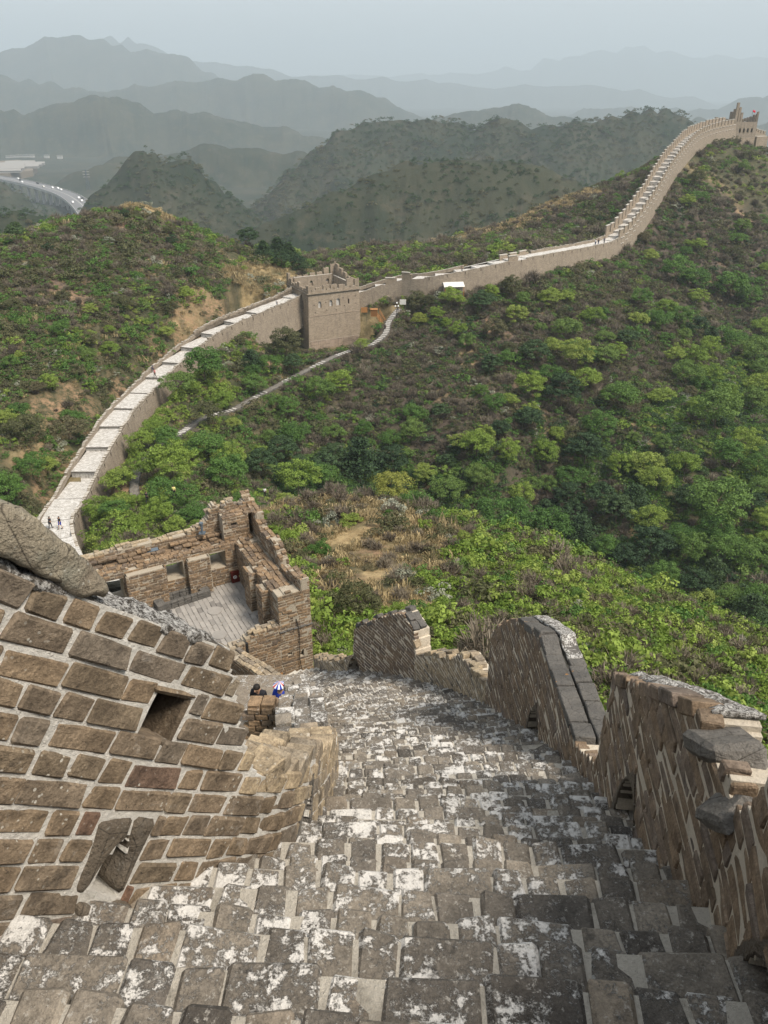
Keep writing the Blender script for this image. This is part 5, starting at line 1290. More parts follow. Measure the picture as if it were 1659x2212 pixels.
def ruin_parapet(parent, o, T, Nn, w, z0, hf, thick, mat, seed, pitch=1.5, gap=0.45, low=0.8, holes=True):
    """tower parapet: merlons of uneven, broken height"""
    r = np.random.default_rng(seed); x = 0.0
    while x < w - 0.2:
        l = min(pitch * r.uniform(0.85, 1.15), w - x); zt = z0 + hf(x + l / 2) * r.uniform(0.85, 1.1)
        ho = [(l / 2 - 0.12, l / 2 + 0.12, z0 + 0.5, z0 + 0.8, False)] if holes and zt > z0 + 1.2 and l > 0.8 else []
        panel(parent, 'merlon', o + T * x, T, Nn, l, z0, zt, ho, thick, mat, u0=x)
        if zt > z0 + 0.6:
            A = Q(); xx = 0.0
            while xx < l - 0.1:
                ll = min(r.uniform(0.25, 0.5), l - xx); A.block(o + T * (x + xx) - Nn * 0.01, T, Nn, ll, thick - 0.02, zt + 0.002, zt + r.uniform(0.03, 0.22), x); xx += ll
            A.build('broken_top', mat, parent)
        x += l
        if x < w - gap: panel(parent, 'crenel_sill', o + T * x, T, Nn, gap, z0, z0 + low * r.uniform(0.6, 1.1) * min(1, hf(x) / 1.4), [], thick, mat, u0=x); x += gap
# ---------------------------------------------------------------- square watchtower on the saddle
E1, E2 = e1, e2; TC = np.array([-17.8, 189.9, -43.2]); SZ = 13.3; ZB = -57.0; BT = 0.055
mt_ = empty('square_watchtower', tuple(TC + E2 * 6 + E1 * 6 + np.array([0, 0, -12])), 'tall square tan brick watchtower with a broken crenellated top in the middle distance', 'watchtower')
winF = [(2.4, 3.2, -46.6, -45.0, True), (5.3, 6.1, -46.5, -45.0, True), (7.1, 8.1, -46.5, -44.8, True), (10.2, 10.6, -46.4, -45.2, False)]
for x, z in ((1.2, -45.9), (4.3, -45.6), (4.4, -47.4), (6.9, -47.6), (8.9, -45.0), (9.1, -46.9), (12.1, -44.9), (12.2, -46.6), (1.5, -47.7)): winF.append((x, x + 0.22, z, z + 0.28, False))
def sep(H):
    out_ = []
    for h in H:
        if all(h is k or h[1] < k[0] - 0.02 or h[0] > k[1] + 0.02 or h[3] < k[2] - 0.02 or h[2] > k[3] + 0.02 for k in out_): out_.append(h)
    return out_
panel(mt_, 'wall', TC, E2, -E1, SZ, -48.3, -43.35, sep(winF), 0.9, M['far_tower'], batter=BT)
off = BT * (48.3 - 43.35)
panel(mt_, 'wall', TC - E1 * off - E2 * 0.0, E2, -E1, SZ, -54.2, -48.32, [], 0.9, M['far_tower'], batter=BT)
off2 = BT * (54.2 - 43.35)
panel(mt_, 'stone_footing', TC - E1 * (off2 + 0.10) - E2 * 0.12, E2, -E1, SZ + 0.2, ZB - 1.5, -54.22, [], 0.9, M['far_stone'], batter=BT)
# left side, the batter on both faces
winL = [(2.9, 3.7, -47.4, -45.3, True), (6.6, 7.4, -46.9, -44.9, True), (9.6, 10.6, -47.2, -44.4, True)]
panel(mt_, 'wall', TC + E1 * SZ, -E1, -E2, SZ, -48.3, -43.35, winL_ := [(SZ - b, SZ - a, c_, d_, e_) for a, b, c_, d_, e_ in winL], 0.9, M['far_tower'], batter=BT)
panel(mt_, 'wall', TC + E1 * SZ - E2 * off, -E1, -E2, SZ + off, ZB - 1.5, -48.32, [], 0.9, M['far_tower'], batter=BT)
panel(mt_, 'wall', TC + E2 * SZ, E1, E2, SZ, ZB - 1.5, -43.35, [], 0.9, M['far_tower'], batter=BT * 0.6); panel(mt_, 'wall', TC + E2 * SZ + E1 * SZ, -E2, E1, SZ, ZB, -43.35, [], 0.9, M['far_tower'])
# corner wedges close the battered corners
for cx_, dn in ((TC, -E2), ):
    A = Q(); top = cx_.copy(); top[2] = -43.35
    for z0_, z1_ in ((ZB - 1.5, -43.36),):
        b_ = BT * (-43.35 - z0_); a0 = cx_ - E1 * b_; a0[2] = z0_; b0 = cx_ - E2 * b_; b0[2] = z0_; d0 = cx_ - E1 * b_ - E2 * b_; d0[2] = z0_
        A.quad(d0, a0 + E2 * 0.02, top + E2 * 0.02, top, 0, b_, z0_, z1_); A.quad(b0, d0, top, top + E1 * 0.02, 0, b_, z0_, z1_)
    A.build('corner_quoin', M['far_tower'], mt_)
for k_, (z, pr) in enumerate(((-43.34, 0.22), (-43.19, 0.32))):
    A = Q(); A.block(TC - E1 * pr - E2 * pr, E2, -E1, SZ + 2 * pr, 0.6, z, z + 0.14); A.block(TC - E2 * pr + E1 * SZ, -E1, -E2, SZ - 0.3, 0.6, z, z + 0.14); A.block(TC + E2 * (SZ + pr), E1, E2, SZ, 0.6, z, z + 0.14); A.build('cornice', M['far_face'], mt_)
A = Q(); A.block(TC - E1 * (off + 0.07), E2, -E1, SZ, 0.4, -48.40, -48.28); A.build('string_course', M['far_stone'], mt_)
ZP = -43.03
ruin_parapet(mt_, TC - E1 * 0.05, E2, -E1, SZ, ZP, lambda x: 1.35 + (0.9 if x > 10.5 else 0) + 0.15 * math.sin(x * 2), 0.5, M['far_tower'], 1)
ruin_parapet(mt_, TC + E1 * SZ - E2 * 0.05, -E1, -E2, SZ - 0.6, ZP, lambda x: 1.2 + 0.5 * math.sin(x * 1.1) + (1.2 if x < 1.8 else 0), 0.5, M['far_tower'], 2, 1.3)
ruin_parapet(mt_, TC + E2 * (SZ + 0.05) + E1 * 0.6, E1, E2, SZ - 0.6, ZP, lambda x: 1.9 + 1.7 * float(sm(x, 4, 10)), 0.5, M['far_tower'], 3, 1.6)
ruin_parapet(mt_, TC + E2 * SZ + E1 * (SZ + 0.05), -E2, E1, SZ, ZP, lambda x: 3.6 - 1.5 * float(sm(x, 1.5, 4)) - 0.7 * float(sm(x, 5, 12)), 0.5, M['far_tower'], 4, 1.4)
# inner walls of the sunken roof, seen over the front parapet
panel(mt_, 'inner_wall', TC + E2 * 1.5 + E1 * (SZ - 1.2), E2, -E1, SZ - 3.0, -46.5, -41.6, [(4.2, 4.9, -44.0, -42.7, True), (8.6, 9.4, -44.0, -42.6, True)], 0.5, M['far_face'])
panel(mt_, 'inner_wall', TC + E2 * (SZ - 1.2) + E1 * 1.2, E1, -E2, SZ - 2.4, -46.5, -42.0, [(3, 3.8, -44.4, -42.9, True)], 0.5, M['far_face'])
A = Q(); A.block(TC + E1 * 0.8 + E2 * 0.8, E2, -E1, SZ - 1.6, SZ - 1.6, -47.2, -46.4); A.build('roof_floor', M['far_top'], mt_)
A = Q(); A.block(TC + E1 * 0.46 + E2 * 0.45, E2, -E1, SZ - 0.9, 1.4, -43.7, -43.02); A.block(TC + E1 * 0.9 + E2 * 0.45, E2, -E1, 1.5, SZ - 1.9, -43.72, -43.04); A.build('roof_walk', M['far_top'], mt_)
for a, b, c_, d_, e_ in winF[:3]:
    A = Q(); A.block(TC + E2 * (a - 0.1) - E1 * (BT * (43.35 * -1 + 45.6) + (-0.30)), E2, -E1, b - a + 0.2, 0.3, c_ - 0.1, d_ + 0.1); A.build('window_infill', M['far_stone'] if False else M['walk'], mt_)
for a, b, c_, d_, e_ in winL_:
    A = Q(); A.block(TC + E1 * (SZ - a + 0.2) + E2 * 0.7, -E1, -E2, b - a + 0.4, 0.3, c_ - 0.1, d_ + 0.1); A.build('window_infill', M['void'], mt_)  # dark panels painted as the shade behind the open side windows
# ---------------------------------------------------------------- hilltop tower, far right
FC = W(1588, 262, 352); FC[2] = FC[2]; f2 = nrmz([0.96, 0.28, 0]); f1 = nrmz([-0.28, 0.96, 0])
ft = empty('hilltop_watchtower', tuple(FC), 'ruined brick watchtower with ragged crown and a red flag on the far hilltop', 'watchtower')
zt = FC[2] - 0.5
panel(ft, 'wall', FC - f2 * 0.2, f2, -f1, 10.2, zt - 5.4, zt, [(2.6 + k * 1.75, 3.4 + k * 1.75, zt - 3.6, zt - 2.0, True) for k in range(4)], 0.6, M['far_face'], batter=0.03)
panel(ft, 'wall', FC - f2 * 0.4 - f1 * 0.18, f2, -f1, 10.6, zt - 14, zt - 5.42, [], 0.6, M['far_tower'], batter=0.05)
panel(ft, 'wall', FC + f1 * 10 - f2 * 0.2, -f1, -f2, 10, zt - 14, zt, [(6.4, 7.3, zt - 4, zt - 2, True)], 0.6, M['far_face'], batter=0.05); panel(ft, 'wall', FC + f2 * 10, f1, f2, 10, zt - 14, zt, [], 0.6, M['far_face'], batter=0.05); panel(ft, 'wall', FC + f2 * 10 + f1 * 10, -f2, f1, 10, zt - 14, zt, [], 0.6, M['far_face'])
A = Q(); A.block(FC + f2 * 0.6 + f1 * 0.8, f2, -f1, 8.6, 8.6, zt - 5.2, zt - 4.7); A.build('inner_floor', M['far_top'], ft)
A = Q(); A.block(FC + f2 * 2.4 - f1 * -1.0, f2, -f1, 6.5, 0.2, zt - 4.4, zt - 1.4); A.build('recess_back', M['void'], ft)  # dark sheet painted as the shade behind the window arches
ruin_parapet(ft, FC - f2 * 0.2, f2, -f1, 10.2, zt, lambda x: 0.25 + 4.2 * float(sm(2.3 - x, 0, 1.2)) * (1 if x < 2.6 else 0) + (3.0 if x < 3.6 else 0) + (3.4 if x > 9.2 else 0), 0.55, M['far_face'], 9, 0.9, 0.25, 0.3, False)
ruin_parapet(ft, FC + f1 * 10 - f2 * 0.2, -f1, -f2, 10, zt, lambda x: 1.0 + 3.2 * float(sm(x, 5, 8)), 0.55, M['far_face'], 10, 1.2, 0.4, 0.6, False)
ruin_parapet(ft, FC + f2 * 10, f1, f2, 10, zt, lambda x: 3.0 - 0.25 * x, 0.55, M['far_face'], 11, 1.2, 0.4, 0.6, False)
panel(ft, 'wing_wall', FC - f2 * 6.4 + f1 * 3.0, f2, -f1, 5.6, zt - 9, zt + 0.6, [(1.5, 2.4, zt - 4.5, zt - 2.4, True)], 0.6, M['far_face']); A = Q(); A.block(FC - f2 * 6.4 + f1 * 3, f2, -f1, 1.1, 0.8, zt + 0.61, zt + 1.9); A.build('wing_pillar', M['far_face'], ft)
panel(ft, 'outer_footing', FC + f2 * 10.4 - f1 * 0.8, f2, -f1, 5.0, zt - 14, zt - 5.0, [], 3.0, M['far_tower'], batter=0.06)
ft.scale = (1.18, 1.18, 1.12)
fp = W(1622, 262, 356); fg = empty('flag', tuple(fp), 'small red flag on a thin pole above the far hilltop watchtower', 'flag')
m = MB(); m.tube((0, 0, -4), (0, 0, 4.6), 0.06, n=6); m.build('pole', M['metal_grey'], fg)
V_ = []; F_ = []
for i in range(7):
    for j in range(4): V_.append((0.06 + i * 0.2, 0.14 * math.sin(i * 1.3), 4.5 - j * 0.28 - i * 0.06))
for i in range(6):
    for j in range(3): F_.append((i * 4 + j, i * 4 + j + 1, (i + 1) * 4 + j + 1, (i + 1) * 4 + j))
o = link_mesh('cloth', np_mesh('cloth', V_, F_, M['flag'], True), fg); o.modifiers.new('thick', 'SOLIDIFY').thickness = 0.02
# wall going on behind the hilltop tower
fw = [tuple(FC + f2 * 11 + f1 * 4), tuple(FC + f2 * 20 + f1 * 14 + Z3 * -3.2), tuple(FC + f2 * 34 + f1 * 22 + Z3 * -5.5)]
fw = [(x, y, z - 2.0) for x, y, z in fw]
e3, c, q, T, Nr, lev, hw = wall_section('great_wall', 'short crenellated run of wall going down beyond the hilltop watchtower', fw, 4.0, 9.0, 9.0, 4.0); merlons(e3, (c, q, T, Nr, lev, hw), 1, len(c) - 4, 1, 1.8, 2.0, 1.0, 3, 0.5, 0.7); merlons(e3, (c, q, T, Nr, lev, hw), 1, len(c) - 4, -1, 1.8, 2.0, 1.0, 4, 0.5, 0.7)

# ================================================================== VEGETATION
def leaf_quads(C, Nrm, size, r, aspect=1.3):
    n = len(C); a = r.normal(size=(n, 3)); U = np.cross(Nrm, a); U /= np.linalg.norm(U, axis=1)[:, None] + 1e-9; Vv = np.cross(Nrm, U)
    s_ = size * r.uniform(0.6, 1.3, (n, 1)) / 2; U = U * s_ * aspect; Vv = Vv * s_
    return np.stack([C - U - Vv * 0.3, C - U * 0.1 - Vv, C + U + Vv * 0.3, C + U * 0.1 + Vv], 1)
def crown_pts(seed, nc, nl, rx, rz, zc, cl=0.32, inner=0.55, up=0.35, flat=0.75, lobes=True):
    r = np.random.default_rng(seed); C = []; N_ = []
    for i in range(nc):
        d = r.normal(size=3); d[2] = abs(d[2]) * 1.0 - 0.35; d /= np.linalg.norm(d); rad = r.uniform(inner, 1.0) ** 0.7
        lob = 1 + 0.22 * math.sin(3 * math.atan2(d[1], d[0]) + seed) if lobes else 1
        c = np.array([d[0] * rx * rad * lob, d[1] * rx * rad * lob, zc + d[2] * rz * rad]); cr_ = cl * rx * r.uniform(0.6, 1.25)
        e = r.normal(size=(nl, 3)); e /= np.linalg.norm(e, axis=1)[:, None]; e[:, 2] = np.abs(e[:, 2]) * 0.9 - 0.25
        p = c + e * cr_ * r.uniform(0.55, 1.0, (nl, 1)) * [1, 1, flat]; n = e + r.normal(size=(nl, 3)) * 0.45 + [0, 0, up]
        C.append(p); N_.append(n / np.linalg.norm(n, axis=1)[:, None])
    return np.concatenate(C), np.concatenate(N_), r
def mk_crown(name, seed, mat, nc=60, nl=90, rx=2.4, rz=2.2, zc=3.2, leaf=0.17, **k):
    C, N_, r = crown_pts(seed, nc, nl, rx, rz, zc, **k); return quads_mesh(name, leaf_quads(C, N_, leaf, r), mat)
def mk_pine(name, seed, mat, H=6.0, Rr=2.1, leaf=0.24):
    r = np.random.default_rng(seed); C = []; N_ = []
    nl = 9
    for L in range(nl):
        k = L / (nl - 1); z = H * (0.22 + 0.76 * k); rad = Rr * (1 - k) ** 0.75 * r.uniform(0.85, 1.15) + 0.15
        nb = max(3, int(9 - 5 * k))
        for b in range(nb):
            th = 2 * math.pi * (b + r.uniform(0, 0.7)) / nb
            for s_ in (0.55, 0.95):
                c = np.array([math.cos(th) * rad * s_, math.sin(th) * rad * s_, z + r.normal(0, 0.1) - 0.1 * s_]); n = 34
                e = r.normal(size=(n, 3)) * [0.42, 0.42, 0.16] * (0.6 + 0.5 * rad / Rr); C.append(c + e); m = r.normal(size=(n, 3)) * 0.7 + [0, 0, 0.7]; N_.append(m / np.linalg.norm(m, axis=1)[:, None])
    C = np.concatenate(C); N_ = np.concatenate(N_); return quads_mesh(name, leaf_quads(C, N_, leaf, r, 1.8), mat)
def mk_trunk(name, seed, H=3.4, r0=0.13, nb=6, spread=1.3):
    r = random.Random(seed); m = MB(); p = Vector((0, 0, -0.5)); rr = r0; pts = [p]
    for i in range(4):
        q = p + Vector((r.uniform(-.12, .12), r.uniform(-.12, .12), (H + 0.5) / 4)); m.tube(p, q, rr, rr * 0.8, 7); p = q; rr *= 0.8; pts.append(p)
    for b in range(nb):
        i = r.randint(2, 4); a = r.uniform(0, 6.28); s_ = pts[i]; e = s_ + Vector((math.cos(a) * spread, math.sin(a) * spread, r.uniform(0.5, 1.5))); mid = (s_ + e) / 2 + Vector((0, 0, -0.15)); m.tube(s_, mid, rr * 0.75, rr * 0.5, 5); m.tube(mid, e, rr * 0.5, rr * 0.2, 5)
    me = bpy.data.meshes.new(name); me.from_pydata(m.v, [], m.f); me.materials.append(M['bark']); me.update(); return me
def mk_twigs(name, seed, mat, n=90, Rr=1.0, H=1.1, w_=0.035):
    r = np.random.default_rng(seed); Qd = []
    for i in range(n):
        a = r.uniform(0, 6.28); tilt = r.uniform(0.05, 1.0); d = np.array([math.cos(a) * math.sin(tilt), math.sin(a) * math.sin(tilt), math.cos(tilt)]); L = r.uniform(0.5, 1.0); b = np.array([math.cos(a), math.sin(a), 0]) * r.uniform(0, 0.3) * Rr
        e = b + d * [Rr, Rr, H] * L; s_ = nrmz(np.cross(d, r.normal(size=3))) * w_; Qd.append([b - s_, b + s_, e + s_ * 0.3, e - s_ * 0.3])
        for k in range(3):
            f = r.uniform(0.4, 0.9); p = b + (e - b) * f; d2 = nrmz(d + r.normal(size=3) * 0.6); e2_ = p + d2 * 0.35 * Rr; s2 = nrmz(np.cross(d2, r.normal(size=3))) * w_ * 0.6; Qd.append([p - s2, p + s2, e2_ + s2 * 0.3, e2_ - s2 * 0.3])
    return quads_mesh(name, np.array(Qd), mat)
def mk_grass(name, seed, mat, n=70, Rr=0.7, H=0.55):
    r = np.random.default_rng(seed); Qd = []
    for i in range(n):
        b = np.array([*(r.normal(size=2) * 0.4 * Rr), 0]); d = np.array([*(r.normal(size=2) * 0.35), 1.0]); e = b + d * H * r.uniform(0.5, 1.1); s_ = nrmz([r.normal(), r.normal(), 0]) * 0.03; Qd.append([b - s_, b + s_, e + s_ * 0.2 + [0.05, 0, -0.02], e - s_ * 0.2])
    return quads_mesh(name, np.array(Qd), mat)
TREE = {}
for key, mat in (('b', 'leaf_bright'), ('m', 'leaf_mid'), ('o', 'leaf_olive'), ('y', 'leaf_yellow'), ('p', 'leaf_pale')):
    TREE[key] = [mk_crown('crown', 100 + i * 7 + ord(key), M[mat], rx=2.4 + 0.2 * i, rz=[2.1, 2.6, 1.8, 2.3][i], zc=[3.0, 3.4, 2.6, 3.1][i]) for i in range(4)]
TREE['d'] = [mk_pine('crown', 300, M['leaf_dark'], 5.0, 2.5, 0.2)] + [mk_crown('crown', 310 + i, M['leaf_dark'], rx=2.2, rz=2.1 - 0.2 * i, zc=2.9, flat=0.45) for i in range(3)]
TRUNK = [mk_trunk('trunk', 400 + i) for i in range(4)]
BUSH = {k: [mk_crown('bush', 500 + i * 3 + ord(k), M[mt], nc=40, nl=95, rx=1.0, rz=0.75, zc=0.35, leaf=0.065, cl=0.30, inner=0.45) for i in range(4)] for k, mt in (('b', 'leaf_bright'), ('m', 'leaf_mid'), ('o', 'leaf_olive'), ('y', 'leaf_yellow'))}
KINDW = {'b': 'bright spring green', 'm': 'mid green', 'o': 'dull olive green', 'y': 'yellow green', 'p': 'pale blossoming', 'd': 'dark green pine'}
vr = np.random.default_rng(99); n_tree = 0; cnt = {}
placed = []
def where(u, v, t):
    """the part of the place a plant stands in, for its label"""
    if t < 80: return 'on the near spur'
    if u < 330 and v > 960: return 'beside the lower wall walk'
    if u < 560 and v < 560: return 'on the crest of the left hill'
    if v < 600 and u < 1330: return 'behind the saddle watchtower' if u < 700 else 'on the ridge beyond the wall'
    if u < 420 and v < 900: return 'on the left hill'
    if u < 620: return 'between the wall walk and the footpath'
    if u < 900 and v < 780: return 'near the square watchtower'
    if v > 980: return 'in the valley bottom'
    if u > 1420: return 'on the slope under the hilltop tower'
    return 'on the slope below the long wall'
def put_tree(u, v, wpx, kind, tmin=92, label=None, t=None, solo=False):
    """u, v: centre of the crown in the photograph, wpx its width"""
    p = W(u, v, t) if t else None
    if p is None:
        p = hit(u, v + wpx * 0.42, tmin)
        if p is None: return None
    tt = p[1] * CP - p[2] * SP; wd = wpx * tt / FPX; x, y = p[0], p[1]; z = float(ground_z(np.array([x]), np.array([y]))[0])
    if any((x - a) ** 2 + (y - b) ** 2 < (0.38 * (wd + c)) ** 2 for a, b, c in placed) and not solo: return None
    for ln, hw_ in ((SEC1, 4.0), (SEC2, 4.2)):
        if seg_dist(np.array([x]), np.array([y]), ln)[0][0] < hw_ + wd * 0.12: return None
    if seg_dist(np.array([x]), np.array([y]), PATH)[0][0] < 1.3 and not solo: return None
    if math.hypot(x + 15, y - 199) < 12.5 and not solo: return None
    if math.hypot(x - 1.5, y - 192) < 7 and not solo: return None
    placed.append((x, y, wd)); i = int(vr.integers(0, len(TREE[kind]))); s_ = wd / (5.0 if kind != 'd' else 4.4)
    kn = 'pine_tree' if kind == 'd' else 'broadleaf_tree'
    wh = where(u, v, tt); size = 'large' if wd > 7.5 else ('small' if wd < 4.2 else 'rounded')
    lab = label or f"{size} {KINDW[kind]} tree {wh}"
    e = empty(kn, (x, y, z - 0.1), lab, 'tree', None if label else f"{KINDW[kind]} trees {wh}", rz=float(vr.uniform(0, 6.28))); e.scale = (s_, s_, s_ * float(vr.uniform(0.85, 1.15)))
    link_mesh('crown', TREE[kind][i], e); link_mesh('trunk', TRUNK[i % 4], e); return e
NAMED = [
 (1187,649,40,'b','bright green tree standing alone just below the long level wall'),(1280,684,42,'b','tall bright green tree on the upper slope left of the gully ridge'),(1382,654,40,'m',None),(1424,694,45,'m',None),(1467,694,45,'m',None),(1437,731,25,'m',None),(1224,719,50,'m',None),(1502,648,40,'b',None),(1530,754,45,'b',None),(1497,781,50,'b',None),(1530,824,50,'b','bright green tree with a split crown low on the ridge at the right'),
 (1152,769,56,'d','dark pine with a ragged crown amid bright trees in mid slope'),(1194,754,42,'b',None),(1302,774,60,'m',None),(1330,766,40,'b',None),(1240,789,60,'b',None),(1262,834,52,'b',None),(1144,849,56,'b','round yellow green tree standing alone at the middle of the far slope'),(1210,864,66,'d',None),(1335,859,66,'m',None),(894,904,42,'m','small round green tree alone on the dark slope below the footpath'),(952,894,38,'d',None),(1140,909,58,'d',None),
 (1290,939,64,'m',None),(1175,979,60,'b','bright green leafy tree over a brown bare strip in mid slope'),(1260,979,70,'d',None),(990,959,36,'b',None),(1045,944,40,'b',None),(1335,1014,52,'b',None),(1475,1009,58,'b',None),(915,1031,40,'b',None),(965,1059,62,'m',None),(1080,1124,96,'m','large rounded fresh green tree just over the crest of the near spur'),(1125,1074,56,'b',None),(1225,1089,58,'d',None),(1295,1079,60,'d',None),(1365,1084,64,'d',None),
 (1537,1099,108,'m','largest green tree, round and dense, standing in the valley at the right'),(1180,1144,86,'m',None),(1400,1180,80,'d',None),(1465,1159,60,'m',None),(1305,1190,50,'m',None),(1540,904,92,'m','broad fresh green tree filling the gully at the right'),(1500,884,40,'b',None),(1620,874,58,'m',None),(1640,829,60,'b',None),(1625,769,60,'m',None),(1550,944,50,'m',None),(1630,1014,50,'m',None),(1620,1094,46,'d',None),(1645,1134,52,'b',None),
 (1402,556,32,'b','small bright green tree at the foot of the steep stepped wall'),(1455,592,62,'m',None),(1500,609,60,'m',None),(1570,629,66,'m',None),(1612,649,48,'m',None),(1430,590,44,'d',None),(1040,659,50,'d',None),(900,664,40,'o',None),(1105,629,44,'o',None),(1060,634,34,'b',None),(975,655,42,'b','yellow green tree hiding the front of the small wall hut'),(884,704,34,'m',None),(905,696,30,'y','pale yellow blossoming shrub tree beside the lamp post by the gate'),
 (635,679,48,'m','dark green tree growing against the left side of the square watchtower'),(620,759,58,'o',None),(445,799,80,'m','spreading green tree in the angle between the wall walk and the footpath'),(385,834,60,'m',None),(482,869,48,'b',None),(550,834,46,'m',None),(735,829,55,'b','bright green tree directly below the footpath'),(690,854,48,'m',None),(445,964,74,'m','dense dark round tree below the lower end of the footpath'),(450,899,56,'o',None),(335,939,52,'b',None),(310,959,50,'b',None),(365,954,56,'m',None),(310,1029,62,'b',None),(380,1019,86,'b',None),
 (370,1074,78,'m',None),(490,1029,86,'m',None),(565,1009,60,'d',None),(645,1044,84,'b',None),(780,999,78,'d',None),(610,984,60,'d',None),(700,1010,60,'d',None),(850,1010,60,'d',None),(280,799,56,'b',None),(360,719,36,'b',None),(30,1079,70,'m',None),(75,1019,56,'m',None),(150,929,70,'o',None),(60,929,60,'o',None),(240,764,34,'b',None),(110,829,40,'b',None),(780,744,30,'b','small bright green tree at the bend of the footpath'),
 (430,475,50,'b','left one of two pale green trees on the ridge behind the left hill'),(474,482,46,'b','right one of two pale green trees on the ridge behind the left hill'),(40,515,40,'d','dark pine at the picture edge on the shoulder of the left hill'),
 (505,490,34,'d',None),(530,500,40,'d',None),(555,505,36,'d',None),(540,525,40,'d',None),(575,520,36,'d',None),(600,535,38,'d',None),(570,545,36,'d',None),(625,550,34,'d',None),(645,570,32,'d',None),(662,585,26,'d',None),(610,565,34,'d',None),(520,515,34,'d',None),
 (262,428,8,'d',None),(318,428,9,'d','tiny dark pine on the very top of the left hill'),(172,455,12,'d',None),(163,465,12,'d',None),
 (1490,1190,60,'m',None),(1560,1190,70,'m',None),(1630,1200,70,'m',None),(1430,1250,60,'m',None),(1500,1270,64,'d',None),(1570,1290,60,'m',None),(1640,1290,60,'m',None),(1440,1310,56,'p',None),(1350,1200,60,'d',None),(1250,1150,60,'d',None),(1480,1080,60,'d',None),
]
for u, v, w_, k, lab in NAMED: put_tree(u, v, w_, k, 92 if v > 600 or u > 700 else 120, lab, solo=lab is not None)
put_tree(846, 1060, 62, 'y', label='yellow green bush tree on the crest of the near spur', t=66, solo=True)
put_tree(765, 1352, 92, 'o', label='half bare spreading olive tree beside the ruined tower pier', t=37, solo=True)
REG = [  # (u0, u1, v0, v1, number, kinds, widths, first depth)
 (880,1659,960,1340,95,'mmmddbb',(36,70),92),(1000,1659,640,980,60,'mmbbdo',(26,52),92),(560,1000,930,1060,40,'ddmm',(36,62),92),(180,620,980,1160,34,'bbm',(34,64),92),(0,200,880,1090,20,'mob',(34,60),92),
 (360,700,760,960,16,'mmbd',(26,46),92),(0,420,600,880,26,'obmo',(18,36),120),(1380,1659,330,620,18,'mbo',(18,36),150),(880,1300,640,760,14,'oomb',(18,34),150),(60,400,440,600,16,'odo',(12,24),120)]
for u0, u1, v0, v1, n, kinds, (w0_, w1_), tm in REG:
    for _ in range(n): put_tree(vr.uniform(u0, u1), vr.uniform(v0, v1), vr.uniform(w0_, w1_), kinds[int(vr.integers(0, len(kinds)))], tm)
# ---- bushes of the near spur
bplaced = []
def put_bush(u, v, wpx, kind, label=None, tmin=24, tmax=90):
    p = hit(u, v + wpx * 0.25, tmin, tmax, 300)
    if p is None: return None
    tt = p[1] * CP - p[2] * SP; wd = wpx * tt / FPX; x, y = p[0], p[1]
    if tt > 84: return None
    q = (np.array([x, y]) - TO[:2]); a_, b_ = q.dot(e2[:2]), q.dot(e1[:2])
    if -8.5 < a_ < 2.2 and -2.5 < b_ < 6.2: return None
    s_, d_ = nearest_s(np.array(x), np.array(y))
    if float(d_) < 2.9: return None
    if label is None and vr.random() < blobmask(np.array([x]), np.array([y]), DRY + SOIL)[0] * 0.92: return None
    if any((x - a) ** 2 + (y - b) ** 2 < (0.30 * (wd + c)) ** 2 for a, b, c in bplaced) and label is None: return None
    bplaced.append((x, y, wd)); z = float(ground_z(np.array([x]), np.array([y]))[0]); i = int(vr.integers(0, 4))
    band = ('beside the ruined tower' if u < 740 else 'round the straw patch' if u < 900 else 'on the skyline of the spur') if v < 1200 else ('behind the farthest battlement' if u < 1080 else 'above the coping topped battlement' if u < 1300 else 'above the broken near battlement' if u < 1500 else 'at the right edge') + (', high up' if v < 1320 else ', low down')
    size_ = 'small' if wd < 1.1 else ('large' if wd > 1.7 else 'middling')
    o = link_mesh('bush', BUSH[kind][i], None); o.location = (x, y, z - 0.12 * wd); s_ = wd / 2.0; o.scale = (s_, s_, s_ * float(vr.uniform(0.8, 1.3))); o.rotation_euler = (0, 0, float(vr.uniform(0, 6.28)))
    setp(o, label or f"{size_} {KINDW[kind].replace('spring ', '')} bush {band}", 'bush', None if label else f"{size_} {KINDW[kind].replace('spring ', '')} bushes {band}"); return o
for u, v, w_, k, lab in [(630,1160,64,'b','bright green dome shaped bush right behind the tower wall'),(600,1138,44,'b','bright green bush touching the broken tower wall top'),(755,1122,50,'b','compact bright green bush alone above the bare earth track'),(690,1185,60,'m','olive tinted leafy bush left of the straw covered track'),(650,1205,58,'o','greyish olive bush beside the tower parapet'),
   (448,1118,46,'b','bright green bush over the back wall lamp'),(630,1078,30,'b','small bright bush at the left tip of the straw crest'),(555,1075,34,'b','bright bush behind the tall tower corner'),(810,1185,40,'o',None),(950,1150,50,'b',None),(1000,1160,44,'b',None)]: put_bush(u, v, w_, k, lab)
for u0, u1, v0, v1, n, kinds, wr_ in [(900,1659,1100,1560,200,'bbbmmbo',(34,66)),(690,1080,1290,1440,60,'bbbbm',(38,70)),(560,900,1060,1300,26,'bmoo',(22,42)),(1150,1659,1380,1700,60,'bbmo',(44,80)),(850,1080,1120,1300,26,'bbmo',(30,52))]:
    for _ in range(n): put_bush(vr.uniform(u0, u1), vr.uniform(v0, v1), vr.uniform(*wr_), kinds[int(vr.integers(0, len(kinds)))])

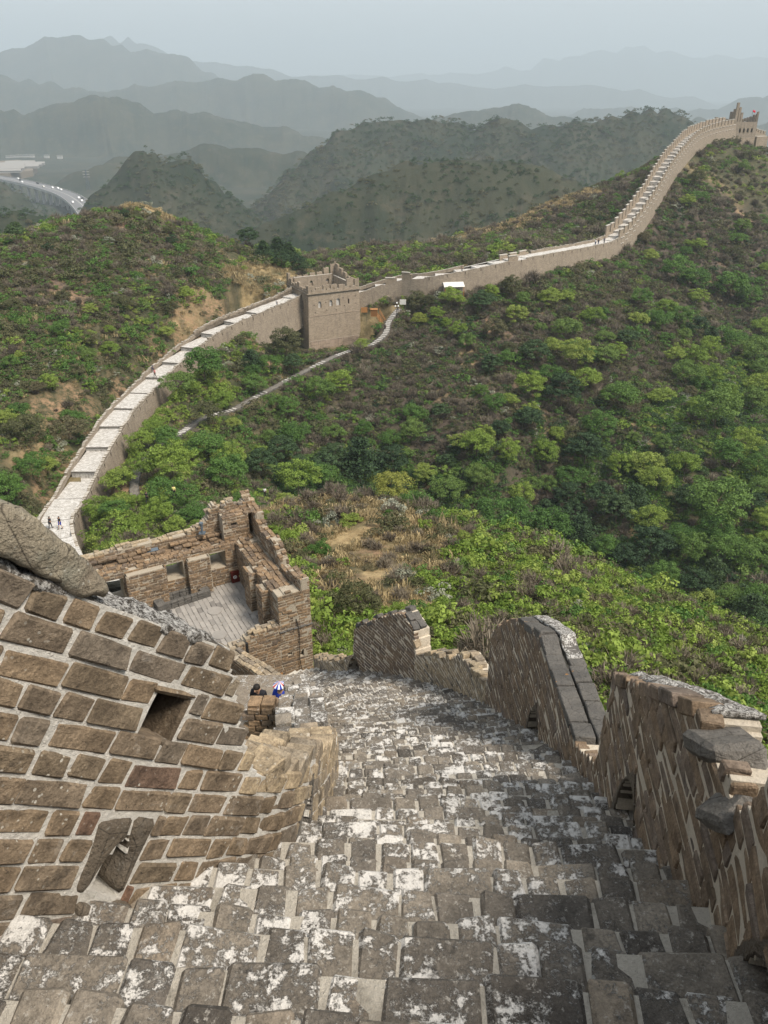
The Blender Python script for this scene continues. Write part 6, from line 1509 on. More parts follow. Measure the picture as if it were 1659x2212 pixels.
# ---- uncountable scrub: instanced on points
def scatter(name, label, pts, scl, protos, seed):
    n = len(pts); me = bpy.data.meshes.new(name); me.vertices.add(n); me.vertices.foreach_set('co', np.asarray(pts, np.float32).reshape(-1))
    r = np.random.default_rng(seed)
    a = me.attributes.new('scl', 'FLOAT', 'POINT'); a.data.foreach_set('value', np.asarray(scl, np.float32))
    a = me.attributes.new('rot', 'FLOAT_VECTOR', 'POINT'); rt = np.zeros((n, 3), np.float32); rt[:, 2] = r.uniform(0, 6.28, n); rt[:, :2] = r.normal(0, 0.12, (n, 2)); a.data.foreach_set('vector', rt.reshape(-1))
    o = link_mesh(name, me); setp(o, label, kind='stuff')
    ng = bpy.data.node_groups.new(name, 'GeometryNodeTree'); ng.interface.new_socket('Geometry', in_out='INPUT', socket_type='NodeSocketGeometry'); ng.interface.new_socket('Geometry', in_out='OUTPUT', socket_type='NodeSocketGeometry')
    N = ng.nodes; gi = N.new('NodeGroupInput'); go = N.new('NodeGroupOutput'); ip = N.new('GeometryNodeInstanceOnPoints'); jn = N.new('GeometryNodeJoinGeometry')
    for p_ in protos:
        oi = N.new('GeometryNodeObjectInfo'); oi.inputs['Object'].default_value = p_; oi.inputs['As Instance'].default_value = True; ng.links.new(oi.outputs['Geometry'], jn.inputs[0])
    na1 = N.new('GeometryNodeInputNamedAttribute'); na1.data_type = 'FLOAT'; na1.inputs[0].default_value = 'scl'; na2 = N.new('GeometryNodeInputNamedAttribute'); na2.data_type = 'FLOAT_VECTOR'; na2.inputs[0].default_value = 'rot'
    rv = N.new('FunctionNodeRandomValue'); rv.data_type = 'INT'; rv.inputs['Min'].default_value = 0; rv.inputs['Max'].default_value = len(protos) - 1; rv.inputs['Seed'].default_value = seed
    ng.links.new(gi.outputs[0], ip.inputs['Points']); ng.links.new(jn.outputs[0], ip.inputs['Instance']); ip.inputs['Pick Instance'].default_value = True
    ng.links.new([s_ for s_ in rv.outputs if s_.type == 'INT'][0], ip.inputs['Instance Index']); ng.links.new(na1.outputs[0], ip.inputs['Scale']); ng.links.new(na2.outputs[0], ip.inputs['Rotation']); ng.links.new(ip.outputs[0], go.inputs[0])
    md = o.modifiers.new('scatter', 'NODES'); md.node_group = ng; return o
def protos(prefix, meshes): return [bpy.data.objects.new(prefix, m_) for m_ in meshes]
sb = {k: protos('shrub', [mk_crown('shrub', 800 + i * 5 + ord(k), M[mt], nc=16, nl=30, rx=1.0, rz=0.7, zc=0.25, leaf=0.12, cl=0.36, inner=0.3) for i in range(3)]) for k, mt in (('b', 'leaf_bright'), ('m', 'leaf_mid'), ('o', 'leaf_olive'), ('d', 'leaf_dark'), ('p', 'leaf_pale'))}
sb['t'] = protos('shrub', [mk_twigs('shrub', 850 + i, M['twig']) for i in range(3)]); sb['g'] = protos('grass', [mk_grass('grass', 870 + i, M['dry_grass']) for i in range(3)])
sr = np.random.default_rng(1234)
def polar(n, r0, r1, a=33): 
    rr = np.sqrt(sr.uniform(r0 * r0, r1 * r1, n)); aa = np.radians(sr.uniform(-a, a, n)); return np.sin(aa) * rr, np.cos(aa) * rr
X = []; Y = []
for n, a, b in ((9000, 18, 60), (15000, 60, 110), (30000, 110, 210), (30000, 210, 330), (8000, 330, 410)):
    x, y = polar(n, a, b); X.append(x); Y.append(y)
X = np.concatenate(X); Y = np.concatenate(Y); Zg = ground_z(X, Y); rr_ = np.hypot(X, Y)
ok = np.ones(len(X), bool)
s_, d_ = nearest_s(X[rr_ < 40], Y[rr_ < 40]); ok[np.where(rr_ < 40)[0][d_ < 3.3]] = False
qa_ = (X - TO[0]) * e2[0] + (Y - TO[1]) * e2[1]; qb_ = (X - TO[0]) * e1[0] + (Y - TO[1]) * e1[1]; ok &= ~((qa_ > -9) & (qa_ < 1.6) & (qb_ > -3.5) & (qb_ < 5.8))
for ln, hw_ in ((SEC1, 3.4), (SEC2, 3.6), (PATH, 1.7)): ok &= seg_dist(X, Y, ln)[0] > hw_
ok &= np.hypot(X + 15, Y - 199) > 11.5; ok &= np.hypot(X - 0.8, Y - 193) > 3.2
md_, ms_, mk_ = blobmask(X, Y, DRY), blobmask(X, Y, SOIL), blobmask(X, Y, DKB)
ok &= sr.random(len(X)) > ms_ * 0.92; dense = 0.78 + 0.3 * fbm(X / 8, Y / 8, 3, 260); ok &= sr.random(len(X)) < dense + 0.15
X, Y, Zg, rr_, md_, ms_, mk_ = [a[ok] for a in (X, Y, Zg, rr_, md_, ms_, mk_)]
dep = Y * CP - Zg * SP; U_ = 829.5 + FPX * X / dep; Vp = 1106 - FPX * (Y * SP + Zg * CP) / dep
patch = fbm(X / 16, Y / 16, 4, 270); p2 = fbm(X / 5, Y / 5, 3, 280); rv_ = sr.random(len(X)); kind = np.full(len(X), 'o')
valley = sm(-Zg, 56, 66) * (rr_ > 80)
near = rr_ < 78
lefth = (~near) & (X < -20)
kind = np.where(rv_ < 0.30 + 0.5 * p2, 'm', np.where(rv_ < 0.62, 'o', 't')).astype('<U1')
kind = np.where((valley > 0.5) & (rv_ < 0.85), np.where(rv_ < 0.35, 'd', 'm'), kind)
kind = np.where((rv_ < 0.10 + 0.35 * patch) & (mk_ < 0.5), 'b', kind)
kind = np.where(mk_ > sr.uniform(0.1, 0.9, len(X)), np.where(rv_ < 0.52, 't', np.where(rv_ < 0.76, 'o', np.where(rv_ < 0.9, 'm', 'd'))), kind)
kind = np.where(near, np.where(rv_ < 0.36 + 0.7 * patch, 'b', np.where(rv_ < 0.62, 'm', np.where(rv_ < 0.82, 'o', 't'))), kind)
kind = np.where((md_ > sr.uniform(0.0, 0.6, len(X))), np.where(rv_ < 0.85, 'g', np.where(rv_ < 0.93, 't', 'o')), kind)
kind = np.where((X < -20) & (Y > 100) & (rv_ > 0.80) & (kind != 'g'), 'g', kind)
kind = np.where((X < -20) & (kind == 't') & (sr.random(len(X)) < 0.5), 'o', kind)
kind = np.where((X < -20) & (kind == 'o') & (sr.random(len(X)) < 0.25), 'm', kind)
kind = np.where(sr.random(len(X)) < 0.012, 'p', kind)
nearwall = seg_dist(X, Y, SEC1)[0] < 14; kind = np.where(nearwall & (X > -44) & (Y < 150) & (rv_ < 0.7) & (kind != 'g'), 'b', kind)
sz = np.exp(sr.normal(0, 0.35, len(X))) * np.where(near, 0.62, 0.85) * np.where(rr_ > 200, 1.25, 1.0) * np.where(kind == 'g', 0.9, 1.0) * np.where(rr_ < 45, 0.8, 1)
LAB = {'b': ('bright_shrubs', 'low bright green shrubs covering the slopes'), 'm': ('green_shrubs', 'mid green shrubs covering the hillsides'), 'o': ('olive_scrub', 'olive scrub over the hillsides'), 'd': ('dark_undergrowth', 'dark undergrowth on the valley slopes'), 't': ('bare_scrub', 'brown leafless scrub on the dry slopes'), 'g': ('dry_grass', 'straw coloured dry grass on the bare crests'), 'p': ('pale_shrubs', 'scattered pale flowering shrubs')}
for k_, (nm_, lb_) in LAB.items():
    m_ = kind == k_; scatter(nm_, lb_, np.stack([X[m_], Y[m_], Zg[m_] - 0.05], -1), sz[m_], sb[k_], ord(k_))
# woods on the hills behind
x, y = polar(120000, 400, 1500, 31); z = ground_z(x, y); pn = fbm(x / 60, y / 60, 4, 290); keep_ = (z > VALLEY + 18) & (sr.random(len(x)) < 0.5 + 0.6 * pn); x, y, z = x[keep_], y[keep_], z[keep_]
rv2 = sr.random(len(x)); pd = fbm(x / 35, y / 35, 3, 291)
dk = rv2 < 0.6 + pd * 0.8; sc2 = np.exp(sr.normal(0, 0.3, len(x))) * (1.1 + np.hypot(x, y) / 1100)
scatter('distant_woods', 'dark pine woods on the hills behind', np.stack([x[dk], y[dk], z[dk] - 0.3], -1), sc2[dk], sb['d'], 21)
scatter('distant_scrub', 'grey green scrub on the hills behind', np.stack([x[~dk], y[~dk], z[~dk] - 0.3], -1), sc2[~dk], sb['o'], 22)

# ================================================================== FOOTPATH, GATE, HUT
pc, pq = resample(PATH, 0.45); pth = empty('footpath', tuple(pc[len(pc) // 2]), 'narrow stone footpath with flights of pale steps winding up to the wall gate', 'path')
PTt, PNr = frames(pc); flights = [(0.10, 0.15), (0.22, 0.27), (0.34, 0.40), (0.45, 0.49), (0.53, 0.57), (0.62, 0.66), (0.70, 0.75), (0.80, 1.0)]
A = Q()
zs_ = []
for i in range(len(pc)):
    zs_.append(float(ground_z(np.array([pc[i][0]]), np.array([pc[i][1]]))[0]) + 0.22)
for i in range(len(pc) - 1):
    f = i / len(pc); fl_i = any(a <= f <= b for a, b in flights); hw_ = 0.6
    z = zs_[i]; p = pc[i].copy(); p[2] = z
    if fl_i and i % 2 == 0:
        Bk = Q(); Bk.block(p + PNr[i] * hw_, PTt[i], PNr[i], 0.42, 2 * hw_, z - 0.4, z + 0.10, pq[i]); Bk.build('step', M['walk'], pth)
    L0, L1, R0, R1 = pc[i] - PNr[i] * hw_, pc[i + 1] - PNr[i + 1] * hw_, pc[i] + PNr[i] * hw_, pc[i + 1] + PNr[i + 1] * hw_
    for q_, zz_ in ((L0, zs_[i]), (R0, zs_[i]), (L1, zs_[i + 1]), (R1, zs_[i + 1])): q_[2] = zz_
    A.quad(L0, R0, R1, L1, 0, 1.5, pq[i], pq[i + 1]); 
    for a_, b_ in ((L0, L1), (R1, R0)): A.quad(a_ - Z3 * 0.5, b_ - Z3 * 0.5, b_, a_, 0, .4, 0, .4)
    if i % 3 == 0:
        for sd_ in (-1, 1):
            Bk = Q(); Bk.block(p + PNr[i] * sd_ * (hw_ + (0.12 if sd_ > 0 else -0.0)), PTt[i], PNr[i], 1.2, 0.12, z - 0.3, z + 0.14, 0); Bk.build('kerb_stone', M['coping_dark'], pth)
A.build('paving', M['slab'], pth)
c, q, T, Nr, lev, hw = S2
gi = idx(836); gp = c[gi] + Nr[gi] * (hw + 0.45 + 0.12 * 4.0); gz = c[gi][2] - 5.0
gd = empty('gateway', (float(gp[0]), float(gp[1]), float(gz)), 'dark arched gateway through the foot of the long wall beside the tower', 'gateway')
A = Q(); tt_ = T[gi]; nn_ = Nr[gi]
V_ = [gp + tt_ * x + nn_ * 0.25 + Z3 * 0 for x in (-0.6, 0.6)]
m = MB(); pts_ = [(-0.62, 0)] + [(-0.62 * math.cos(a), 1.45 + 0.62 * math.sin(a)) for a in np.linspace(0, math.pi, 10)] + [(0.62, 0)]
def arch_mesh(pts2, d0, d1, mat, name):
    m = MB(); n = len(pts2); F_ = [(k, (k + 1) % n, n + (k + 1) % n, n + k) for k in range(n)] + [tuple(range(n))[::-1], tuple(range(n, 2 * n))]
    vv = [tt_ * x + nn_ * d0 + Z3 * z for x, z in pts2] + [tt_ * x + nn_ * d1 + Z3 * z for x, z in pts2]; m.add([tuple(v_) for v_ in vv], F_); return m.build(name, mat, gd)
arch_mesh(pts_, -0.6, 0.34, M['void'], 'passage')  # solid dark block painted as the shade inside the arch
op = [(x * 1.45, z * 1.12) for x, z in pts_]; 
for k in range(len(pts_) - 1):
    a_, b_, c2, d_ = op[k], op[k + 1], pts_[k + 1], pts_[k]; arch_mesh([a_, b_, c2, d_], 0.0, 0.42, M['far_tower'], 'arch_brick')
# concrete steps and landing before the gate
tr3 = empty('gate_steps', (float(gp[0]), float(gp[1]), float(gz)), 'grey stone landing and steps in front of the wall gateway', 'steps')
for k in range(6):
    m = MB(); m.box(tuple(tt_ * (1.4 + 0.1 * k) + nn_ * (1.2 + 0.42 * k) + Z3 * (-0.12 - 0.2 * k)), (3.2 - 0.1 * k, 0.8, 0.5), Matrix(((tt_[0], nn_[0], 0), (tt_[1], nn_[1], 0), (0, 0, 1)))); m.build('step', M['walk'], tr3)
Rg = Matrix(((tt_[0], nn_[0], 0), (tt_[1], nn_[1], 0), (0, 0, 1)))
def placeW(u, v, t): return W(u, v, t)
# timber stairs with rails
ws = W(826, 690, 192); wz = float(ground_z(np.array([ws[0]]), np.array([ws[1]]))[0]); wst = empty('timber_stairs', (ws[0], ws[1], wz), 'orange brown timber stairs with handrails beside the square watchtower', 'stairs')
top_ = W(815, 672, 194) - ws; bot_ = W(834, 704, 189) - ws
for sd_ in (-0.55, 0.55):
    for dz_ in (0.95, 0.5): m = MB(); m.tube(tuple(top_ + np.array([sd_, 0, dz_ + 0.6])), tuple(bot_ + np.array([sd_, 0, dz_ + 0.6])), 0.06, n=6); m.build('handrail', M['wood'], wst)
    for k in range(5): b_ = top_ * (1 - k / 4) + bot_ * (k / 4) + np.array([sd_, 0, 0]); m = MB(); m.box(tuple(b_ + Z3 * 1.0), (0.1, 0.1, 1.7)); m.build('baluster', M['wood'], wst)
for k in range(12): b_ = top_ * (1 - k / 11) + bot_ * (k / 11); m = MB(); m.box(tuple(b_ + Z3 * 0.45), (1.1, 0.34, 0.07)); m.build('tread', M['wood'], wst)
for u, v, lab, nm_, cat_ in ((787, 685, 'pale wooden notice board on posts right of the square watchtower', 'notice_board', 'sign'), (870, 668, 'grey wooden information board on two posts by the gateway', 'notice_board', 'sign')):
    b_ = W(u, v, 190); e = empty(nm_, tuple(b_), lab, cat_); m = MB(); m.box((0, 0, 1.7), (1.5, 0.08, 1.2)); m.build('board', M['wood'] if u < 800 else M['dry_board'] if 'dry_board' in M else M['walk'], e)
    for sx in (-0.6, 0.6): m = MB(); m.box((sx, 0.06, 0.3), (0.1, 0.1, 2.8)); m.build('post', M['bark'], e)
b_ = W(808, 684, 191); e = empty('ticket_booth', tuple(b_), 'small orange brown slatted timber booth at the head of the timber stairs', 'booth')
for k in range(8): m = MB(); m.box((-0.7 + 0.2 * k, 0, 0.9), (0.12, 1.0, 1.6)); m.build('slat', M['wood'], e)
m = MB(); m.box((0, 0, 1.78), (1.8, 1.2, 0.12)); m.build('roof', M['wood'], e); m = MB(); m.box((0, 0.1, 0.9), (1.4, 0.7, 1.5)); m.build('body', M['bark'], e)
b_ = W(857, 690, 189); e = empty('street_lamp', tuple(b_), 'black lamp post with white globes on the path below the gateway', 'lamp'); m = MB(); m.tube((0, 0, -0.5), (0, 0, 3.6), 0.07, n=8); m.box((0, 0, 2.9), (0.7, 0.06, 0.06)); m.build('post', M['black'], e)
for x, z in ((-0.35, 3.1), (0.35, 3.1), (0, 3.85)):
    bm = bmesh.new(); bmesh.ops.create_uvsphere(bm, u_segments=10, v_segments=8, radius=0.2); me = bpy.data.meshes.new('globe'); bm.to_mesh(me); bm.free(); me.materials.append(M['white']); o = link_mesh('globe', me, e); o.location = (x, 0, z)
# hut against the wall
gi = idx(972); hp = c[gi] + Nr[gi] * (hw + 2.6); hz_ = c[gi][2] - 4.4; e = empty('hut', (float(hp[0]), float(hp[1]), float(hz_)), 'small hut with a pale pitched roof built against the long wall', 'hut', rz=math.atan2(T[gi][1], T[gi][0]))
m = MB(); m.box((0, 0, 1.1), (4.2, 2.6, 2.2)); m.build('wall', M['far_face'], e)
for sy in (-1, 1): m = MB(); m.box((0, sy * 0.85, 2.55), (5.0, 2.0, 0.12), Matrix.Rotation(R(-24 * sy), 3, 'X')); m.build('roof', M['walk'], e)
m = MB(); m.box((-1.0, -1.32, 0.95), (0.9, 0.06, 1.8)); m.build('door', M['bark'], e); m = MB(); m.box((0.9, -1.32, 1.3), (0.9, 0.06, 0.7)); m.build('window', M['black'], e)
for x in (-2.3, 2.3): m = MB(); m.box((x, -1.7, 0.9), (0.14, 0.14, 2.4)); m.build('post', M['wood'], e)
# fence rail at the lower end of the path
b_ = W(320, 985, 124); b_[2] = float(ground_z(np.array([b_[0]]), np.array([b_[1]]))[0]); e = empty('railing', tuple(b_), 'short grey blue metal railing at the lower bend of the footpath', 'railing')
for k in range(6): m = MB(); m.tube((k * 0.4, -k * 0.3, 0), (k * 0.4, -k * 0.3, 1.1), 0.04); m.build('post', M['metal_grey'], e)
for z in (0.55, 1.1): m = MB(); m.tube((0, 0, z), (2.0, -1.5, z), 0.04); m.build('rail', M['metal_grey'], e)

# ================================================================== FAR VALLEY: MOTORWAY BRIDGE, VILLAGE, PYLON
bp = WP((-60, 376, 1480), (0, 384, 1420), (40, 391, 1370), (80, 398, 1310), (115, 407, 1250), (145, 418, 1190), (168, 432, 1120), (185, 447, 1050), (200, 470, 980))
bc, bq = resample(bp, 12.0); zbr = float(np.mean(bc[:, 2])); zl = np.linspace(bc[0, 2], bc[-1, 2], len(bc)); bc[:, 2] = zl
Tb, Nb = frames(bc); br = empty('motorway_bridge', tuple(bc[len(bc) // 2]), 'curving grey motorway bridge on tall piers in the misty valley at the left', 'bridge'); hb_ = 14
A = Q(); P2 = Q(); M['asphalt'] = plain('worn_asphalt', (0.16, 0.16, 0.165), 0.9); M['concrete'] = plain('pale_concrete', (0.42, 0.41, 0.39), 0.9)
for i in range(len(bc) - 1):
    L0, L1, R0, R1 = bc[i] - Nb[i] * hb_, bc[i + 1] - Nb[i + 1] * hb_, bc[i] + Nb[i] * hb_, bc[i + 1] + Nb[i + 1] * hb_
    A.quad(L0, R0, R1, L1, 0, 1, 0, 1, 0)
    for a_, b_, s_ in ((L0, L1, -1), (R0, R1, 1)):
        n_ = Nb[i] * s_ * 0.5; P2.quad(a_ + n_ - Z3 * 2.6, b_ + n_ - Z3 * 2.6, b_ + n_ + Z3 * 1.1, a_ + n_ + Z3 * 1.1, 0, 1, 0, 1); P2.quad(a_ + n_ + Z3 * 1.1, b_ + n_ + Z3 * 1.1, b_ + Z3 * 1.1, a_ + Z3 * 1.1, 0, 1, 0, 1)
    P2.quad(L0 - Z3 * 2.6, L1 - Z3 * 2.6, R1 - Z3 * 2.6, R0 - Z3 * 2.6, 0, 1, 0, 1)
    md0, md1 = (bc[i] - Nb[i] * 0.5, bc[i + 1] - Nb[i + 1] * 0.5); P2.quad(md0 + Z3 * 0.02, md0 + Nb[i] + Z3 * 0.02, md1 + Nb[i + 1] + Z3 * 0.02, md1 + Z3 * 0.02, 0, 1, 0, 1)
A.build('deck', M['asphalt'], br); P2.build('parapet', M['concrete'], br)
for i in range(2, len(bc) - 2, 3):
    m = MB()
    p = bc[i] - np.array(br.location)
    m.box(tuple(p + Nb[i] * 6 - Z3 * 32), (3, 4, 60)); m.box(tuple(p - Nb[i] * 6 - Z3 * 32), (3, 4, 60)); m.build('pier', M['concrete'], br)
cars = [(100, 395, 'pale'), (55, 389, 'white'), (75, 392, 'dark'), (112, 405, 'white'), (110, 398, 'white'), (122, 409, 'white'), (160, 426, 'white'), (165, 427, 'dark'), (170, 430, 'white'), (173, 430, 'white'), (183, 431, 'white'), (38, 385, 'dark'), (30, 387, 'white')]
car_lab = {'white': 'tiny white vehicle on the misty motorway bridge', 'dark': 'tiny dark vehicle on the misty motorway bridge', 'pale': 'tiny pale truck in the middle of the misty bridge'}
cfirst = {}
for u, v, k in cars:
    d = ray(u, v); bi = min(range(len(bc)), key=lambda i: abs(proj(bc[i])[0] - u)); off_ = float(vr.uniform(3, 11)) * (1 if vr.random() < .5 else -1); p = bc[bi] + Nb[bi] * off_
    if k not in cfirst:
        e = empty('car', tuple(p), car_lab[k], 'car', 'vehicles on the motorway bridge' if k != 'pale' else None, rz=math.atan2(Tb[bi][1], Tb[bi][0])); mt = {'white': M['white'], 'dark': M['black'], 'pale': M['walk']}[k]
        m = MB(); V_ = [(-3.6, 0.5), (3.6, 0.5), (3.6, 1.4), (2.2, 1.6), (1.2, 2.6), (-2.6, 2.7), (-3.6, 1.7)]; n = len(V_); m.add([(x, -1.2, z) for x, z in V_] + [(x, 1.2, z) for x, z in V_], [tuple(range(n))[::-1], tuple(range(n, 2 * n))] + [(a, (a + 1) % n, n + (a + 1) % n, n + a) for a in range(n)]); m.build('body', mt, e)
        for x in (-2.4, 2.4): m = MB(); m.tube((x, -1.25, 0.45), (x, 1.25, 0.45), 0.45, n=10); m.build('wheel', M['black'], e)
        cfirst[k] = e
    else:
        e = cfirst[k].copy(); COL.objects.link(e); e.location = tuple(p); e.rotation_euler = (0, 0, math.atan2(Tb[bi][1], Tb[bi][0]))
        for ch in list(cfirst[k].children): c2 = ch.copy(); COL.objects.link(c2); c2.parent = e
# village: greenhouses and roofs in the far valley
M['greenhouse'] = plain('pale_greenhouse_film', (0.26, 0.25, 0.235), 0.8); M['field'] = plain('bare_field', (0.17, 0.14, 0.105), 0.95)
def flat_hit(u, v, z):
    d = ray(u, v); return d * (z / d[2])
zv = -150.0
fpts = [flat_hit(*a, zv) for a in ((-80, 352), (40, 345), (78, 353), (70, 368), (20, 374), (-80, 378))]
m = MB(); m.add([tuple(p) for p in fpts] + [tuple(p - Z3 * 25) for p in fpts], [tuple(range(6))] + [(a, (a + 1) % 6, 6 + (a + 1) % 6, 6 + a) for a in range(6)]); o = m.build('village_terrace', M['field']); setp(o, 'bare earth terrace of the far valley village', kind='structure')
gh = [(20, 368, 60, 8), (35, 364, 90, 9), (48, 360, 80, 9), (60, 357, 70, 8), (15, 362, 70, 8), (30, 358, 80, 8), (5, 367, 50, 8), (45, 354, 60, 7), (12, 373, 60, 8)]
g0 = None
for k, (u, v, L_, w_) in enumerate(gh):
    p = flat_hit(u, v, zv + 0.2)
    if g0 is None:
        g0 = empty('greenhouse', tuple(p), 'long pale roofed greenhouse in the hazy far valley', 'greenhouse', 'greenhouses of the far valley', rz=R(14)); m = MB(); m.box((0, 0, 2), (L_, 16, 4)); m.build('wall', M['greenhouse'], g0); m = MB(); m.box((0, -4.3, 5.2), (L_ + 1, 9.4, 0.4), Matrix.Rotation(R(18), 3, 'X')); m.box((0, 4.3, 5.2), (L_ + 1, 9.4, 0.4), Matrix.Rotation(R(-18), 3, 'X')); m.build('roof', M['greenhouse'], g0)
    else:
        e = g0.copy(); COL.objects.link(e); e.location = tuple(p); e.scale = (L_ / 60, 1, 1)
        for ch in list(g0.children): c2 = ch.copy(); COL.objects.link(c2); c2.parent = e
h0 = None
for k, (u, v) in enumerate(((28, 343), (36, 342.5), (44, 342), (52, 342), (60, 342), (70, 341.5), (102, 342), (130, 343), (20, 344))):
    p = W(u, v + 1.5, 2080)
    if h0 is None:
        h0 = empty('house', tuple(p), 'tiny pale house at the far edge of the valley', 'house', 'pale houses of the far village'); m = MB(); m.box((0, 0, 3), (12, 9, 9)); m.build('wall', M['concrete'], h0); m = MB(); m.box((0, 0, 9.6), (13, 10, 1.2)); m.build('roof', M['greenhouse'], h0)
    else:
        e = h0.copy(); COL.objects.link(e); e.location = tuple(p)
        for ch in list(h0.children): c2 = ch.copy(); COL.objects.link(c2); c2.parent = e
# electricity pylon
pp = W(190, 402, 900); e = empty('pylon', tuple(pp), 'pale lattice electricity pylon on the misty slope above the bridge', 'pylon'); H_ = 17
for sx, sy in ((-1, -1), (1, -1), (1, 1), (-1, 1)): m = MB(); m.tube((sx * 1.6, sy * 1.6, -4), (sx * 0.3, sy * 0.3, H_), 0.16, n=4); m.build('leg', M['metal_grey'], e)
for k in range(6): z0_, z1_ = k * H_ / 6, (k + 1) * H_ / 6; w0_, w1_ = 1.6 - 1.3 * z0_ / H_, 1.6 - 1.3 * z1_ / H_; m = MB(); m.tube((-w0_, -w0_, z0_), (w1_, -w1_, z1_), 0.09, n=4); m.tube((w0_, w0_, z0_), (-w1_, w1_, z1_), 0.09, n=4); m.build('brace', M['metal_grey'], e)
for z in (9.5, 12.3, 15.0): m = MB(); m.box((0, 0, z), (7.6, 0.5, 0.4)); m.build('crossarm', M['concrete'], e)
# pavilion like rocks on the dark peak
for u, v, w_ in ((314, 316, 7), (327, 318, 5)): put_tree(u, v, w_, 'd', t=716, label='tiny dark tree on the very top of the dark peak' + (', left of two' if u < 320 else ', right of two'), solo=True)

# ================================================================== PEOPLE
def skin_mesh(name, verts, edges, rad, mat, parent, root=0, sub=1):
    me = bpy.data.meshes.new(name); bm = bmesh.new(); ly = bm.verts.layers.skin.verify(); vv = [bm.verts.new(p) for p in verts]
    for a, b in edges: bm.edges.new((vv[a], vv[b]))
    for k, (v_, r_) in enumerate(zip(vv, rad)): v_[ly].radius = (r_, r_) if not isinstance(r_, tuple) else r_; v_[ly].use_root = (k == root)
    bm.to_mesh(me); bm.free(); me.materials.append(mat); o = link_mesh(name, me, parent); o.modifiers.new('skin', 'SKIN').use_smooth_shade = True; sb_ = o.modifiers.new('sub', 'SUBSURF'); sb_.levels = sub; sb_.render_levels = sub; return o
def person(loc, yaw, label, shirt='dark', legs='navy', stride=0.18, lean=0.0, skirt=False, hat=None, bag=None, scale=1.0, down=0.0, group=None, bare=False):
    e = empty('person', loc, label, 'person', group, rz=R(yaw)); e.scale = (scale,) * 3
    L = lean
    J = dict(pel=(0, 0, .93), spi=(0, L * .4, 1.12), che=(0, L * .8, 1.30), nec=(0, L, 1.46), hea=(0, L * 1.15 + .02 + down * .06, 1.57), top=(0, L * 1.2 + .03 + down * .10, 1.66 - down * .03),
             shl=(-.17, L * .9, 1.40), shr=(.17, L * .9, 1.40), ell=(-.23, L + stride * .5, 1.14), elr=(.23, L - stride * .5, 1.14), hl=(-.22, L + stride + .06, .92), hr=(.22, L - stride + .10, .92), hfl=(-.215, L + stride + .09, .85), hfr=(.215, L - stride + .12, .85),
             kl=(-.10, -stride * .3 + .04, .50), kr=(.10, stride * .6 + .05, .50), al=(-.11, -stride, .09), ar=(.11, stride, .09), tl=(-.12, -stride + .16, .03), tr=(.12, stride + .16, .03), hpl=(-.09, 0, .90), hpr=(.09, 0, .90))
    K = list(J); ix = {k: i for i, k in enumerate(K)}; rd = dict(pel=.12, spi=.115, che=.13, nec=.055, hea=(.085, .10), top=.075, shl=.06, shr=.06, ell=.042, elr=.042, hl=.03, hr=.03, hfl=.035, hfr=.035, kl=.055, kr=.055, al=.04, ar=.04, tl=.035, tr=.035, hpl=.09, hpr=.09)
    E = [('pel', 'spi'), ('spi', 'che'), ('che', 'nec'), ('nec', 'hea'), ('hea', 'top'), ('che', 'shl'), ('che', 'shr'), ('shl', 'ell'), ('shr', 'elr'), ('ell', 'hl'), ('elr', 'hr'), ('hl', 'hfl'), ('hr', 'hfr'), ('pel', 'hpl'), ('pel', 'hpr'), ('hpl', 'kl'), ('hpr', 'kr'), ('kl', 'al'), ('kr', 'ar'), ('al', 'tl'), ('ar', 'tr')]
    skin_mesh('body', [J[k] for k in K], [(ix[a], ix[b]) for a, b in E], [rd[k] for k in K], M['skin'], e)
    def garment(name, ks, es, grow, mat):
        i2 = {k: i for i, k in enumerate(ks)}
        def g(k): r_ = rd[k]; return (r_[0] + grow, r_[1] + grow) if isinstance(r_, tuple) else r_ + grow
        skin_mesh(name, [J[k] for k in ks], [(i2[a], i2[b]) for a, b in es], [g(k) for k in ks], mat, e)
    garment('shirt', ['pel', 'spi', 'che', 'shl', 'shr', 'ell', 'elr'] if not bare else ['pel', 'spi', 'che', 'shl', 'shr'], [p_ for p_ in E if p_ in (('pel', 'spi'), ('spi', 'che'), ('che', 'shl'), ('che', 'shr'))] + ([] if bare else [('shl', 'ell'), ('shr', 'elr')]), .022, M['cloth_' + shirt])
    garment('trousers', ['pel', 'hpl', 'hpr', 'kl', 'kr'] + ([] if skirt else ['al', 'ar']), [('pel', 'hpl'), ('pel', 'hpr'), ('hpl', 'kl'), ('hpr', 'kr')] + ([] if skirt else [('kl', 'al'), ('kr', 'ar')]), .018, M['cloth_' + legs])
    bm = bmesh.new(); bmesh.ops.create_uvsphere(bm, u_segments=12, v_segments=8, radius=0.105)
    for v_ in list(bm.verts):
        if v_.co.z < -0.02 and v_.co.y > -0.01: v_.co.z = -0.02 + v_.co.z * .1; v_.co.y *= .75
    me = bpy.data.meshes.new('hair'); bm.to_mesh(me); bm.free(); me.materials.append(M['hair']); o = link_mesh('hair', me, e); o.location = (0, L * 1.18 - .005 + down * .07, 1.625 - down * .02); o.scale = (.95, 1.08, 1.0)
    hx = J['hea']
    m = MB(); m.box((hx[0], hx[1] + .115, hx[2] + .0), (.025, .03, .035)); m.build('nose', M['skin'], e)
    if hat:
        m = MB(); m.tube((0, L * 1.2 + .03, 1.66), (0, L * 1.2 + .03, 1.68), .20, .19, 16); m.tube((0, L * 1.2 + .03, 1.68), (0, L * 1.2 + .03, 1.76), .105, .09, 14); m.build('hat', M['cloth_' + hat], e)
    if bag: m = MB(); m.box((0, L * .7 - .22, 1.24), (.28, .18, .40)); o = m.build('backpack', M['cloth_' + bag], e)
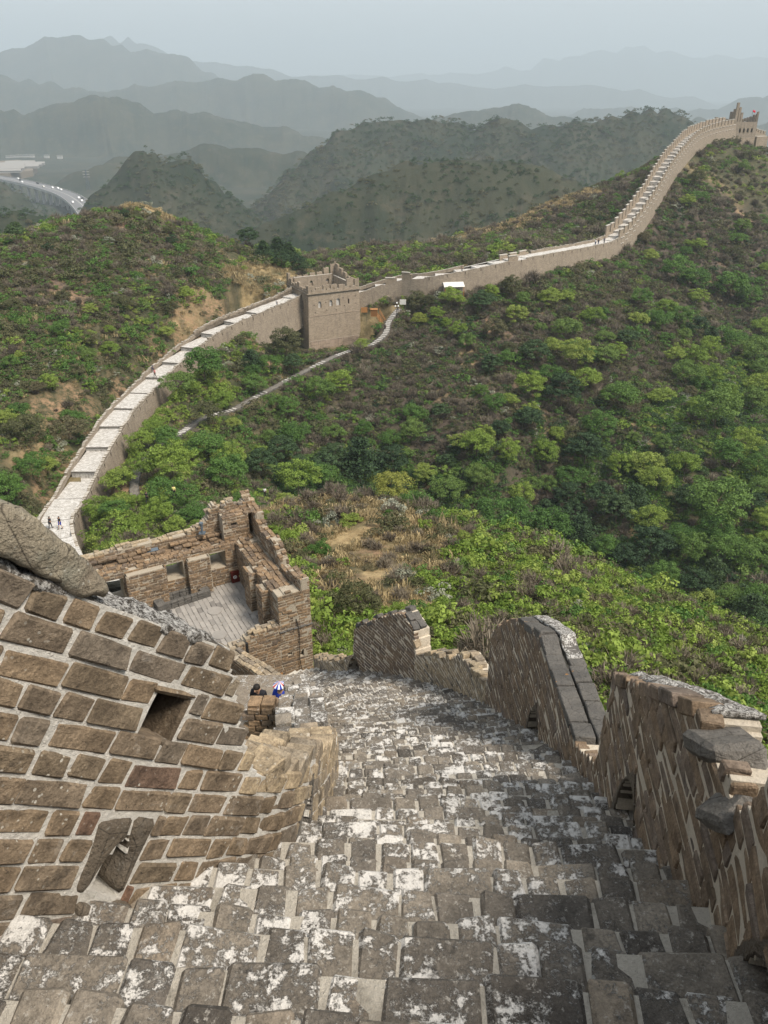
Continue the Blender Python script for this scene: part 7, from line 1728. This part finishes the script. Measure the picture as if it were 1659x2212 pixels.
    if True:
        for k in ('tl', 'tr'):
            m = MB(); m.box((J[k][0], J[k][1] - .06, .04), (.095, .25, .08)); m.build('shoe', M['black'], e)
    return e
def on_walk(S, u, v, t0):
    c, q, T, Nr, lev, hw = S; best = None
    for i in range(0, len(c) - 1):
        for k in np.linspace(-hw * .85, hw * .85, 9):
            p = c[i] + Nr[i] * k; p = np.array([p[0], p[1], lev[i]]); pr = proj(p)
            if pr is None: continue
            d_ = (pr[0] - u) ** 2 + (pr[1] - v) ** 2
            if best is None or d_ < best[0]: best = (d_, p)
    return tuple(float(x) for x in best[1])
person(on_walk(S1, 128, 1142, 105), 150, 'walker in a dark top and blue shorts on the lowest wall walk', 'dark', 'blue', skirt=True, scale=1.05)
pl_ = on_walk(S1, 110, 1140, 105); person(pl_, -20, 'dark haired walker half hidden by the rock at the bottom of the wall walk', 'dark', 'dark', lean=.12)
person(on_walk(S1, 331, 803, 155), 160, 'walker in a grey top, left of the pair in the middle of the wall walk', 'grey', 'navy'); person(on_walk(S1, 336, 818, 153), 160, 'walker in a pinkish pale top, nearer of the pair on the wall walk', 'pink', 'dark')
person(on_walk(S1, 600, 672, 186), 180, 'walker in white standing where the wall walk meets the square watchtower', 'pale', 'grey')
person(on_walk(S2, 998, 591, 196), -90, 'lone walker in black on the level stretch of the long wall', 'dark', 'dark')
person(on_walk(S2, 1287, 536, 224), 170, 'walker in white at the left of the three before the steep stairs', 'pale', 'navy'); person(on_walk(S2, 1294, 536, 225), 170, 'walker in dark clothes in the middle of the three before the steep stairs', 'dark', 'navy'); person(on_walk(S2, 1306, 534, 227), 170, 'walker in dark clothes nearest the foot of the steep stairs', 'navy', 'dark', bag='dark')
person(on_walk(S2, 1407, 422, 258), 170, 'climber in black halfway up the steep stepped stretch of the far wall', 'dark', 'dark'); person(on_walk(S2, 1522, 284, 333), 180, 'tiny figure in black near the top of the far wall', 'dark', 'dark')
person(tuple(W(1560, 271, 348)), 200, 'tiny figure in white at the corner of the hilltop watchtower', 'pale', 'grey')
p = W(860, 672, 189); person(tuple(p), 90, 'visitor in a white top and dark trousers standing by the gateway lamp', 'pale', 'dark'); p = W(832, 716, 186); person(tuple(p), 30, 'dark clothed visitor with a white bag at the foot of the timber stairs', 'dark', 'dark')
for u, v, sh, lab in ((315, 1063, 'dark', 'dark haired person among the bushes below the wall walk'), (374, 1050, 'yellow', 'person in a pale yellow top among the bushes right of the wall walk'), (571, 1054, 'pale', 'person in a pale top at the foot of the dark valley trees')):
    p = W(u, v, 108 if u < 500 else 120); z_ = float(ground_z(np.array([p[0]]), np.array([p[1]]))[0]); person((float(p[0]), float(p[1]), max(z_, float(p[2]) - 1.6)), 0, lab, sh, 'dark')
person((-3.42, 17.05, -15.99), 165, 'dark haired man in a black shirt looking down behind the broken parapet', 'dark', 'navy', stride=.05, lean=.06, down=1.0, bare=False)
# the patterned sun hat behind the wall top
hp_ = W(605, 1479, 21.5); e2p = person((float(hp_[0]), float(hp_[1]), float(hp_[2]) - 1.66), 160, 'person hidden behind the wall except for a blue, red and white striped hat', 'blue', 'navy', stride=.05)
m = MB(); hat_p = empty('_', (0, 0, 0)); bpy.data.objects.remove(hat_p)
hats = []
for k in range(18):
    a0_, a1_ = 2 * math.pi * k / 18, 2 * math.pi * (k + 1) / 18; m = MB()
    m.add([(0, .03, 1.80), (.18 * math.cos(a0_), .03 + .18 * math.sin(a0_), 1.67), (.18 * math.cos(a1_), .03 + .18 * math.sin(a1_), 1.67), (0, .03, 1.77), (.18 * math.cos(a0_), .03 + .18 * math.sin(a0_), 1.655), (.18 * math.cos(a1_), .03 + .18 * math.sin(a1_), 1.655)], [(0, 1, 2), (5, 4, 3), (1, 4, 5, 2), (0, 3, 4, 1), (2, 5, 3, 0)]); m.build('hat_panel', [M['cloth_blue'], M['cloth_pale'], M['cloth_red'], M['cloth_pale'], M['cloth_blue'], M['white']][k % 6], e2p)

# every plant and far thing that shares its look with others is told apart by its order in the row
ORD = ['leftmost', 'second from the left', 'third from the left', 'fourth from the left', 'fifth from the left', 'sixth from the left', 'seventh from the left', 'eighth from the left', 'ninth from the left', 'tenth from the left', 'eleventh from the left', 'twelfth from the left']
bpy.context.view_layer.update()
lab = {}
for o in SC.objects:
    if o.parent is None and 'label' in o and 'group' in o and proj(o.matrix_world.translation): lab.setdefault(o['label'], []).append(o)
for l_, os_ in lab.items():
    if 1 < len(os_) <= 24 and len(l_.split()) <= 12:
        os_.sort(key=lambda o: proj(o.matrix_world.translation)[0]); n_ = len(os_)
        for k, o in enumerate(os_): o['label'] = l_ + ', ' + (ORD[k] if k < 12 else ('rightmost' if k == n_ - 1 else ORD[n_ - 1 - k].replace('left', 'right')))
